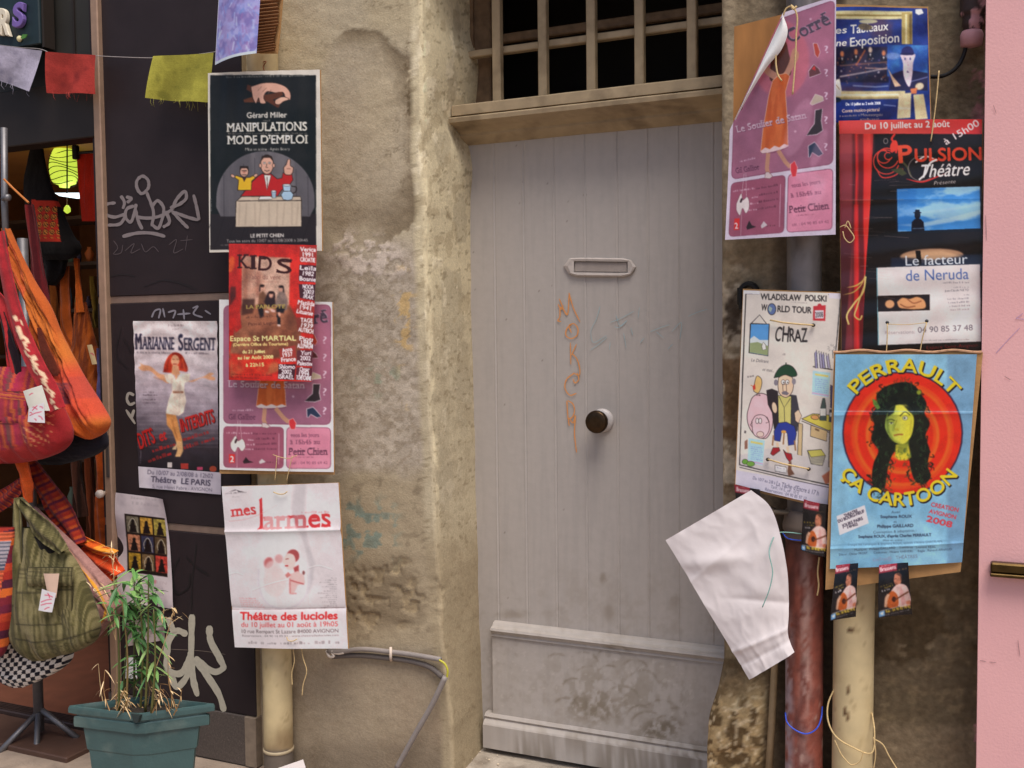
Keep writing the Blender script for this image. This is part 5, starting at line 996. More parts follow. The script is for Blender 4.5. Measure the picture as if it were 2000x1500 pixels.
s.ell(1690, 53, 14, 7, s.noisy((96, 82, 60), (70, 60, 50), 20, 66), 10, .95, 1); s.ell(1696, 42, 18, 4, (196, 190, 150), 0, .9, 1); s.poly([(1788, 18), (1800, 17), (1804, 26), (1794, 30), (1788, 26)], (222, 224, 216), soft=1)
s.txt('Du 10 juillet au 2 août 2008', (1652, 206), (1720, 205), 5.4, (226, 226, 236), bold=1); s.txt('Conte musico-pictural', (1645, 220), (1718, 218), 6.4, (206, 176, 160), bold=1); s.fine((1640, 229), (1678, 228), 3.4, (190, 160, 150), .8); s.txt('Moussorgski', (1682, 228), (1724, 227), 5, (214, 186, 160)); s.fine((1680, 236), (1718, 235), 4, (206, 170, 150), .8)
s.line([(1666, 168), (1710, 170), (1735, 168)], 2.4, (180, 200, 240), .6, 1); s.line([(1776, 160), (1795, 155), (1812, 150)], 1.8, (170, 180, 230), .6, 1); s.line([(1726, 206), (1750, 208)], 2, (190, 200, 240), .6, 1)
t = poster('dark blue gold-framed poster of a bowler-hatted figure, tied above the black one', q, 2.765); s.build('sheet', t, 2.765, 'gloss', warp=lambda u, v: .003*np.sin(v*20+u*6)+.004*np.sin(np.pi*u)); cardback(q, 2.765, t, 1, grow=2, dy=(-6, -3, 0, 0))

# ------------------------------------------------------------ black poster with red curtain
q = [(1639, 236), (1918, 233), (1920, 686), (1644, 690)]
s = Sheet(q, .95, (18, 13, 14)); s.rect(1600, 200, 1950, 720, s.noisy((24, 17, 18), (16, 11, 12), 3, 71))
s.rect(1630, 225, 1930, 262, s.grad([(0, (196, 62, 60)), (.4, (206, 74, 66)), (1, (190, 42, 44))], 'h')); s.txt('Du 10 juillet au 2 août', (1690, 253), (1855, 248), 12, (238, 226, 222), bold=1)
s.poly([(1640, 262), (1706, 262), (1700, 400), (1690, 540), (1684, 690), (1642, 690)], s.grad([(0, (104, 40, 48)), (.07, (120, 46, 50)), (.1, (70, 24, 28)), (.115, (206, 40, 38)), (.135, (96, 22, 26)), (.16, (100, 22, 26)), (.17, (210, 44, 40)), (.21, (224, 56, 46)), (.235, (150, 30, 30)), (.26, (200, 40, 38))], 'h', .02, 3, 72))
s.poly([(1640, 262), (1664, 262), (1664, 480), (1650, 690), (1640, 690)], s.grad([(0, (150, 62, 68)), (.35, (128, 48, 56)), (.55, (70, 26, 32)), (1, (40, 18, 22))]), .85, 2); s.line([(1644, 392), (1706, 391)], 1.2, (214, 110, 100), .5); s.rect(1640, 262, 1708, 300, (190, 80, 74), .25, 4)
s.poly([(1668, 400), (1676, 400), (1678, 690), (1668, 690)], (206, 40, 38), .8, 1)
for c, r in (((1733, 308), 22), ((1726, 306), 14), ((1735, 305), 8), ((1730, 315), 27)): tt_ = np.linspace(.3, 5.4, 26); s.line([(c[0]+r*math.cos(a)*(1-.04*a), c[1]+r*math.sin(a)*(1-.04*a)) for a in tt_], 2.2, (200, 58, 44))
s.line([(1748, 262), (1742, 272), (1752, 284), (1750, 300)], 4, (206, 50, 40), sm=True); s.ell(1746, 286, 7, 12, (206, 56, 40), 15); s.line([(1712, 330), (1722, 346), (1746, 344), (1764, 330)], 2.4, (196, 54, 42), sm=True); s.poly([(1740, 332), (1760, 328), (1772, 340), (1762, 344)], (60, 62, 34)); s.line([(1756, 312), (1770, 324), (1780, 346)], 4, (64, 62, 40), sm=True)
tt_ = np.linspace(0, 5.2, 26); s.line([(1800+26*math.cos(a), 330+24*math.sin(a)) for a in tt_], 1.6, (120, 108, 104)); s.line([(1788, 318), (1808, 306), (1826, 312)], 3, (214, 200, 196), sm=True); s.line([(1770, 350), (1800, 356), (1830, 346), (1850, 338)], 3, (206, 44, 38), sm=True, taper=True); s.ell(1730, 276, 4, 5, (18, 13, 14), ol=(150, 140, 140)); s.fine((1708, 354), (1750, 352), 2, (140, 130, 126), .4)
s.txt('P', (1757, 318), (1782, 316), 32, (214, 70, 44), bold=4, slant=.0); s.txt('ULSION', (1788, 316), (1917, 312), 24, (206, 62, 38), bold=3)
s.txt('Théâtre', (1795, 348), (1892, 342), 25, (226, 216, 212), bold=1, slant=.28); s.line([(1795, 352), (1806, 342), (1818, 318), (1830, 312)], 3.6, (226, 216, 212), sm=True); s.txt('Présente', (1824, 362), (1866, 358), 7, (206, 196, 192), slant=.3)
s.txt('à 15h00', (1848, 284), (1914, 244), 13, (222, 206, 206), bold=1)
s.poly([(1752, 370), (1914, 364), (1915, 446), (1754, 453)], s.noisy((58, 128, 196), (140, 186, 224), 5, 73, .42, .62, 1, 2.2)); s.poly([(1752, 440), (1800, 436), (1860, 424), (1915, 410), (1915, 418), (1860, 434), (1800, 444)], (176, 206, 230), .7, 2); s.poly([(1752, 420), (1830, 410), (1915, 398), (1915, 402), (1830, 416)], (160, 196, 228), .6, 2); s.poly([(1752, 370), (1790, 368), (1790, 440), (1752, 453)], (30, 96, 176), .35, 6)
s.poly([(1754, 453), (1915, 446), (1915, 452), (1754, 458)], (14, 16, 26)); s.ell(1792, 421, 5.8, 8, (16, 18, 34)); s.ell(1792, 416, 8, 1.6, (16, 18, 34)); s.poly([(1787, 416), (1788, 410), (1796, 410), (1797, 416)], (16, 18, 34)); s.poly([(1780, 454), (1781, 434), (1787, 428), (1798, 428), (1804, 434), (1806, 452)], (16, 18, 34)); s.line([(1782, 447), (1806, 446)], 1.5, (130, 160, 190), .6)
s.ell(1820, 500, 62, 14, (196, 150, 116), -2, .9, 2); s.poly([(1740, 504), (1920, 496), (1920, 530), (1740, 532)], (30, 40, 62), .8, 4); s.poly([(1760, 502), (1800, 492), (1840, 490), (1880, 500), (1820, 508)], (214, 170, 130), .8, 3); s.poly([(1788, 490), (1798, 490), (1800, 516), (1792, 522)], (16, 12, 16))
s.txt('Le facteur', (1769, 519), (1890, 515), 19, (214, 222, 232), bold=0)
s.poly([(1713, 523), (1914, 516), (1916, 667), (1716, 674)], s.noisy((220, 210, 206), (212, 202, 200), 2, 74)); s.line([(1713, 523), (1716, 674)], 2, (120, 170, 180)); s.txt('de Neruda', (1770, 549), (1892, 545), 21, (72, 96, 156))
s.fine((1842, 554), (1892, 553), 3.4, (120, 112, 120), .7); s.fine((1862, 563), (1892, 562), 3, (120, 112, 120), .6); s.txt('Jean-Claude NIETO', (1845, 570), (1892, 568), 4, (96, 90, 98)); s.fine((1882, 577), (1892, 577), 2.6, (120, 112, 120), .6)
for i in range(4): s.fine((1850+i*2, 586+i*7), (1892, 584+i*7), 3.4, (120, 112, 122), .7)
s.poly([(1714, 578), (1816, 575), (1816, 606), (1715, 609)], (28, 16, 14)); s.ell(1738, 594, 9, 8, (206, 150, 104), 0, 1, 1); s.poly([(1752, 590), (1762, 582), (1776, 584), (1792, 580), (1806, 588), (1808, 600), (1790, 604), (1770, 603), (1756, 600)], (206, 146, 96), soft=1, sm=True); s.line([(1758, 594), (1770, 600), (1788, 598)], 2, (110, 54, 30), .9, 1, sm=True); s.line([(1772, 584), (1784, 592), (1800, 588)], 2, (120, 60, 34), .9, 1, sm=True)
s.txt('Réservations:', (1729, 653), (1787, 651), 6.6, (150, 140, 144)); s.txt('04 90 85 37 48', (1793, 650), (1900, 645), 11, (96, 88, 96)); s.fine((1802, 666), (1892, 664), 2.4, (130, 122, 126), .7); s.txt('Espace Saint-Avignon', (1810, 682), (1910, 677), 6.5, (130, 34, 32))
for a, b, w in (((1690, 536), (1676, 556), 3), ((1690, 540), (1668, 570), 2.4)): s.line([a, ((a[0]+b[0])/2+4, (a[1]+b[1])/2), b, (b[0]-22, b[1]+6)], w, (190, 160, 84), sm=True, taper=True)
s.line([(1691, 540), (1686, 570), (1666, 596), (1654, 618), (1658, 634)], 3.4, (206, 184, 110), sm=True); s.line([(1688, 560), (1674, 600), (1670, 618), (1680, 624), (1684, 616)], 3, (196, 170, 96), sm=True)
for i in range(26): x, y = random.uniform(1645, 1760), random.uniform(340, 600); L_ = random.uniform(8, 60); s.line([(x, y), (x+L_, y+random.uniform(-2, 5))], .8, (190, 170, 165), random.uniform(.15, .45))
s.speck(50, (150, 140, 140), (.4, .9), .5, 3)
s.photo(0, .06, 9, 14)
t = poster('black poster with a red curtain and a man facing a blue sky', q, 2.735); s.build('sheet', t, 2.735, 'gloss', warp=lambda u, v: .006*np.sin(np.pi*u)+.002*fold(v, .34)+.0012*np.sin(v*46+u*3)); cardback(q, 2.735, t, 1, grow=1)
mb = MB(); Yk = 2.715
for p in (1733, 1810): mb.lathe(at(p, 630 if p < 1800 else 627, Yk+.006), (0, -1, 0), [(0, .0045), (.004, .0042), (.006, .001)], 12)
mb.each('black_rivet', mat('black_rivet', (.02, .02, .022), .3), t)
mb = MB()
mb.tube([at(*p, Yk) for p in spline([(1733, 632), (1733, 655), (1731, 690)], 10)], .0014, 6); mb.tube([at(*p, Yk) for p in spline([(1810, 630), (1803, 655), (1796, 692)], 10)], .0014, 6); mb.tube([at(*p, Yk) for p in spline([(1733, 633), (1770, 634), (1810, 630)], 10)], .0009, 6); mb.tube([at(*p, 2.71) for p in spline([(1834, 138), (1828, 200), (1821, 255), (1818, 276)], 24)], .0016, 6)
mb.tube([at(*p, 2.712) for p in spline([(1640, 444), (1650, 440), (1660, 450), (1668, 466), (1660, 474), (1650, 466), (1646, 452)], 30)], .0014, 6); mb.tube([at(*p, 2.712) for p in spline([(1650, 445), (1656, 432), (1662, 446)], 12)], .0014, 6)
mb.each('string', M['string'], t)
# ------------------------------------------------------------ white cartoon poster
q = [(1452, 567), (1643, 573), (1616, 990), (1436, 946)]
s = Sheet(q, 1.0, (212, 204, 196)); OL = (40, 36, 38)
s.poly([(1440, 560), (1650, 560), (1650, 1010), (1420, 1010)], s.noisy((214, 206, 196), (204, 196, 188), 3, 81))
s.poly([(1436, 918), (1625, 950), (1616, 992), (1436, 946)], (202, 196, 210)); s.poly([(1442, 890), (1500, 876), (1622, 900), (1625, 948), (1442, 912)], (192, 186, 186), .8, 2)
s.line([(1484, 574), (1457, 574), (1450, 740), (1444, 908), (1625, 949)], 2.2, OL); s.line([(1618, 575), (1642, 578), (1632, 690)], 1.6, OL); s.line([(1444, 913), (1625, 954)], 1.2, OL)
s.poly([(1452, 567), (1484, 569), (1484, 575), (1452, 573)], (216, 212, 226)); s.poly([(1618, 572), (1643, 574), (1642, 584), (1620, 582)], (206, 200, 216))
s.txt('WLADISLAW  POLSKI', (1486, 585), (1614, 589), 11.5, OL, bold=1); s.txt('W', (1487, 606), (1498, 607), 12, OL, bold=1); s.txt('RLD TOUR', (1519, 609), (1585, 612), 12, OL, bold=1); s.ell(1508, 604, 8, 11, (92, 110, 156), ol=OL); s.poly([(1503, 598), (1509, 602), (1506, 610), (1502, 606)], (150, 170, 160)); s.fine((1546, 591), (1576, 593), 2.2, (120, 110, 110), .6)
s.poly([(1589, 598), (1613, 596), (1612, 627), (1588, 626)], (184, 50, 58)); s.ell(1601, 597, 4, 4, (184, 50, 58)); s.rect(1592, 606, 1609, 622, (206, 198, 206)); s.txt('2008', (1593, 620), (1608, 619), 10, OL)
for st, p0, p1, h in (('C', (1513, 665), (1524, 667), 28), ('H', (1528, 667), (1540, 668), 30), ('R', (1543, 667), (1553, 667), 26), ('A', (1552, 668), (1566, 668), 24), ('Z', (1566, 668), (1577, 668), 27)): s.txt(st, p0, p1, h, OL, bold=1)
s.line([(1467, 632), (1484, 615), (1498, 633)], 1.3, OL); s.poly([(1466, 632), (1503, 633), (1500, 695), (1463, 689)], (86, 146, 204), ol=OL, olw=2); s.poly([(1465, 662), (1473, 656), (1484, 664), (1501, 664), (1500, 694), (1464, 688)], (196, 204, 206)); s.poly([(1465, 670), (1480, 668), (1501, 676), (1500, 694), (1464, 688)], (140, 152, 110)); s.poly([(1488, 676), (1491, 668), (1496, 674), (1497, 682), (1490, 684)], (222, 218, 206), ol=OL, olw=.7)
s.txt('Le Délirant', (1467, 706), (1501, 709), 6, (90, 84, 86), slant=.2); s.txt('et moi...', (1489, 724), (1512, 727), 6, (90, 84, 86), slant=.2); s.fine((1528, 694), (1534, 694), 4, (110, 100, 100), .5); s.fine((1460, 738), (1470, 736), 5, (90, 80, 80), .7); s.fine((1453, 846), (1461, 847), 7, (60, 56, 60), .8)
# pig, hen
PG = (222, 178, 184)
s.poly([(1464, 790), (1470, 776), (1486, 768), (1500, 773), (1507, 790), (1510, 815), (1506, 842), (1496, 856), (1478, 852), (1464, 836), (1459, 812)], PG, ol=OL, olw=1.2, sm=True); s.poly([(1468, 824), (1476, 812), (1494, 812), (1502, 824), (1500, 846), (1488, 856), (1474, 850)], (226, 184, 190), ol=OL, olw=1, sm=True)
for x in (1479, 1485): s.ell(x, 822, 3, 5.5, (222, 206, 206), ol=OL, olw=.8)
s.ell(1485, 848, 7, 5.5, (226, 186, 176), ol=OL, olw=.8); s.line([(1470, 824), (1465, 830), (1470, 834)], 1, OL); s.line([(1498, 814), (1503, 824), (1496, 826)], 1, OL); s.fine((1477, 773), (1486, 773), 4, OL, .9)
s.poly([(1472, 764), (1474, 748), (1480, 734), (1486, 738), (1487, 756), (1480, 768)], (214, 176, 110), ol=OL, olw=.9, sm=True); s.poly([(1470, 754), (1475, 750), (1476, 760), (1471, 762)], (190, 60, 46)); s.line([(1470, 754), (1466, 752)], 1.2, (190, 110, 40))
# seated man in a beret
s.poly([(1497, 762), (1508, 759), (1520, 764), (1522, 836), (1512, 838), (1508, 806), (1500, 790)], (44, 38, 42)); s.poly([(1540, 770), (1556, 772), (1562, 804), (1558, 842), (1548, 846), (1544, 830)], (60, 58, 66))
s.poly([(1520, 772), (1546, 774), (1545, 830), (1538, 836), (1521, 826)], (192, 184, 110), ol=OL, olw=.9); s.line([(1522, 774), (1532, 796), (1544, 778)], 1, OL); s.line([(1532, 796), (1533, 826)], .9, OL)
SKC = (222, 186, 158)
s.poly([(1521, 738), (1530, 732), (1546, 735), (1550, 750), (1546, 768), (1536, 776), (1524, 770), (1520, 754)], SKC, ol=OL, olw=1, sm=True); s.ell(1516, 747, 4, 6, (120, 114, 124)); s.ell(1551, 745, 4, 6, (130, 124, 132)); s.poly([(1512, 738), (1516, 728), (1526, 716), (1536, 712), (1548, 716), (1556, 734), (1548, 736), (1534, 732), (1522, 736)], (36, 66, 46), ol=OL, olw=1, sm=True); s.line([(1535, 713), (1536, 708)], 2, (36, 50, 40))
for x in (1530, 1538): s.ell(x, 746, 3.6, 4.6, (228, 224, 220), ol=OL, olw=.7); s.ell(x+1, 747, 1.2, 1.5, OL)
s.poly([(1529, 751), (1536, 751), (1537, 766), (1530, 766)], SKC, ol=OL, olw=.9); s.poly([(1527, 766), (1534, 763), (1542, 768), (1538, 772), (1528, 770)], (110, 104, 112)); s.ell(1513, 796, 5, 11, SKC, -10, ol=OL, olw=.8); s.poly([(1552, 806), (1560, 800), (1566, 812), (1560, 826), (1554, 822)], SKC, ol=OL, olw=.8)
s.poly([(1520, 826), (1536, 824), (1552, 832), (1556, 846), (1552, 868), (1540, 870), (1538, 846), (1528, 840), (1524, 862), (1513, 860), (1512, 842)], (44, 58, 140), ol=OL, olw=1); s.ell(1531, 843, 5, 3, (206, 150, 70))
s.line([(1518, 864), (1520, 876)], 5, SKC); s.line([(1538, 872), (1540, 884)], 5, SKC); s.poly([(1505, 886), (1510, 874), (1522, 874), (1524, 880), (1510, 890)], (150, 36, 44), ol=OL, olw=.9); s.poly([(1530, 878), (1536, 884), (1546, 886), (1548, 896), (1542, 902), (1536, 894)], (150, 36, 44), ol=OL, olw=.9)
for a, b in (((1511, 850), (1509, 870)), ((1532, 845), (1530, 868)), ((1552, 860), (1554, 880))): s.line([a, b], 3, (150, 110, 76))
# table, bread, bottle, crate, books, shelf, notices
s.poly([(1566, 818), (1588, 808), (1632, 812), (1632, 840), (1620, 842)], (206, 192, 84), ol=OL, olw=1.1); s.line([(1566, 822), (1622, 846)], 1.2, OL); s.poly([(1560, 826), (1568, 828), (1566, 890), (1558, 888)], (196, 172, 130), ol=OL, olw=1); s.poly([(1620, 840), (1628, 842), (1626, 916), (1618, 912)], (196, 172, 140), ol=OL, olw=1)
s.ell(1592, 815, 8, 4.5, (206, 150, 90), 8, ol=OL, olw=.8); s.ell(1604, 813, 6, 4.5, (214, 176, 120), 8, ol=OL, olw=.8); s.poly([(1607, 778), (1611, 778), (1613, 792), (1614, 822), (1601, 821), (1603, 796)], (70, 84, 80), ol=OL, olw=.9); s.rect(1602, 798, 1613, 812, (216, 214, 206)); s.poly([(1620, 800), (1628, 800), (1628, 826), (1619, 824)], (70, 76, 84), ol=OL, olw=.8); s.rect(1620, 806, 1627, 814, (216, 214, 206)); s.poly([(1622, 752), (1630, 756), (1628, 800), (1622, 796)], (86, 84, 120), ol=OL, olw=.8)
s.poly([(1584, 830), (1616, 842), (1614, 862), (1583, 852)], (198, 172, 128), ol=OL, olw=1.1); s.poly([(1592, 836), (1600, 839), (1600, 843), (1592, 840)], (110, 86, 60)); s.poly([(1577, 880), (1604, 878), (1612, 890), (1606, 910), (1584, 906)], (178, 172, 150), ol=OL, olw=1); s.poly([(1577, 880), (1604, 878), (1612, 890), (1584, 893)], (192, 184, 92), ol=OL, olw=.9)
for i in range(4): s.line([(1583, 896+i*3), (1610, 893+i*3)], .9, (100, 96, 96))
s.line([(1588, 716), (1626, 722)], 2, OL)
for i in range(6): x = 1591+i*4.6; s.poly([(x, 690+i*1.6), (x+4, 684+i*1.4), (x+6+i*.4, 719), (x+1.6+i*.3, 719)], ((140, 136, 170), (206, 204, 206), (160, 154, 180))[i % 3], ol=OL, olw=.8)
s.line([(1627, 700), (1626, 684)], 1, OL); 
for a in range(0, 360, 40): s.line([(1624+4*math.cos(a), 680+4*math.sin(a)), (1624+8*math.cos(a), 680+8*math.sin(a))], .9, (110, 104, 104))
for (x0, y0, x1, y1) in ((1588, 724, 1622, 772), (1462, 856, 1494, 905)):
    s.poly([(x0, y0), (x1, y0+4), (x1-4, y1+4), (x0-2, y1-2)], (166, 204, 222)); s.poly([(x0+4, y0+5), (x1-4, y0+9), (x1-4, y0+13), (x0+4, y0+9)], (206, 196, 110))
    for i in range(7): s.fine((x0+4, y0+17+i*4), (x1-6, y0+20+i*4), 2.4, (110, 130, 170), .7)
    s.line([(x0-2, y1-5), (x1-4, y1+1)], 3, (196, 160, 190), .9)
s.ell(1455, 902, 6, 5, (100, 150, 60), ol=OL, olw=.7); s.ell(1466, 906, 8, 5, (110, 156, 66), ol=OL, olw=.7); s.poly([(1454, 862), (1460, 858), (1460, 876), (1454, 878)], (140, 100, 84))
s.poly([(1514, 908), (1536, 912), (1536, 924), (1514, 920)], (214, 210, 214), ol=OL, olw=.8); s.fine((1517, 914), (1532, 917), 3, (110, 110, 130), .7); s.poly([(1541, 902), (1546, 900), (1546, 916), (1552, 926), (1540, 930), (1538, 920)], (110, 76, 60), soft=1); s.poly([(1605, 930), (1622, 918), (1624, 942), (1612, 946)], (170, 100, 76), soft=1)
s.txt('Du 10/7 au 2/8 à', (1470, 936), (1514, 946), 6, (88, 86, 110)); s.txt("La Tâche d'Encre à 17 h", (1516, 948), (1598, 968), 9, (76, 74, 98)); s.txt('Tarif : 14 €, off : 10 €', (1505, 953), (1560, 966), 6.4, (96, 94, 116)); s.txt('Réservations : 04 90 85 97 13', (1494, 958), (1574, 977), 6.2, (90, 88, 112))
s.photo(0, .05, 9, 22)
t = poster('white cartoon poster of a seated man in a beret beside a pink pig', q, 2.745)
s.build('sheet', t, 2.742, warp=lambda u, v: .006*np.sin(np.pi*u)-.004*v); cardback(q, 2.742, t, 1, grow=1, dy=(-3, -2, 4, 5))
mb = MB()
for pts in ([(1504, 625), (1530, 630), (1560, 633), (1589, 635)], [(1500, 897), (1530, 906), (1560, 912), (1580, 916)]): mb.tube([at(*p, 2.726) for p in pts], .0022, 6)
mb.each('string_tie', M['string'], t)
mb = MB()
for p in ((1589, 635), (1500, 897), (1580, 916)): mb.lathe(at(*p, 2.734), (0, -1, 0), [(0, .005), (.006, .005), (.009, .002)], 10)
mb.each('knot', mat('dark_knot', (.05, .035, .025), .8), t)

# ------------------------------------------------------------ light blue poster with red rings
q = [(1632, 692), (1908, 692), (1879, 1098), (1621, 1111)]
s = Sheet(q, .95, (128, 180, 206)); s.rect(1600, 670, 1930, 1130, s.noisy((134, 184, 210), (116, 168, 198), 3, 91)); s.poly([(1850, 690), (1910, 690), (1882, 1100), (1850, 1100)], (96, 128, 160), .55, 12)
cx, cy = 1763, 846
s.ell(cx, cy, 118, 121, (44, 30, 60)); s.ell(cx, cy, 115, 118, (206, 40, 22))
for r, c in ((100, (220, 66, 26)), (94, (226, 84, 28)), (88, (206, 40, 20)), (72, (230, 96, 34)), (66, (222, 70, 26)), (60, (206, 40, 20)), (46, (230, 100, 36)), (40, (214, 50, 24))): s.ell(cx, cy+4, r, r*1.05, c, soft=2)
HR = s.noisy((20, 26, 18), (12, 18, 14), 30, 92)
hair = [(1706, 955), (1703, 930), (1708, 900), (1716, 880), (1702, 858), (1708, 830), (1703, 810), (1714, 790), (1712, 772), (1728, 756), (1750, 748), (1772, 746), (1788, 754), (1798, 768), (1810, 790), (1806, 806), (1816, 826), (1808, 850), (1816, 880), (1812, 910), (1818, 930), (1806, 944), (1790, 940), (1780, 920), (1776, 896), (1770, 880), (1750, 880), (1738, 900), (1732, 930), (1728, 950), (1718, 958)]
s.poly(hair, HR, sm=True)
for i in range(90):
    x, y = hair[random.randrange(len(hair))]; x += random.uniform(-6, 6); y += random.uniform(-8, 8); s.line([(x, y), (x+random.uniform(-7, 7), y+random.uniform(-2, 8)), (x+random.uniform(-9, 9), y+random.uniform(2, 14))], random.uniform(1.2, 2.6), (16, 22, 16), .9, sm=True)
YF = (204, 200, 60)
s.poly([(1748, 890), (1750, 868), (1774, 866), (1780, 892), (1770, 898), (1756, 898)], (200, 186, 52), soft=1); s.poly([(1754, 866), (1776, 858), (1772, 884), (1756, 886)], (120, 130, 44), .8, 2)
s.poly([(1730, 818), (1738, 798), (1756, 790), (1774, 796), (1784, 812), (1784, 834), (1778, 854), (1766, 866), (1750, 864), (1736, 850), (1729, 834)], s.grad([(0, (120, 150, 66)), (.36, (140, 164, 70)), (.47, (200, 200, 74)), (.52, (212, 204, 60)), (1, (212, 204, 60))], 'h', .05, 6), sm=True)
s.poly([(1748, 792), (1770, 790), (1778, 800), (1766, 812), (1756, 804)], (216, 206, 70), .8, 2); s.poly([(1734, 800), (1750, 790), (1746, 806), (1734, 814)], (24, 30, 18), soft=1); s.poly([(1764, 790), (1782, 798), (1786, 812), (1776, 804)], (24, 28, 18), soft=1)
s.line([(1732, 821), (1740, 818), (1748, 821)], 2, (60, 70, 30)); s.ell(1741, 826, 4, 2.2, (210, 214, 170)); s.ell(1741, 826, 1.6, 1.6, (30, 40, 30)); s.line([(1736, 824), (1746, 824)], 1, (40, 50, 24)); s.line([(1758, 812), (1768, 804), (1778, 810)], 2, (50, 56, 24), sm=True); s.ell(1768, 816, 5, 4, (226, 228, 190), ol=(60, 60, 30), olw=.8); s.ell(1767, 816, 1.8, 1.8, (20, 30, 30))
s.line([(1752, 820), (1748, 838), (1756, 840)], 1.6, (130, 130, 40), sm=True); s.ell(1752, 838, 4, 2.4, (180, 170, 50), soft=1); s.line([(1746, 850), (1756, 848), (1764, 848)], 2.6, (150, 84, 40), sm=True); s.poly([(1732, 836), (1740, 846), (1748, 862), (1738, 854)], (100, 120, 50), .7, 2)
s.poly([(1706, 790), (1704, 778), (1712, 782), (1720, 796), (1714, 800)], (86, 120, 50)); s.ell(1795, 766, 5, 5, (130, 140, 40), ol=(30, 40, 20))
for i in range(240):
    x, y = random.choice(hair); k = random.uniform(.55, .97); x = x*k+1763*(1-k)+random.uniform(-6, 6); y = y+random.uniform(-14, 14)
    if (x-1757)**2/900+(y-828)**2/1600 > 1.15: s.line([(x, y), (x+random.uniform(-4, 4), y+3), (x+random.uniform(-5, 5), y+random.uniform(4, 9))], random.uniform(.8, 1.5), random.choice(((40, 74, 40), (52, 86, 48), (34, 52, 30))), .75, sm=True)
for (a, b, c_, w_) in (((1733, 812), (1735, 846), (70, 90, 40), 5), ((1742, 858), (1762, 868), (110, 116, 40), 4), ((1780, 820), (1779, 850), (160, 150, 44), 4), ((1746, 826), (1744, 842), (110, 130, 54), 4), ((1750, 872), (1764, 876), (110, 112, 40), 5)): s.line([a, b], w_, c_, .55, 2)
s.photo(1, .12, 14, 21)
YT = (214, 190, 40)
def arc(cx, cy, rx, ry, a0, a1, h):
    def f(t, k):
        a = np.radians(a0+(a1-a0)*t); r = 1.0
        return np.stack([cx+(rx+k*h*(1 if ry > 0 else -1))*np.sin(a), cy-(abs(ry)+k*h)*np.cos(a)], -1) if ry > 0 else np.stack([cx+(rx-k*h)*np.sin(a), cy+(abs(ry)-k*h)*np.cos(a)], -1)
    return f
s.txt('PERRAULT', (0, 0), (1, 1), 26, YT, bold=3, warp=arc(1765, 848, 119, 122, -50, 52, 25), shadow=((2, 2.5), (30, 26, 34), 2))
s.txt('ÇA CARTOON', (0, 0), (1, 1), 26, YT, bold=3, warp=arc(1757, 846, 140, -141, -56, 54, 25), shadow=((2, 2.5), (30, 26, 34), 2))
IN = (54, 70, 92)
s.poly([(1634, 1008), (1689, 986), (1697, 1021), (1640, 1045)], (216, 208, 212)); s.txt('THEATRE', (1650, 1010), (1676, 999), 5.6, (70, 66, 80), bold=1); s.txt('DU BOURG-NEUF', (1638, 1021), (1689, 1000), 5.8, (70, 66, 80), bold=1); s.txt('JOURS PAIRS', (1646, 1030), (1686, 1014), 5.8, (70, 66, 80), bold=1); s.txt('14H02', (1656, 1032), (1676, 1025), 5.2, (70, 66, 80), bold=1)
for st, a, b, h in (('Avec', (1741, 1002), (1759, 1001), 5), ('Stephane ROUX', (1720, 1011), (1781, 1010), 5.4), ('et', (1746, 1020), (1752, 1020), 4.4), ('Philippe GAILLARD', (1714, 1030), (1784, 1028), 5.8), ('Conception & adaptation :', (1706, 1041), (1790, 1037), 4.6), ("Stephane ROUX, d'après Charles PERRAULT", (1677, 1050), (1819, 1046), 5.2), ('Mise en scène :', (1725, 1056), (1766, 1055), 3.6), ("Troupe des Lunatiques & Stephane ROUX, assistés d'Ariane CHATELAIN", (1656, 1065), (1840, 1058), 4), ('Musiques : Philippe GAILLARD', (1670, 1075), (1749, 1070), 4.2), ('Lumières : Laurent REAL', (1758, 1069), (1828, 1069), 4), ('Décor : Olivier PROST', (1639, 1085), (1695, 1081), 4.2), ('Costumes : Hélène VARVERI', (1707, 1080), (1782, 1077), 4.2), ('Régie : Renaud ARNAUD', (1793, 1077), (1859, 1074), 4.2)): s.txt(st, a, b, h, IN, bold=1 if h > 5 else 0)
s.txt('LesTroi@', (1706, 1095), (1742, 1092), 6, (150, 140, 170)); s.txt('THÉÂTRES', (1750, 1091), (1792, 1088), 6.4, (110, 120, 140))
RC = (196, 60, 70); s.txt('CREATION', (1818, 988), (1871, 1000), 8, RC, bold=1); s.txt('AVIGNON', (1814, 1001), (1866, 1014), 8, RC, bold=1); s.txt('2008', (1809, 1017), (1858, 1030), 11, RC, bold=2)
s.line([(1628, 803), (1760, 803), (1900, 804)], 1.2, (170, 204, 224), .7); s.line([(1618, 1066), (1690, 1060), (1760, 1058), (1885, 1054)], 2.4, (96, 136, 164), .6, 1)
t = poster('light blue poster of a long-haired man inside red rings with yellow arched letters', q, 2.70)
s.build('sheet', t, 2.70, 'gloss', warp=lambda u, v: .008*np.sin(np.pi*u)+.003*fold(v, .27)+.004*fold(v, .9))
slab('cardboard_back', [(1629, 686), (1920, 688), (1876, 1117), (1612, 1152)], 2.706, .007, M['card'], t)
mb = MB(); mb.tube([at(x, 686+2*math.sin(x*.07), 2.706) for x in np.linspace(1628, 1918, 40)], .0035, 6); mb.build('torn_edge', mat('torn_card', alb((170, 130, 100)), .9, var=.3, vscale=80), t)

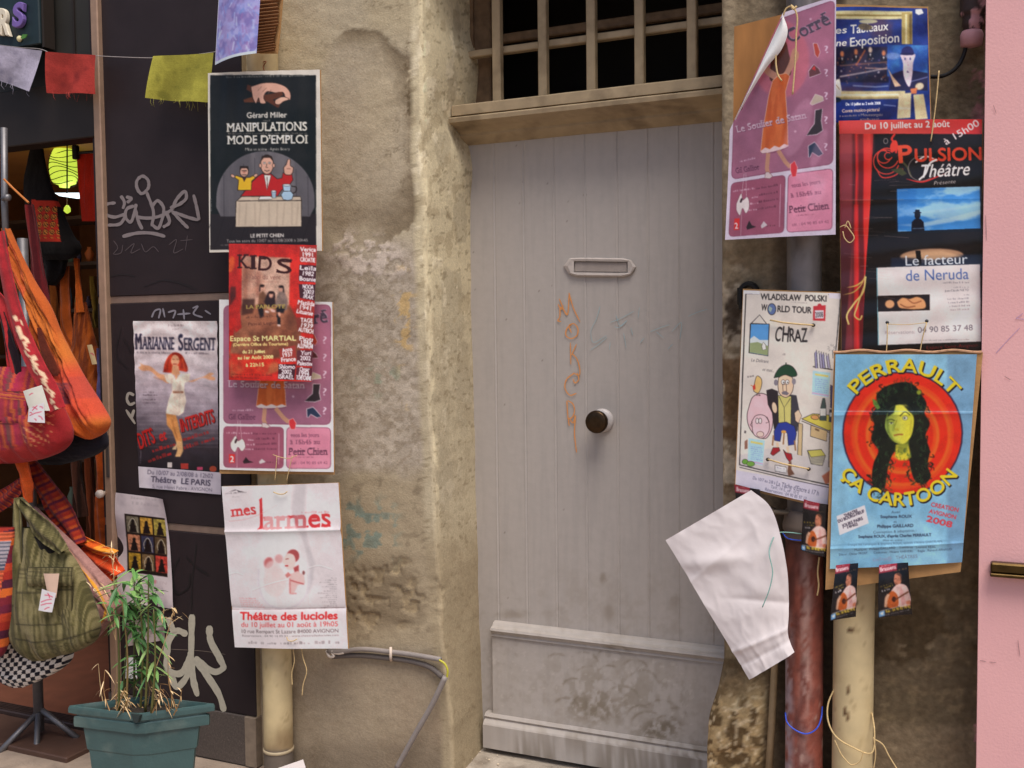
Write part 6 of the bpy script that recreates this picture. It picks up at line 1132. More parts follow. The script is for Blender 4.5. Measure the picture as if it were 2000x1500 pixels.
# ------------------------------------------------------------ guitar flyers
def flyer(q, Y, label, wf):
    s = Sheet(q, 1.0, (20, 17, 20)); K = lambda u, v: tuple(s.px(np.array([[u, v]]))[0])
    def poly(pts, c, a=1, soft=0, sm=False): s.poly([K(*p) for p in pts], c, a, soft, sm=sm)
    s.poly([K(-.1, -.1), K(1.1, -.1), K(1.1, 1.1), K(-.1, 1.1)], s.noisy((26, 22, 26), (14, 12, 16), 3, 95)); poly([(0, 0), (.62, 0), (.60, .15), (0, .17)], (134, 36, 50)); s.txt('Brassens', K(.05, .135), K(.58, .11), 7.5, (222, 205, 205), bold=1); s.fine(K(.08, .045), K(.4, .035), 3, (214, 150, 150), .7); s.fine(K(.5, .18), K(.92, .14), 3, (150, 110, 60), .6)
    poly([(.50, .30), (.54, .22), (.62, .20), (.72, .24), (.74, .32), (.72, .40), (.64, .44), (.54, .42), (.50, .37)], (176, 110, 84), sm=True); poly([(.56, .22), (.66, .19), (.75, .24), (.76, .36), (.72, .36), (.70, .27)], (84, 52, 38)); poly([(.51, .36), (.60, .40), (.64, .46), (.54, .44)], (130, 80, 62), .9, 1); s.line([K(.51, .315), K(.58, .31)], 1.2, (90, 50, 40))
    poly([(.30, .62), (.40, .54), (.56, .44), (.70, .42), (.88, .46), (.97, .60), (.98, .78), (.90, .84), (.70, .86), (.50, .80), (.40, .70)], (214, 176, 168), sm=True); poly([(.70, .46), (.78, .58), (.84, .80), (.72, .84), (.66, .60)], (196, 140, 136), .8, 1)
    poly([(.22, .70), (.30, .60), (.44, .54), (.56, .60), (.62, .74), (.58, .84), (.40, .86), (.26, .82)], (176, 84, 36), sm=True); s.ell(*K(.48, .70), 4, 5.5, (60, 26, 18)); s.line([K(.5, .72), K(.95, .58)], 2.6, (96, 50, 30)); poly([(.20, .66), (.28, .58), (.36, .60), (.28, .72), (.26, .84), (.18, .82)], (206, 160, 130), soft=1); poly([(.84, .76), (.98, .74), (.98, .84), (.86, .86)], (200, 120, 90), soft=1)
    s.fine(K(.06, .445), K(.44, .40), 3, (190, 160, 60), .7); s.fine(K(.2, .48), K(.44, .45), 3, (190, 160, 60), .7); s.fine(K(.12, .54), K(.36, .51), 4, (220, 210, 205), .9)
    s.line([K(.05, .885), K(.97, .82)], 1.4, (206, 196, 190), .8); s.txt('Rés : 04 90 82 74 42', K(.24, .93), K(.97, .885), 5.5, (206, 176, 60), bold=1); poly([(.02, .90), (.19, .885), (.20, .975), (.03, .99)], (110, 160, 206)); poly([(.05, .93), (.16, .90), (.14, .96)], (226, 230, 236)); s.fine(K(.22, .975), K(.9, .93), 2.4, (206, 200, 196), .7)
    s.photo(1, .15, 8, 23)
    t = thing('flyer', label, 'flyer', at(*q[3], 2.68), 'small dark guitarist flyers'); s.build('sheet', t, Y, 'gloss', warp=wf); return t
flyer([(1633, 1104), (1677, 1098), (1673, 1201), (1622, 1211)], 2.68, 'guitarist flyer under the left corner of the light blue poster', lambda u, v: .014*np.sin(np.pi*v*.8)+.010*u*u)
flyer([(1717, 1104), (1774, 1097), (1782, 1198), (1715, 1207)], 2.68, 'guitarist flyer hanging below the middle of the light blue poster', lambda u, v: .012*np.sin(np.pi*v)+.010*np.exp(-(1-u)/.2))
flyer([(1570, 975), (1622, 986), (1613, 1088), (1564, 1074)], 2.718, 'guitarist flyer hanging over the rusty pipe collar', lambda u, v: .010*np.sin(np.pi*u))
flyer([(1434, 946), (1484, 956), (1500, 1055), (1446, 1045)], 2.735, 'guitarist flyer half hidden behind the blank white sheet', lambda u, v: .006*np.sin(np.pi*u))

# ------------------------------------------------------------ the loose sheet showing its blank back
t = thing('blank_sheet', 'loose creased poster hanging askew with its blank white back out', 'sheet', at(1463, 1328, 2.66), None)
nu, nv = 60, 90; u, v = np.meshgrid(np.linspace(0, 1, nu), np.linspace(0, 1, nv))
Lf = spline([(1300, 1055), (1345, 1130), (1400, 1222), (1463, 1328)], nv); Rt = spline([(1466, 958), (1500, 985), (1524, 1045), (1536, 1110), (1539, 1200), (1540, 1250), (1551, 1275)], nv)
pq = Lf[:, None]*(1-u[..., None])+Rt[:, None]*u[..., None]; pq = pq.reshape(-1, 2); uf, vf = u.ravel(), v.ravel()
Yd = 2.67+.03*uf*(1-vf)
V = atv(pq, Yd); V[:, 1] -= .008*np.sin(np.pi*uf)*(.5+.5*vf)+.006*np.sin(9*vf+5*uf)*uf+.007*np.exp(-np.abs(vf-.80-.06*uf)/.02)-.005*np.exp(-np.abs(vf-.90-.03*uf)/.015)+.008*np.exp(-((vf-.18-.25*uf)/.05)**2)*np.exp(-((uf-.3)/.3)**2)+.010*(fbm(uf*3, vf*4, 97, 3)-.5)-.0045*np.abs(fbm(uf*4+vf*2, vf*5-uf*2, 99, 3)-.5)*2-.005*np.exp(-np.abs(vf-.42-.30*uf)/.03)*sstep(.1, .5, uf)+.004*np.exp(-np.abs(vf-.30+.12*uf)/.02)*(1-uf)-.012*np.exp(-(1-uf)/.1)*vf
obj('sheet', V, grid_faces(nu, nv), M['paper'], t, smooth=True)
V2 = V.copy(); V2[:, 1] += .0025; obj('printed_side', V2, grid_faces(nu, nv)[:, ::-1], mat('dark_red_print', alb((80, 20, 26)), .4), t, smooth=True)
def cord(name, pts, Y, r, m, label=None, cat='string', parent=None, n=40, depth=None):
    p = spline(pts, n); yy = np.broadcast_to(Y, (len(pts),)); ys = np.interp(np.linspace(0, 1, n), np.linspace(0, 1, len(pts)), yy)
    mb = MB(); mb.tube([at(p[i, 0], p[i, 1], ys[i]) for i in range(n)], r, 7); o = mb.build(name, m, parent, smooth=True)
    if label: tag(o, label, cat)
    return o
cord('twine', [(1566, 1043), (1540, 1040), (1520, 1041), (1503, 1072), (1509, 1120), (1503, 1150), (1489, 1186)], [2.74, 2.72, 2.68, 2.655, 2.645, 2.635, 2.63], .0015, M['wireg'], 'pale green twine trailing over the blank white sheet', 'string')
cord('wire', [(1528, 1040), (1536, 1050), (1556, 1055), (1580, 1054), (1606, 1046)], [2.79, 2.76, 2.755, 2.755, 2.79], .0018, M['wireb'], 'blue wire wound round the rusty pipe just under its collar', 'wire')
cord('wire', [(1534, 1392), (1537, 1410), (1552, 1425), (1578, 1433), (1594, 1424), (1604, 1402), (1606, 1380)], [2.80, 2.775, 2.765, 2.763, 2.766, 2.78, 2.81], .0021, M['wireb'], 'blue wire loop hanging low round the rusty red pipe', 'wire')
cord('string', [(1600, 1088), (1597, 1120), (1599, 1145), (1596, 1163)], 2.745, .0022, M['string'], 'short pale string hanging against the rusty red pipe', 'string')
st = thing('string', 'loose jute string looped round the foot of the right cream drainpipe', 'string', at(1665, 1470, 2.74))
cord('strand', [(1630, 1345), (1618, 1372), (1616, 1400), (1632, 1438), (1662, 1458), (1702, 1471), (1708, 1430), (1703, 1392)], [2.78, 2.76, 2.745, 2.735, 2.73, 2.735, 2.75, 2.78], .0022, M['string'], parent=st)
cord('strand', [(1630, 1446), (1648, 1480), (1664, 1494), (1680, 1486), (1686, 1468)], 2.728, .0016, M['string'], parent=st)
cord('strand', [(1708, 1444), (1722, 1452), (1736, 1476), (1752, 1502)], 2.75, .0018, M['string'], parent=st)
cord('strand', [(1706, 1440), (1710, 1470), (1706, 1504)], 2.74, .0016, M['string'], parent=st)
# iron hook, cable and socket
hk = MB(); hk.tube([at(*p, 2.885) for p in spline([(1450, 604), (1446, 584), (1450, 562), (1462, 555), (1474, 560), (1480, 576)], 24)], .009, 10); hk.box(at(1442, 575, 2.90)-np.array([.0, 0, .03]), at(1452, 575, 2.88)+np.array([0, 0, .02]), .002)
o = hk.build('iron_hook', mat('black_iron', (.02, .018, .017), .5, metal=.5), smooth=False); tag(o, 'black iron hook in the wall above the cartoon poster', 'hook')
cord('cable', [(1790, 146), (1818, 150), (1842, 148), (1868, 132), (1882, 108), (1887, 88)], [2.885, 2.87, 2.86, 2.86, 2.86, 2.86], .0055, M['cablek'], 'thick black cable curving out from behind the blue poster', 'cable')
bx_ = thing('cable_socket', 'pink-splashed dark cable socket fixed at the top beside the pink panel', 'socket', at(1896, 90, 2.86))
c = at(1897, 92, 2.855); mb = MB(); mb.lathe(c, (.03, 0, 1), [(0, .012), (.004, .026), (.03, .028), (.04, .024)], 24, alb((190, 140, 146))); mb.build('collar', M['attrm'], bx_, smooth=True, usecol=True)
prof = [(.041, .020), (.055, .026), (.075, .026), (.085, .034), (.16, .036), (.2, .034), (.34, .034)]; n = 28; mb = MB(); mb.lathe(c, (.06, 0, 1), prof, n)
Vv = np.vstack(mb.v); nn = fbm(Vv[:, 0]*60+Vv[:, 1]*40, Vv[:, 2]*45, 98); cc_ = mixc(np.tile(np.array((52, 34, 34.0)), (len(Vv), 1)), (206, 150, 158), sstep(.47, .58, nn)*.9)
# finer body for the paint splashes
zz_ = np.linspace(.041, .34, 70); th = np.linspace(0, 2*math.pi, 40, endpoint=False); rr = np.interp(zz_, [p[0] for p in prof], [p[1] for p in prof])
Vv = np.array([c+np.array([.06*a+r*math.cos(t_), r*math.sin(t_), a]) for a, r in zip(zz_, rr) for t_ in th]); Fs = [[i*40+k, i*40+(k+1) % 40, (i+1)*40+(k+1) % 40, (i+1)*40+k] for i in range(69) for k in range(40)]
pp = proj(Vv); nn = fbm(pp[:, 0]/16, pp[:, 1]/26, 98, 4); cc_ = mixc(np.tile(np.array((54, 38, 36.0)), (len(Vv), 1)), (206, 152, 158), sstep(.50, .58, nn)*.9)
obj('socket_body', Vv, np.array(Fs), M['attrm'], bx_, smooth=True, col=alb(cc_))

# ------------------------------------------------------------ conduit on the left wall
cd = thing('conduit', 'bent grey electrical conduit clipped low on the plaster wall', 'conduit', at(777, 1496, 2.885))
def seg(name, pts, Y, r, m, par, n=30):
    mb = MB(); p = spline(pts, n); mb.tube([at(*a, Y) for a in p], r, 12); return mb.build(name, m, par, smooth=True)
seg('tube', [(640, 1272), (660, 1273), (700, 1268), (762, 1273), (815, 1280), (861, 1288)], 2.878, .0085, M['conduit'], cd)
seg('tube', [(650, 1282), (700, 1280), (757, 1285), (810, 1293), (842, 1304), (866, 1324)], 2.888, .0095, mat('dark_conduit', alb((92, 84, 80)), .6), cd)
seg('tube', [(870, 1322), (843, 1378), (811, 1434), (775, 1500)], 2.862, .0095, M['conduit'], cd)
seg('earth_wire', [(858, 1289), (868, 1296), (874, 1308), (873, 1324)], 2.868, .0035, M['earth'], cd)
mb = MB(); mb.tube([at(*p, 2.875) for p in spline([(638, 1270), (644, 1282), (652, 1282), (648, 1272), (658, 1276), (672, 1274)], 16)], .0055, 8); mb.build('white_tape', mat('white_tape', alb((206, 196, 186)), .6), cd, smooth=True)
mb = MB(); mb.tube([at(763, 1264, 2.872), at(763, 1283, 2.868), at(764, 1290, 2.88)], .005, 8); mb.build('clip', mat('white_clip', alb((196, 180, 166)), .6), cd, smooth=True)
cord('string', [(571, 1262), (575, 1290), (570, 1316), (571, 1338)], 2.755, .0018, M['string'], 'straight end of string hanging from the white poster with red lettering', 'string')
cord('string', [(588, 1262), (592, 1285), (599, 1310), (592, 1338), (590, 1358)], 2.755, .0018, M['string'], 'wavy end of string hanging from the white poster with red lettering', 'string')
mb = MB(); mb.tube([at(*p, 2.80) for p in spline([(493, 117), (508, 122), (520, 120), (514, 130), (518, 142)], 20)], .0016, 6); o = mb.build('wire', mat('copper_wire', alb((150, 90, 60)), .5, metal=.5), smooth=True); tag(o, 'thin twisted wire on the cream pipe above the puppeteer poster', 'wire')
A = np.array([at(x, y, Y) for x, y, Y in ((543, 1501, 2.60), (592, 1484, 2.72), (597, 1500, 2.66), (560, 1516, 2.56))]); A[:, 2] = np.maximum(A[:, 2], .012)
mb = MB(); mb.prism(A, (0, 0, .0015)); o = mb.build('paper_scrap', M['paper']); tag(o, 'white paper lying on the ground at the foot of the cream pipe', 'paper')
# ================================================================== SHOP SIGN, FLAGS, BAGS
sg = thing('shop_sign', 'dark teal shop sign with raised letters above the flags', 'sign', at(60, 90, 2.80))
r_ = at(77, 60, 2.80); b_ = at(40, 92, 2.80)
mb = MB(); mb.box((r_[0]-1.2, 2.80, b_[2]), (r_[0], 2.855, b_[2]+.42), .004); mb.build('board', mat('teal_board', alb((22, 38, 42)), .5, var=.3, vscale=8), sg)
mb = MB(); mb.box((r_[0]+.001, 2.81, b_[2]-.01), (r_[0]+.012, 2.86, b_[2]+.42)); mb.build('edge_trim', mat('sign_edge', alb((40, 32, 26)), .5), sg)
def letter(ch, p0, p1, h, colr, dep=.018, par=sg, serif=True, slant=0.0):
    cu = bpy.data.curves.new('t', 'FONT'); cu.body = ch; cu.extrude = .06; cu.bevel_depth = .03; cu.offset = .02; cu.resolution_u = 6
    o = bpy.data.objects.new('t', cu); me = bpy.data.meshes.new_from_object(o); v = np.empty(len(me.vertices)*3); me.vertices.foreach_get('co', v); v = v.reshape(-1, 3)
    f = [list(p.vertices) for p in me.polygons]; x0, x1 = v[:, 0].min(), v[:, 0].max(); z0_, z1_ = v[:, 2].min(), v[:, 2].max()
    t = (v[:, 0]-x0)/(x1-x0); k = v[:, 1]/CAPH; px = p0[0]+(p1[0]-p0[0])*t+slant*k*h; py = p0[1]+(p1[1]-p0[1])*t-k*h
    V = atv(np.c_[px, py], 2.798); V[:, 1] -= (v[:, 2]-z0_)/(z1_-z0_)*dep
    return obj('letter', V, f, mat('letter_'+ch.lower(), alb(colr), .5, var=.1, vscale=40), par, smooth=False)
letter('U', (-26, 66), (0, 68), 46, (206, 196, 176)); letter('R', (4, 67), (26, 69), 46, (206, 196, 176)); letter('S', (30, 54), (52, 50), 42, (108, 86, 150), slant=.06)
mb = MB(); q = at(36, 75, 2.79); mb.lathe(q+np.array([0, .008, 0]), (0, -1, 0), [(0, .012), (.006, .0115), (.01, .008), (.012, .001)], 16, alb((205, 196, 150))); mb.build('dot', M['attrm'], sg, smooth=True, usecol=True)
lf = [at(*p, 2.785) for p in ((40, 74), (44, 67), (53, 67), (50, 73), (44, 76))]; mb = MB(); mb.prism(lf, (0, .004, 0), alb((70, 120, 50))); mb.build('leaf', M['attrm'], sg, usecol=True)

fl_t = None
cdp = [(-30, 82), (0, 88), (40, 93), (88, 99), (96, 103), (188, 109), (250, 112), (300, 113), (360, 109), (415, 102), (470, 92)]
cord('flag_cord', cdp, 2.795, .0013, mat('flag_cord', alb((150, 142, 140)), .8), 'thin cord carrying the three prayer flags across the shopfront', 'cord', n=90)
def flag(q, base, dark, label, seed, wf, fr):
    s = Sheet(q, .6, base); xs = [p[0] for p in q]; ys = [p[1] for p in q]; x0, x1, y0, y1 = min(xs), max(xs), min(ys), max(ys)
    s.rect(x0-20, y0-20, x1+20, y1+20, s.noisy(np.array(base)*1.06, np.array(base)*.9, 3, seed)); g = random.Random(seed)
    for j in range(int((y1-y0)/5)):
        for i in range(5):
            if g.random() < .85: a = s.px(np.array([[.06+.18*i, .1+j*5/(y1-y0)]]))[0]; b = s.px(np.array([[.06+.18*i+g.uniform(.08, .17), .1+j*5/(y1-y0)]]))[0]; s.fine(a, b, 2.4, dark, .35, g.randrange(99))
    for _ in range(7): p = s.px(np.array([[g.uniform(.15, .85), g.uniform(.1, .95)]]))[0]; s.ell(p[0], p[1], g.uniform(3, 8), g.uniform(3, 9), dark, g.uniform(0, 90), .45, 2)
    t = thing('prayer_flag', label, 'flag', at(*q[3], 2.79), 'prayer flags on the cord')
    s.build('cloth', t, 2.788, 'gauze', warp=wf)
    mb = MB()
    for _ in range(fr): u = g.random(); p = s.px(np.array([[u, 1.0]]))[0]; L_ = g.uniform(4, 18); mb.tube([at(p[0], p[1]-2, 2.788), at(p[0]+g.uniform(-3, 3), p[1]+L_*.5, 2.786), at(p[0]+g.uniform(-5, 5), p[1]+L_, 2.787)], .0006, 4)
    mb.each('fringe', mat('fringe', alb(base), .9), t)
wv = lambda a, f, p: (lambda u, v: a*np.sin(f*u+p+1.5*v)*(.3+v))
flag([(-22, 86), (82, 99), (62, 180), (-24, 150)], (156, 150, 166), (96, 92, 112), 'greyish white prayer flag beside the shop sign', 111, wv(.010, 6, 0), 6)
flag([(90, 101), (188, 108), (186, 184), (89, 181)], (150, 54, 48), (110, 38, 38), 'red prayer flag with frayed bottom threads', 112, wv(.010, 6, 2), 12)
flag([(300, 110), (418, 103), (414, 202), (287, 192)], (150, 144, 62), (104, 102, 44), 'yellow prayer flag in front of the black pillar', 113, wv(.012, 6, 1), 14)

def rows_at(rows, n):
    R = np.array(rows, float); o = np.argsort(R[:, 0]); R = R[o]; y = np.linspace(R[0, 0], R[-1, 0], n)
    p = spline(R[:, [0, 1]], 300); q = spline(R[:, [0, 2]], 300); k = np.interp(y, R[:, 0], R[:, 3])
    return y, np.interp(y, p[:, 0], p[:, 1]), np.interp(y, q[:, 0], q[:, 1]), k
def bag_body(name, rows, Y, colf, par, m='cloth', n=110, nu=64, fold=(.006, 14, 60, .5), seed=1, rim=.55):
    """soft body: rows (y, xL, xR, half thickness m) in photo px at depth Y; folds are real displacement"""
    y, xl, xr, k = rows_at(rows, n); th = np.linspace(0, 2*math.pi, 2*nu, endpoint=False)
    c = .5-.5*np.cos(th); c = np.where(th <= math.pi, c, c); sgn = np.where(th <= math.pi, 1, -1); prof = np.abs(np.sin(th))**rim
    px = xl[:, None]+(xr-xl)[:, None]*c[None, :]; py = np.repeat(y[:, None], 2*nu, 1)
    A, fx, fy, sh_ = fold
    dz = sgn*prof*k[:, None]+A*(fbm((px+sh_*py)/fx, (py-sh_*px)/fy, seed, 3)-.5)*2*prof*(sgn > 0)+A*.5*(fbm(px/7, py/24, seed+3, 3)-.5)*prof*(sgn > 0)
    V = atv(np.stack([px, py], -1).reshape(-1, 2), Y); V[:, 1] -= dz.ravel()
    N = 2*nu; i = np.arange(n-1)[:, None]*N+np.arange(N)[None, :]; j = np.arange(n-1)[:, None]*N+(np.arange(N)[None, :]+1) % N
    Fs = np.stack([i, i+N, j+N, j], -1).reshape(-1, 4)
    col = colf(px.ravel(), py.ravel(), np.tile(c, n), np.repeat(np.linspace(0, 1, n), N))
    return obj(name, V, Fs, M[m], par, smooth=True, col=alb(col, 1.0))
def band(name, pts, w, Y, colf, par, th=.004, m='cloth', n=70, nw=18, puff=.012, seed=3):
    """strap or hanging length of cloth: centre line, widths px, depths"""
    p = spline(pts, n); ww = np.interp(np.linspace(0, 1, n), np.linspace(0, 1, len(w)), w); Yv = np.interp(np.linspace(0, 1, n), np.linspace(0, 1, np.size(Y)), np.atleast_1d(Y)) if np.size(Y) > 1 else np.full(n, float(Y))
    d = np.gradient(p, axis=0); d /= np.linalg.norm(d, axis=1)[:, None]; nn = np.c_[-d[:, 1], d[:, 0]]; ph = np.linspace(0, 2*math.pi, 2*nw, endpoint=False); c = np.cos(ph); pr = np.sin(ph)
    q = p[:, None]+nn[:, None]*(ww/2)[:, None, None]*c[None, :, None]; V = atv(q.reshape(-1, 2), np.repeat(Yv, 2*nw)); L_ = np.repeat(np.linspace(0, 1, n), 2*nw); U_ = np.tile(c*.5+.5, n)
    s_ = np.tile(np.sign(pr)*np.abs(pr)**.6, n); V[:, 1] -= s_*th+(puff*(fbm(U_*3.0, L_*5, seed, 3)-.5)+puff*.6*np.cos(U_*9+L_*3))*(s_ > -2)
    N = 2*nw; i = np.arange(n-1)[:, None]*N+np.arange(N)[None, :]; j = np.arange(n-1)[:, None]*N+(np.arange(N)[None, :]+1) % N
    return obj(name, V, np.stack([i, i+N, j+N, j], -1).reshape(-1, 4), M[m], par, smooth=True, col=alb(colf(q.reshape(-1, 2)[:, 0], q.reshape(-1, 2)[:, 1], U_, L_)))
def const(c, var=.12, sc=20, seed=5): return lambda px, py, u, v: np.array(c, float)*(1+var*(fbm(px/sc, py/sc, seed)-.5)*2)[:, None]
def pick(cols, t):
    cols = np.array(cols, float); return cols[np.clip((t*len(cols)).astype(int), 0, len(cols)-1)]
def tag_card(q, Y, par, lines, colr=(214, 208, 210)):
    s = Sheet(q, 1.0, colr)
    for a, b in lines: s.line([a, ((a[0]+b[0])/2+1, (a[1]+b[1])/2-1.5), b], 1.7, (196, 54, 84), .85)
    return s.build('price_tag', par, Y, warp=lambda u, v: .003*np.sin(3*u))
BG = 'bags hung for sale at the shop door'
# stand
sd = thing('display_stand', 'galvanised display stand with tripod feet carrying the bags', 'stand', at(76, 1490, 2.72))
mb = MB(); top = at(12, 300, 2.62); mb.tube([at(8, 250, 2.66), at(9, 400, 2.655), at(14, 520, 2.65)], .012, 12); mb.build('arm', M['steel'], sd, smooth=True)
base = at(79, 1490, 2.76); mb = MB(); mb.tube([(base[0], 2.76, .03), (base[0], 2.76, 1.95)], .019, 16); mb.build('post', M['steel'], sd, smooth=True)
for a, b in (((62, 1392), (-10, 1478)), ((92, 1390), (152, 1442)), ((80, 1392), (66, 1560))):
    mb = MB(); p0 = np.array([base[0], 2.76, at(*a, 2.74)[2]]); p1 = at(*b, 2.60 if b[0] < 100 else 2.80); mb.tube([p0, p1], .011, 10); mb.build('leg', M['steel'], sd, smooth=True)
mb = MB(); c = at(6, 388, 2.64); mb.lathe(c, (1, -.3, 0), [(0, .009), (.03, .009), (.034, .013), (.045, .013), (.05, .006)], 14); mb.build('hook_end', M['steel'], sd, smooth=True)
mb = MB(); mb.tube([at(*p, 2.63) for p in spline([(8, 350), (30, 372), (56, 396)], 10)], .004, 8); mb.build('wooden_rod', mat('orange_rod', alb((170, 100, 40)), .5), sd)

# orange shoulder bag
def oc(px, py, u, v):
    c = np.tile(np.array((166, 80, 36.0)), (len(px), 1)); f = fbm((px-.5*py)/9, (py+.5*px)/160, 121); c = mixc(c, (190, 112, 48), sstep(.45, .62, f)*.6); c = mixc(c, (178, 64, 48), sstep(690, 735, py)*(1-sstep(800, 830, py))*.85); c = mixc(c, (200, 70, 60), sstep(.5, .7, f)*(py < 640)*(px < py*.1)*.5)
    sq = ((px-.06*(py-765)) > 122)*((px-.06*(py-765)) < 158)*(py > 748)*(py < 788); c = mixc(c, (98, 46, 56), sq*(.55+.45*sstep(.45, .55, fbm(px/4, py/4, 122)))); c = mixc(c, (192, 86, 34), sstep(815, 840, py)*.7)
    gl = ((px > 150) & (py > 735) & (py < 775)); c = mixc(c, (150, 60, 54), gl*.5); return c
t = thing('shoulder_bag', 'long-strapped orange shoulder bag with a dark stamped square', 'bag', at(165, 855, 2.66), BG)
bag_body('body', [(446, 2, 18, .012), (500, 16, 42, .014), (550, 34, 67, .018), (600, 57, 97, .022), (650, 66, 116, .03), (700, 84, 140, .036), (740, 100, 160, .044), (770, 110, 178, .05), (800, 122, 196, .052), (826, 134, 208, .05), (842, 146, 203, .04), (853, 158, 190, .022), (858, 166, 180, .004)], 2.66, oc, t, fold=(.030, 10, 150, -.52), seed=11)
bag_body('opening', [(640, 72, 80, .001), (680, 78, 96, .002), (715, 92, 112, .003), (728, 100, 116, .002), (735, 106, 112, .0005)], 2.615, const((96, 40, 26)), t, n=30, nu=16, fold=(.001, 9, 9, 0))
# red striped shoulder bag
def rc(px, py, u, v):
    t_ = (px-.12*(py-760))/52.0; t_ = t_-np.floor(t_); c = pick([(150, 44, 60), (168, 62, 46), (128, 38, 56), (172, 80, 48), (138, 36, 60), (104, 58, 58), (172, 68, 50), (146, 40, 64)], t_); fl = sstep(764, 766, py-.10*px)*(1-sstep(776, 778, py-.10*px)); t2 = (py-.12*px)/7; c = np.where((fl > .5)[:, None], pick([(168, 76, 54), (146, 42, 62), (178, 94, 52)], t2-np.floor(t2)), c)
    sm = np.exp(-((py-.10*px-762)/1.3)**2)*(px < 56)+np.exp(-((py-.05*px-823)/1.4)**2)*(px < 52)+np.exp(-((px-54)/1.3)**2)*(py > 766)*(py < 826); c = mixc(c, (70, 22, 30), np.clip(sm, 0, 1)*.8); c = mixc(c, (150, 44, 42), sstep(868, 876, py+.22*px-10)); c = mixc(c, (146, 38, 40), sstep(84, 96, px)*(py > 780)*.95)
    w = (np.sin(px*.55)*np.sin(py*.5+px*.2) > .35)*((px > 76) & (px < 122) & (py > 805+.0*px) & (py < 868)); c = mixc(c, (206, 150, 96), w*.65*sstep(.42, .6, fbm(px/14, py/14, 131))); return c
t = thing('shoulder_bag', 'big red striped shoulder bag with white price tags', 'bag', at(30, 900, 2.57), BG)
bag_body('body', [(716, -60, 58, .012), (735, -62, 78, .03), (760, -64, 96, .045), (790, -66, 112, .06), (820, -66, 126, .068), (845, -66, 134, .066), (862, -64, 133, .06), (878, -60, 122, .05), (892, -52, 96, .034), (902, -40, 56, .014), (906, -30, 20, .003)], 2.57, rc, t, fold=(.018, 18, 70, -.25), seed=12)
bag_body('pocket', [(764, -60, 46, .003), (775, -60, 52, .006), (800, -60, 54, .008), (820, -60, 50, .006), (826, -58, 44, .002)], 2.512, rc, t, n=40, nu=30, fold=(.003, 20, 20, .1), seed=13)
def sc(px, py, u, v): 
    c = const((146, 36, 42), .2, 14, 6)(px, py, u, v); k = np.sin(v*60)*.08; w = (u > .30+k)*(u < .62+k)*(v > .45)*(fbm(u*6, v*44, 133) > .42); return mixc(c, (222, 196, 160), w*.9)
band('strap', [(0, 452), (10, 520), (24, 590), (46, 660), (74, 722), (98, 766), (112, 800)], [20, 24, 28, 30, 32, 34, 30], [2.575, 2.56, 2.55, 2.535, 2.515, 2.505, 2.50], sc, t, .006, puff=.006)
band('strap', [(-30, 560), (4, 600), (14, 640), (22, 690), (26, 730), (10, 770)], [30, 34, 26, 20, 24, 30], 2.56, const((156, 42, 46), .2), t, .006, puff=.012)
band('lining', [(4, 610), (16, 660), (28, 705), (34, 738)], [12, 20, 22, 14], 2.555, const((30, 20, 26)), t, .003, puff=.006)
tag_card([(45, 764), (82, 752), (98, 802), (58, 802)], 2.497, t, [((58, 772), (66, 768))], (222, 208, 196))
tag_card([(56, 798), (86, 786), (88, 826), (54, 824)], 2.493, t, [((62, 794), (74, 800)), ((74, 792), (64, 802)), ((78, 794), (84, 798)), ((58, 812), (82, 804)), ((58, 806), (64, 808)), ((68, 818), (72, 822)), ((76, 812), (84, 820))])
# dark navy bag beneath
t = thing('shoulder_bag', 'dark navy bag hanging under the orange one', 'bag', at(130, 905, 2.70), BG)
bag_body('body', [(820, 90, 190, .03), (850, 76, 205, .04), (870, 70, 206, .045), (888, 68, 186, .04), (900, 70, 150, .025), (908, 84, 120, .004)], 2.73, const((34, 32, 40), .2), t, fold=(.006, 30, 12, .2), seed=14)
# black bag with embroidered red panel, inside the doorway
def bc(px, py, u, v):
    c = np.tile(np.array((20, 16, 15.0)), (len(px), 1)); inb = (px > 70+.02*(py-390)) & (px < 112+.24*(py-390)) & (py > 392+.05*(px-80)) & (py < 474); c = mixc(c, (168, 44, 28), inb*1.0)
    X_ = (px-90)/12.5; Y_ = (py-425)/15.0; fx, fy = X_-np.round(X_), Y_-np.round(Y_); r = np.hypot(fx, fy); w = inb & (py > 404) & (py < 466) & (px > 84); c = mixc(c, (28, 18, 18), w*(r < .42)*.9); c = mixc(c, (196, 120, 52), w*((np.abs(r-.30) < .06) | (np.abs(r-.08) < .07))*.9); return c
t = thing('shoulder_bag', 'black shoulder bag with an embroidered red panel', 'bag', at(100, 505, 3.05), BG)
bag_body('body', [(278, 62, 82, .01), (320, 54, 88, .012), (360, 48, 98, .018), (395, 52, 112, .026), (430, 62, 126, .034), (460, 68, 140, .038), (484, 74, 154, .038), (498, 80, 150, .028), (508, 90, 130, .004)], 3.05, bc, t, fold=(.004, 30, 40, .2), seed=15)
band('lower_pouch', [(110, 500), (104, 530), (96, 556)], [50, 40, 14], 3.08, const((18, 14, 14)), t, .02)
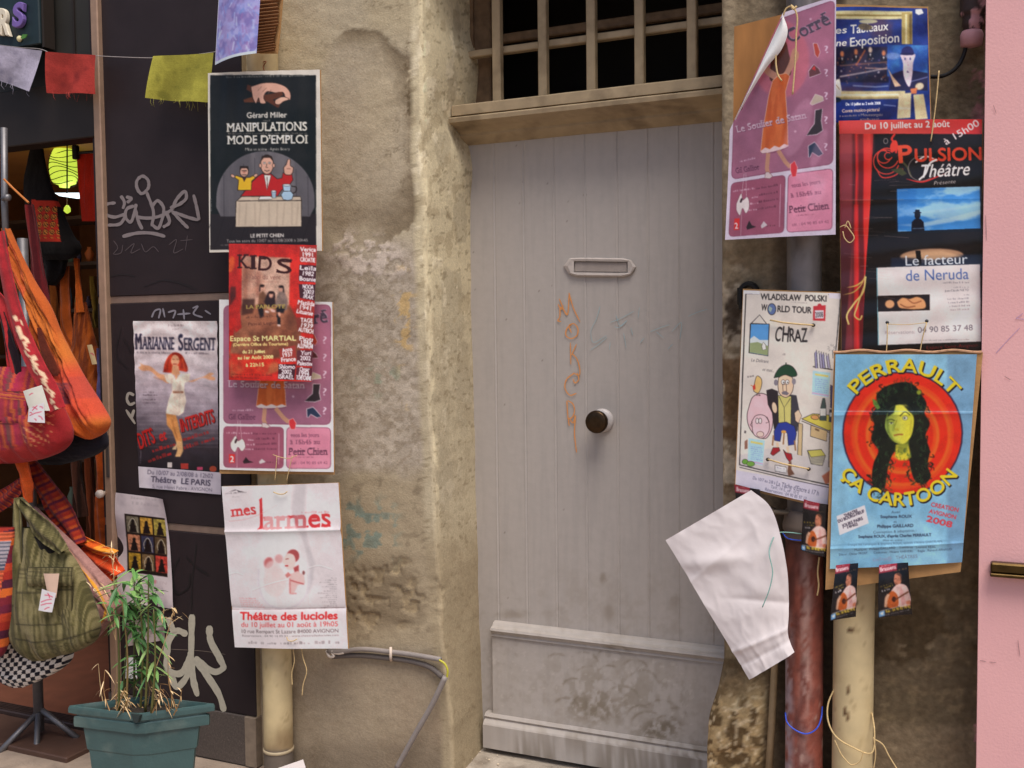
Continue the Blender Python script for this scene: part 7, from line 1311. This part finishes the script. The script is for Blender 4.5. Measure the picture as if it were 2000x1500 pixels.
# olive bag
def gc(px, py, u, v):
    f = fbm((px-.03*py)/3.0, py/110, 141, 3); c = np.tile(np.array((92, 85, 54.0)), (len(px), 1)); c = mixc(c, (124, 114, 80), sstep(.5, .62, f)*.8); c = mixc(c, (64, 60, 36), sstep(.5, .36, f)*.8); ins = (px > 54)*(px < 143); sm = ins*(np.exp(-((py-1151)/1.6)**2)+.8*np.exp(-((py-1108)/1.5)**2)+.6*np.exp(-((py-1116)/1.0)**2)+.6*np.exp(-((py-1124)/1.0)**2)+.8*np.exp(-((py-1212)/1.6)**2))+(py > 1108)*(py < 1212)*(np.exp(-((px-54)/1.4)**2)+np.exp(-((px-142)/1.4)**2))*.8+.9*np.exp(-((py-1246-.0022*(px-100)**2*-1-.0*px)/1.8)**2)*(px > 50); return mixc(c, (44, 40, 26), np.clip(sm, 0, 1)*.8)
t = thing('shoulder_bag', 'olive green cotton shoulder bag with a front pocket and tags', 'bag', at(90, 1290, 2.52), BG)
bag_body('body', [(1030, 31, 92, .01), (1062, 30, 120, .024), (1100, 29, 146, .036), (1150, 27, 168, .048), (1200, 26, 184, .056), (1230, 26, 189, .056), (1250, 29, 184, .05), (1268, 38, 160, .04), (1282, 52, 112, .024), (1291, 62, 84, .004)], 2.54, gc, t, fold=(.014, 20, 130, -.25), seed=16)
band('strap', [(36, 972), (34, 1010), (32, 1060), (30, 1120), (28, 1180)], [14, 20, 22, 22, 14], [2.53, 2.52, 2.51, 2.505, 2.50], gc, t, .006, puff=.010)
band('strap', [(38, 974), (58, 1004), (84, 1036), (108, 1060), (124, 1078)], [12, 30, 40, 34, 14], [2.53, 2.525, 2.52, 2.512, 2.508], gc, t, .006, puff=.014)
bag_body('opening', [(1048, 66, 78, .001), (1058, 72, 112, .003), (1068, 76, 120, .003), (1076, 82, 112, .002), (1081, 92, 100, .0005)], 2.522, const((20, 16, 14)), t, n=24, nu=20, fold=(.0005, 9, 9, 0))
pf = bag_body('pocket', [(1122, 54, 142, .004), (1140, 54, 143, .008), (1170, 52, 142, .010), (1200, 53, 141, .008), (1212, 56, 138, .002)], 2.500, gc, t, n=50, nu=40, fold=(.004, 16, 60, 0), seed=17)
bag_body('pocket_flap', [(1108, 56, 143, .004), (1120, 54, 144, .010), (1136, 53, 143, .011), (1144, 55, 141, .003)], 2.488, gc, pf, n=24, nu=40, fold=(.003, 40, 5, 0), seed=18)
tag_card([(85, 1120), (116, 1120), (116, 1150), (110, 1170), (90, 1152)][:2]+[(110, 1168), (92, 1156)], 2.462, t, [], (206, 176, 156))
tag_card([(82, 1150), (110, 1158), (102, 1196), (75, 1192)], 2.458, t, [((88, 1162), (104, 1166)), ((94, 1158), (98, 1168)), ((80, 1176), (102, 1170)), ((80, 1182), (102, 1178)), ((88, 1190), (98, 1186))])
# mauve bag with gold stripes
def mc(px, py, u, v):
    w = (u*1.0)*9; w = w-np.floor(w); c = pick([(150, 110, 100), (136, 98, 92), (168, 130, 112), (196, 140, 56), (150, 112, 104), (130, 92, 90), (160, 116, 100), (140, 104, 98)], u*.999); c = np.where((np.abs(u-.28) < .05)[:, None] | (np.abs(u-.78) < .035)[:, None], np.array((200, 140, 50.0)), c); return c*(.9+.25*fbm(px/3, py/40, 143)[:, None])
t = thing('shoulder_bag', 'mauve shoulder bag with golden stripes behind the olive one', 'bag', at(185, 1245, 2.64), BG)
bag_body('body', [(990, 46, 70, .01), (1030, 70, 110, .016), (1070, 96, 150, .024), (1110, 122, 186, .03), (1150, 146, 222, .036), (1175, 158, 236, .036), (1196, 166, 232, .034), (1220, 174, 212, .024), (1246, 182, 192, .004)], 2.66, mc, t, fold=(.010, 9, 120, -.85), seed=19)
# plaid strap bag and its scarf
def pc(px, py, u, v):
    a = v*9; b = u*3; c = pick([(140, 40, 30), (166, 70, 34), (92, 32, 46), (150, 50, 32)], a-np.floor(a)); return mixc(c, (80, 30, 48), ((b-np.floor(b)) < .33)*.5)
t = thing('shoulder_bag', 'red and violet plaid bag mostly hidden behind the olive one', 'bag', at(0, 1290, 2.60), BG)
band('strap', [(58, 898), (80, 940), (110, 990), (136, 1034), (152, 1064)], [26, 44, 50, 40, 26], [2.66, 2.67, 2.68, 2.69, 2.69], pc, t, .006, puff=.02)
band('strap', [(-20, 990), (10, 972), (36, 950), (52, 934)], [40, 36, 30, 20], 2.62, pc, t, .006, puff=.012)
band('strap', [(40, 890), (46, 920), (52, 950), (54, 982)], [34, 28, 20, 10], 2.60, const((186, 78, 34), .2), t, .005, puff=.014)
def pl(px, py, u, v):
    t_ = (py+.25*px-1120)/96; c = pick([(150, 44, 34), (74, 30, 48), (190, 92, 40), (110, 34, 44), (96, 32, 50), (170, 60, 38)], t_-np.floor(t_)); wv_ = sstep(1036, 1040, py)*(1-sstep(1150, 1154, py))*(px < 27-.1*(py-1040)); c2 = np.where((np.sin(py*.9) > 0)[:, None], np.array((150, 140, 146.0)), np.array((70, 74, 90.0))); c2 = np.where(((py < 1056) | (py > 1110))[:, None], np.array((206, 96, 62.0))*(.85+.2*np.sin(py*.8))[:, None], c2); return np.where((wv_ > .5)[:, None], c2, c)
bag_body('body', [(1030, -70, 27, .012), (1080, -72, 25, .03), (1130, -72, 26, .04), (1190, -72, 25, .045), (1240, -70, 16, .04), (1280, -66, 4, .02), (1292, -60, -10, .004)], 2.50, pl, t, fold=(.006, 20, 50, 0), seed=20)
t = thing('scarf', 'orange and gold scarf stretched across the door post', 'scarf', at(220, 1120, 2.70))
def oc2(px, py, u, v): f = fbm(px/14, py/5, 151); return mixc(np.tile(np.array((196, 84, 30.0)), (len(px), 1)), (214, 150, 50), sstep(.45, .6, f)*.8)
band('cloth', [(126, 1040), (160, 1056), (196, 1074), (226, 1082)], [10, 22, 20, 12], 2.715, oc2, t, .006, puff=.012); band('fold', [(160, 1070), (190, 1092), (212, 1110), (228, 1126)], [16, 36, 44, 30], 2.73, const((196, 72, 36), .25, 10), t, .006, puff=.02)
# checked bag
def kc2(px, py, u, v):
    X_ = np.floor((px+.25*(py-1290))/8.2); Y_ = np.floor((py+.12*px+.0008*(px-60)**2-1240)/8.6); return np.where((((X_+Y_) % 2) > .5)[:, None], np.array((200, 194, 188.0)), np.array((28, 27, 36.0)))
t = thing('shoulder_bag', 'black and white checked bag lowest on the stand', 'bag', at(60, 1342, 2.62), BG)
bag_body('body', [(1215, 18, 120, .03), (1240, 10, 136, .04), (1265, 3, 138, .048), (1290, -2, 134, .05), (1308, -4, 116, .045), (1324, 0, 88, .034), (1336, 12, 62, .018), (1343, 24, 44, .003)], 2.62, kc2, t, fold=(.008, 40, 12, .3), seed=21, n=160, nu=120)
# inside the doorway: more bags, cloths, a lantern
t = thing('shoulder_bag', 'rust orange shoulder bag hanging in the dark shop doorway', 'bag', at(180, 800, 3.12), BG)
def ro(px, py, u, v): f = fbm(px/5, py/60, 161); return mixc(np.tile(np.array((150, 72, 24.0)), (len(px), 1)), (96, 40, 18), sstep(.42, .6, f)*.8)
bag_body('body', [(590, 148, 168, .01), (640, 146, 178, .02), (690, 144, 190, .03), (740, 148, 200, .035), (790, 160, 204, .03), (810, 172, 198, .004)], 3.12, ro, t, fold=(.012, 12, 60, .3), seed=22)
band('strap', [(150, 505), (152, 560), (156, 610)], [9, 10, 12], 3.10, const((190, 92, 34)), t, .004); band('strap', [(128, 520), (126, 580), (132, 650), (150, 690)], [20, 24, 20, 14], 3.11, const((150, 70, 26), .25), t, .005)
tag_card([(170, 674), (180, 673), (190, 711), (180, 712)], 3.06, t, [((177, 690), (184, 694))], (206, 178, 130))
t = thing('scarf', 'dark red striped scarf hanging beside the embroidered black bag', 'scarf', at(80, 640, 2.95))
band('cloth', [(58, 400), (66, 470), (74, 540), (84, 600), (92, 650)], [18, 24, 26, 26, 22], 2.95, lambda px, py, u, v: pick([(92, 26, 30), (70, 22, 26), (110, 34, 34), (80, 22, 26)], u*.999), t, .006, puff=.014)
t = thing('scarf', 'long rust-coloured scarf hanging against the metal door post', 'scarf', at(196, 1070, 3.0))
band('cloth', [(194, 840), (197, 920), (198, 1000), (204, 1090)], [20, 22, 26, 30], 3.0, const((150, 66, 24), .35, 12), t, .008, puff=.014)
t = thing('scarf', 'bluish grey scarf just showing beside the metal door post', 'scarf', at(196, 820, 3.02)); band('cloth', [(196, 680), (196, 740), (198, 820)], [10, 16, 14], 3.02, const((76, 72, 110), .2), t, .006)
t = thing('red_cloth', 'plain red cloth clipped to a hanger in the shop', 'cloth', at(175, 432, 3.10))
bag_body('cloth', [(300, 150, 206, .004), (340, 152, 206, .006), (390, 156, 208, .006), (432, 160, 210, .004)], 3.10, const((176, 40, 22), .12, 30), t, fold=(.012, 10, 120, 0), seed=23, n=50)
mb = MB(); mb.tube([at(148, 299, 3.085), at(215, 294, 3.085)], .006, 8); mb.build('hanger', M['cablek'], t); c = at(148, 298, 3.08); mb = MB(); mb.box(c-np.array([.012, .012, .028]), c+np.array([.012, .012, .03]), .004); mb.build('clip', M['cablek'], t)
for i, (xx, y0_, y1_, ww, Yq, cc, lb) in enumerate(((108, 555, 740, 22, 3.3, (126, 70, 30), 'brown and orange striped scarf hanging right behind the orange shoulder bag'), (128, 560, 700, 16, 3.5, (150, 92, 44), 'pale ochre scarf hanging deep in the shop doorway'), (186, 540, 640, 14, 3.4, (120, 96, 40), 'dull mustard scarf hanging high beside the metal post'), (150, 880, 1010, 20, 3.3, (58, 34, 26), 'dark brown scarf hanging low in the doorway below the navy bag'), (176, 880, 1060, 16, 3.5, (92, 44, 24), 'dim russet scarf hanging low beside the long rust-coloured scarf'), (36, 470, 600, 26, 3.2, (70, 52, 30), 'dark olive brown scarf behind the red bag straps'))):
    t = thing('scarf', lb, 'scarf', at(xx, y1_, Yq)); band('cloth', [(xx-3, y0_), (xx, (y0_+y1_)/2), (xx+6, y1_)], [ww*.8, ww, ww*1.1], Yq, (lambda c_: lambda px, py, u, v: pick([c_, np.array(c_)*.6, np.array(c_)*1.25, c_, np.array(c_)*.75], u*.999))(np.array(cc, float)), t, .008, puff=.02, seed=40+i)
# shelf with goods at the back
sh_ = thing('shelf', 'dark shelves of small goods at the back of the shop', 'shelf', at(130, 900, 4.3))
wd = mat('dark_shelf', alb((62, 46, 34)), .7, var=.3, vscale=8)
for y in (430, 520, 610, 700, 800, 900, 1000): z_ = at(120, y, 4.3)[2]; mb = MB(); mb.box((at(-40, y, 4.3)[0], 4.3, z_), (at(215, y, 4.3)[0], 4.55, z_+.02)); mb.build('board', wd, sh_)
gq = random.Random(3)
GC = [(96, 110, 90), (150, 84, 34), (170, 120, 56), (110, 40, 30), (70, 84, 96), (130, 110, 70), (60, 50, 70), (176, 90, 40)]
for y in (520, 610, 700, 800, 900, 1000):
    x = 60.0
    while x < 212:
        w = gq.uniform(9, 20); h = gq.uniform(30, 66); c = at(x+w/2, y, 4.38); r = w/2*.0026
        mb = MB(); k = gq.random(); mb.lathe(c+np.array([0, 0, .02]), (0, 0, 1), [(0, r*.8), (h*.0006, r*(1.1 if k < .5 else .8)), (h*.0012, r*(.9 if k < .7 else 1.1)), (h*.0018, r*.45), (h*.0021, r*.5)], 14, alb(gq.choice(GC)))
        o = mb.build('ornament', M['attrm'], smooth=True, usecol=True); tag(o, 'small dim ornament standing on the dark shelves at the back of the shop', 'ornament', 'ornaments on the back shelves'); x += w+gq.uniform(1, 8)
# lantern and lamp
lt = thing('paper_lantern', 'glowing yellow-green paper lantern inside the shop', 'lantern', at(126, 366, 4.1))
c = at(126, 366, 4.1); R = 24*np.linalg.norm(c-CAM)/F; H = 66*np.linalg.norm(c-CAM)/F
pr = [(H*t_, R*(.35+.65*math.sin(math.pi*min(1, .08+.84*t_))**.6)*(.55 if t_ < .08 else 1)+.0) for t_ in np.linspace(0, 1, 20)]
mb = MB(); mb.lathe(c, (0, 0, 1), pr, 28); mb.build('shade', M['lantern'], lt, smooth=True)
mb = MB()
for k in range(1, 9): a = 2*math.pi*np.arange(33)/32; rr = np.interp(k*H/9, [p[0] for p in pr], [p[1] for p in pr])+.002; mb.tube([(c[0]+rr*math.cos(b), c[1]+rr*math.sin(b), c[2]+k*H/9+.012*math.sin(b*2+k)) for b in a], .0022, 5, cap=False)
mb.build('wire_rings', M['cablek'], lt)
L_ = bpy.data.lights.new('lantern_light', 'POINT'); L_.energy = 7; L_.color = (1.0, .62, .25); L_.shadow_soft_size = .12; lo_ = bpy.data.objects.new('lantern_light', L_); C.objects.link(lo_); lo_.location = Vector(c)+Vector((.05, -.35, .30))
t = thing('ceiling_lamp', 'white lit lamp tray hanging below the paper lantern', 'lamp', at(130, 384, 4.05))
q = at(131, 378, 4.05); k = np.linalg.norm(q-CAM)/F; mb = MB(); mb.prism([q+np.array([-30*k, 0, 3*k]), q+np.array([34*k, 0, -1*k]), q+np.array([30*k, 0, -5*k]), q+np.array([-18*k, 0, -3*k])], (0, .12, 0)); mb.build('tray', M['tubelight'], t); mb = MB(); mb.tube([q, q+np.array([0, .05, 1.2])], .004, 6); mb.build('wire', M['cablek'], t)
t = thing('lamp_charm', 'tiny glowing green charm dangling under the lamp tray', 'charm', at(131, 418, 4.02)); c = at(131, 417, 4.02); mb = MB(); mb.lathe(c, (.1, 0, 1), [(0, .004), (.012, .018), (.03, .016), (.045, .006)], 14); mb.build('drop', M['lantern'], t, smooth=True); mb = MB(); mb.tube([c+np.array([0, 0, .04]), at(131, 386, 4.04)], .0015, 5); mb.build('thread', M['string'], t)

# ================================================================== PLANTER AND BAMBOO
def atz(x, y, z):
    d = ray(x, y); return CAM+d*((z-CAM[2])/d[2])
ZR = .345
pF, pL, pR = atz(270, 1397, ZR), atz(127, 1380, ZR), atz(426, 1376, ZR); pL[1] = min(pL[1], 2.80); pR[1] = min(pR[1], 2.82); pB = pL+pR-pF
ctr = (pF+pL+pR+pB)/4; ctr[1] = min(ctr[1], 2.7)
pt = thing('planter', 'teal green plastic planter box standing corner-on before the black pillar', 'planter', (ctr[0], ctr[1], 0))
quadP = np.array([pF, pR, pB, pL])
def ring(sc_, z): q = ctr+(quadP-ctr)*sc_; q[:, 2] = z; return q
def chamf(q, e=.02):
    o = []
    for i in range(4):
        p, a, b = q[i], q[i-1], q[(i+1) % 4]; o += [p+(a-p)/np.linalg.norm(a-p)*e, p+(b-p)/np.linalg.norm(b-p)*e]
    return np.array(o)
def stack(name, lv, e, m, par, closed=True):
    R = [chamf(ring(s_, z), e_) for (s_, z), e_ in zip(lv, e)]; n = 8; V = np.vstack(R)
    Fs = [[i*n+k, i*n+(k+1) % n, (i+1)*n+(k+1) % n, (i+1)*n+k] for i in range(len(R)-1) for k in range(n)]+[list(range(n))[::-1]]+([[ (len(R)-1)*n+k for k in range(n)]] if closed else [])
    return obj(name, V, Fs, m, par)
stack('box', [(.70, 0.0), (.73, .02), (.80, .20), (.825, .205), (.83, .212), (.87, .285), (.87, .30)], [.03, .03, .03, .03, .03, .03, .03], M['teal'], pt, False)
stack('rim', [(.90, .283), (.955, .280), (.96, .290), (.955, .312), (.93, .318), (.97, .320), (1.0, .326), (1.0, .340), (.985, .347), (.90, .348), (.885, .338), (.88, .29)], [.02, .02, .02, .02, .04, .05, .012, .012, .012, .012, .012, .012], M['teal'], pt, False)
mb = MB(); cF = ctr+(quadP[0]-ctr)*1.0; mb.prism([(cF[0]-.028, cF[1]-.004, .3475), (cF[0]+.012, cF[1]-.006, .3475), (cF[0]+.002, cF[1]-.006, .322), (cF[0]-.012, cF[1]-.006, .320)], (0, .012, 0)); mb.build('torn_lip', mat('dark_teal', alb((34, 46, 46)), .6), pt)
q = chamf(ring(.89, .325), .02); V = np.vstack([q, [[*q[:, :2].mean(0), .335]]]); obj('soil', V, [[i, (i+1) % 8, 8] for i in range(8)], M['soil'], pt)
def leafblade(mb, p, d, L_, w, c, droop=.3, up=np.array([0, 0, 1.0])):
    d = d/np.linalg.norm(d); s_ = np.cross(d, up); s_ /= np.linalg.norm(s_)+1e-9; n = np.cross(s_, d); V = []; k = 6
    for i in range(k+1):
        t = i/k; ww = w*(math.sin(math.pi*min(1, t*.92+.06))**.8)*(1-t*.35); x = p+d*L_*t-np.array([0, 0, 1])*droop*L_*t*t
        V += [x-s_*ww+n*ww*.35, x, x+s_*ww+n*ww*.35]
    cc = np.tile(alb(c), (len(V), 1)); mb.add(V, [[i*3+j, i*3+j+1, i*3+j+4, i*3+j+3] for i in range(k) for j in (0, 1)], cc)
bm = thing('bamboo_plant', 'small bamboo with green leaves and dry straw stems', 'plant', (ctr[0], ctr[1], .33))
gq = random.Random(21); Yb = lambda: gq.uniform(ctr[1]-.09, min(ctr[1]+.10, 2.80))
base_px = [(232, 1392), (246, 1394), (262, 1390), (274, 1393), (284, 1390), (296, 1392), (240, 1388), (306, 1392)]
tops = [(224, 1140), (238, 1170), (262, 1112), (272, 1150), (290, 1128), (300, 1190), (250, 1230), (284, 1250)]
lm = MB()
for (a, b) in zip(base_px, tops):
    yb = Yb(); mid = ((a[0]+b[0])/2+gq.uniform(-10, 10), (a[1]+b[1])/2); p = spline([a, mid, b], 16); P = [at(x, y, yb) for x, y in p]
    mb = MB(); mb.tube(P, np.linspace(.0045, .0018, 16), 7, alb(gq.choice([(86, 84, 44), (110, 92, 54), (74, 78, 40)]))); mb.build('stem', M['leaf'], bm, smooth=True, usecol=True)
GRN = [(92, 134, 70), (74, 118, 60), (112, 150, 82), (86, 128, 78), (132, 158, 96), (60, 98, 52), (70, 112, 58)]
for (x, y, nl) in ((220, 1152, 7), (238, 1136, 6), (262, 1116, 7), (286, 1130, 7), (302, 1152, 5), (228, 1204, 6), (250, 1188, 8), (256, 1218, 7), (282, 1204, 8), (300, 1228, 6), (262, 1250, 5), (270, 1288, 8), (286, 1318, 8), (298, 1300, 4), (244, 1172, 5), (272, 1160, 6), (240, 1330, 3), (214, 1180, 4), (266, 1140, 6), (292, 1172, 6), (236, 1222, 6), (264, 1232, 7), (290, 1262, 6), (276, 1306, 7), (262, 1320, 5), (250, 1160, 6), (302, 1190, 5)):
    yb = Yb(); c0 = at(x, y, yb)
    for _ in range(nl):
        ang = gq.uniform(0, 2*math.pi); d = np.array([math.cos(ang), math.sin(ang)*.6, gq.uniform(-.75, .25)])
        leafblade(lm, c0+np.array([gq.uniform(-.012, .012), gq.uniform(-.01, .01), gq.uniform(-.012, .012)]), d, gq.uniform(.04, .088), gq.uniform(.006, .0115), gq.choice(GRN), gq.uniform(.05, .45))
lm.build('leaves', M['leaf'], bm, usecol=True)
dm = MB(); ds = MB()
for i in range(20):
    x = gq.choice([gq.uniform(205, 236), gq.uniform(300, 352), gq.uniform(208, 350)]); a = (x, gq.uniform(1382, 1398)); hgt = gq.choice([gq.uniform(20, 60), gq.uniform(20, 80), gq.uniform(60, 150)]) if x < 350 else 60; b = (x+gq.uniform(-26, 20), a[1]-hgt); yb = Yb()
    p = spline([a, ((a[0]+b[0])/2+gq.uniform(-8, 8), (a[1]+b[1])/2), b], 9); P = [at(u, v, yb) for u, v in p]; c = gq.choice([(168, 138, 96), (150, 116, 76), (188, 160, 118), (130, 98, 60)]); ds.tube(P, np.linspace(.0022, .0008, 9), 5, alb(c))
    for k in range(2, 9):
        for _ in range(2):
            if gq.random() < .4: leafblade(dm, np.array(P[k]), np.array([gq.uniform(-1, 1), gq.uniform(-.5, .5), gq.uniform(-.8, .5)]), gq.uniform(.015, .05), gq.uniform(.0016, .0035), gq.choice([(190, 160, 116), (170, 140, 98), (206, 180, 140), (140, 104, 66)]), gq.uniform(0, .5))
for (x, y) in ((222, 1078), (206, 1090), (228, 1120), (186, 1150), (200, 1146), (338, 1192), (320, 1200), (348, 1200), (214, 1070)):
    for _ in range(6): leafblade(dm, at(x+gq.uniform(-8, 8), y+gq.uniform(-6, 6), ctr[1]-.03), np.array([gq.uniform(-1, 1), gq.uniform(-.4, .4), gq.uniform(-.6, .6)]), gq.uniform(.02, .05), gq.uniform(.0015, .003), gq.choice([(200, 172, 126), (180, 150, 108), (214, 190, 150)]), .2)
for pts in ([(226, 1250), (222, 1180), (222, 1120), (216, 1075)], [(226, 1250), (208, 1190), (186, 1150)], [(306, 1300), (326, 1240), (340, 1192)]): ds.tube([at(x, y, ctr[1]-.03) for x, y in spline(pts, 14)], .0013, 5, alb((176, 146, 104)))
ds.build('dry_stems', M['leaf'], bm, usecol=True)['kind'] = 'stuff'; dm.build('dry_leaves', M['leaf'], bm, usecol=True)['kind'] = 'stuff'
o = bpy.data.objects.get('leaves')
if o: o['kind'] = 'stuff'
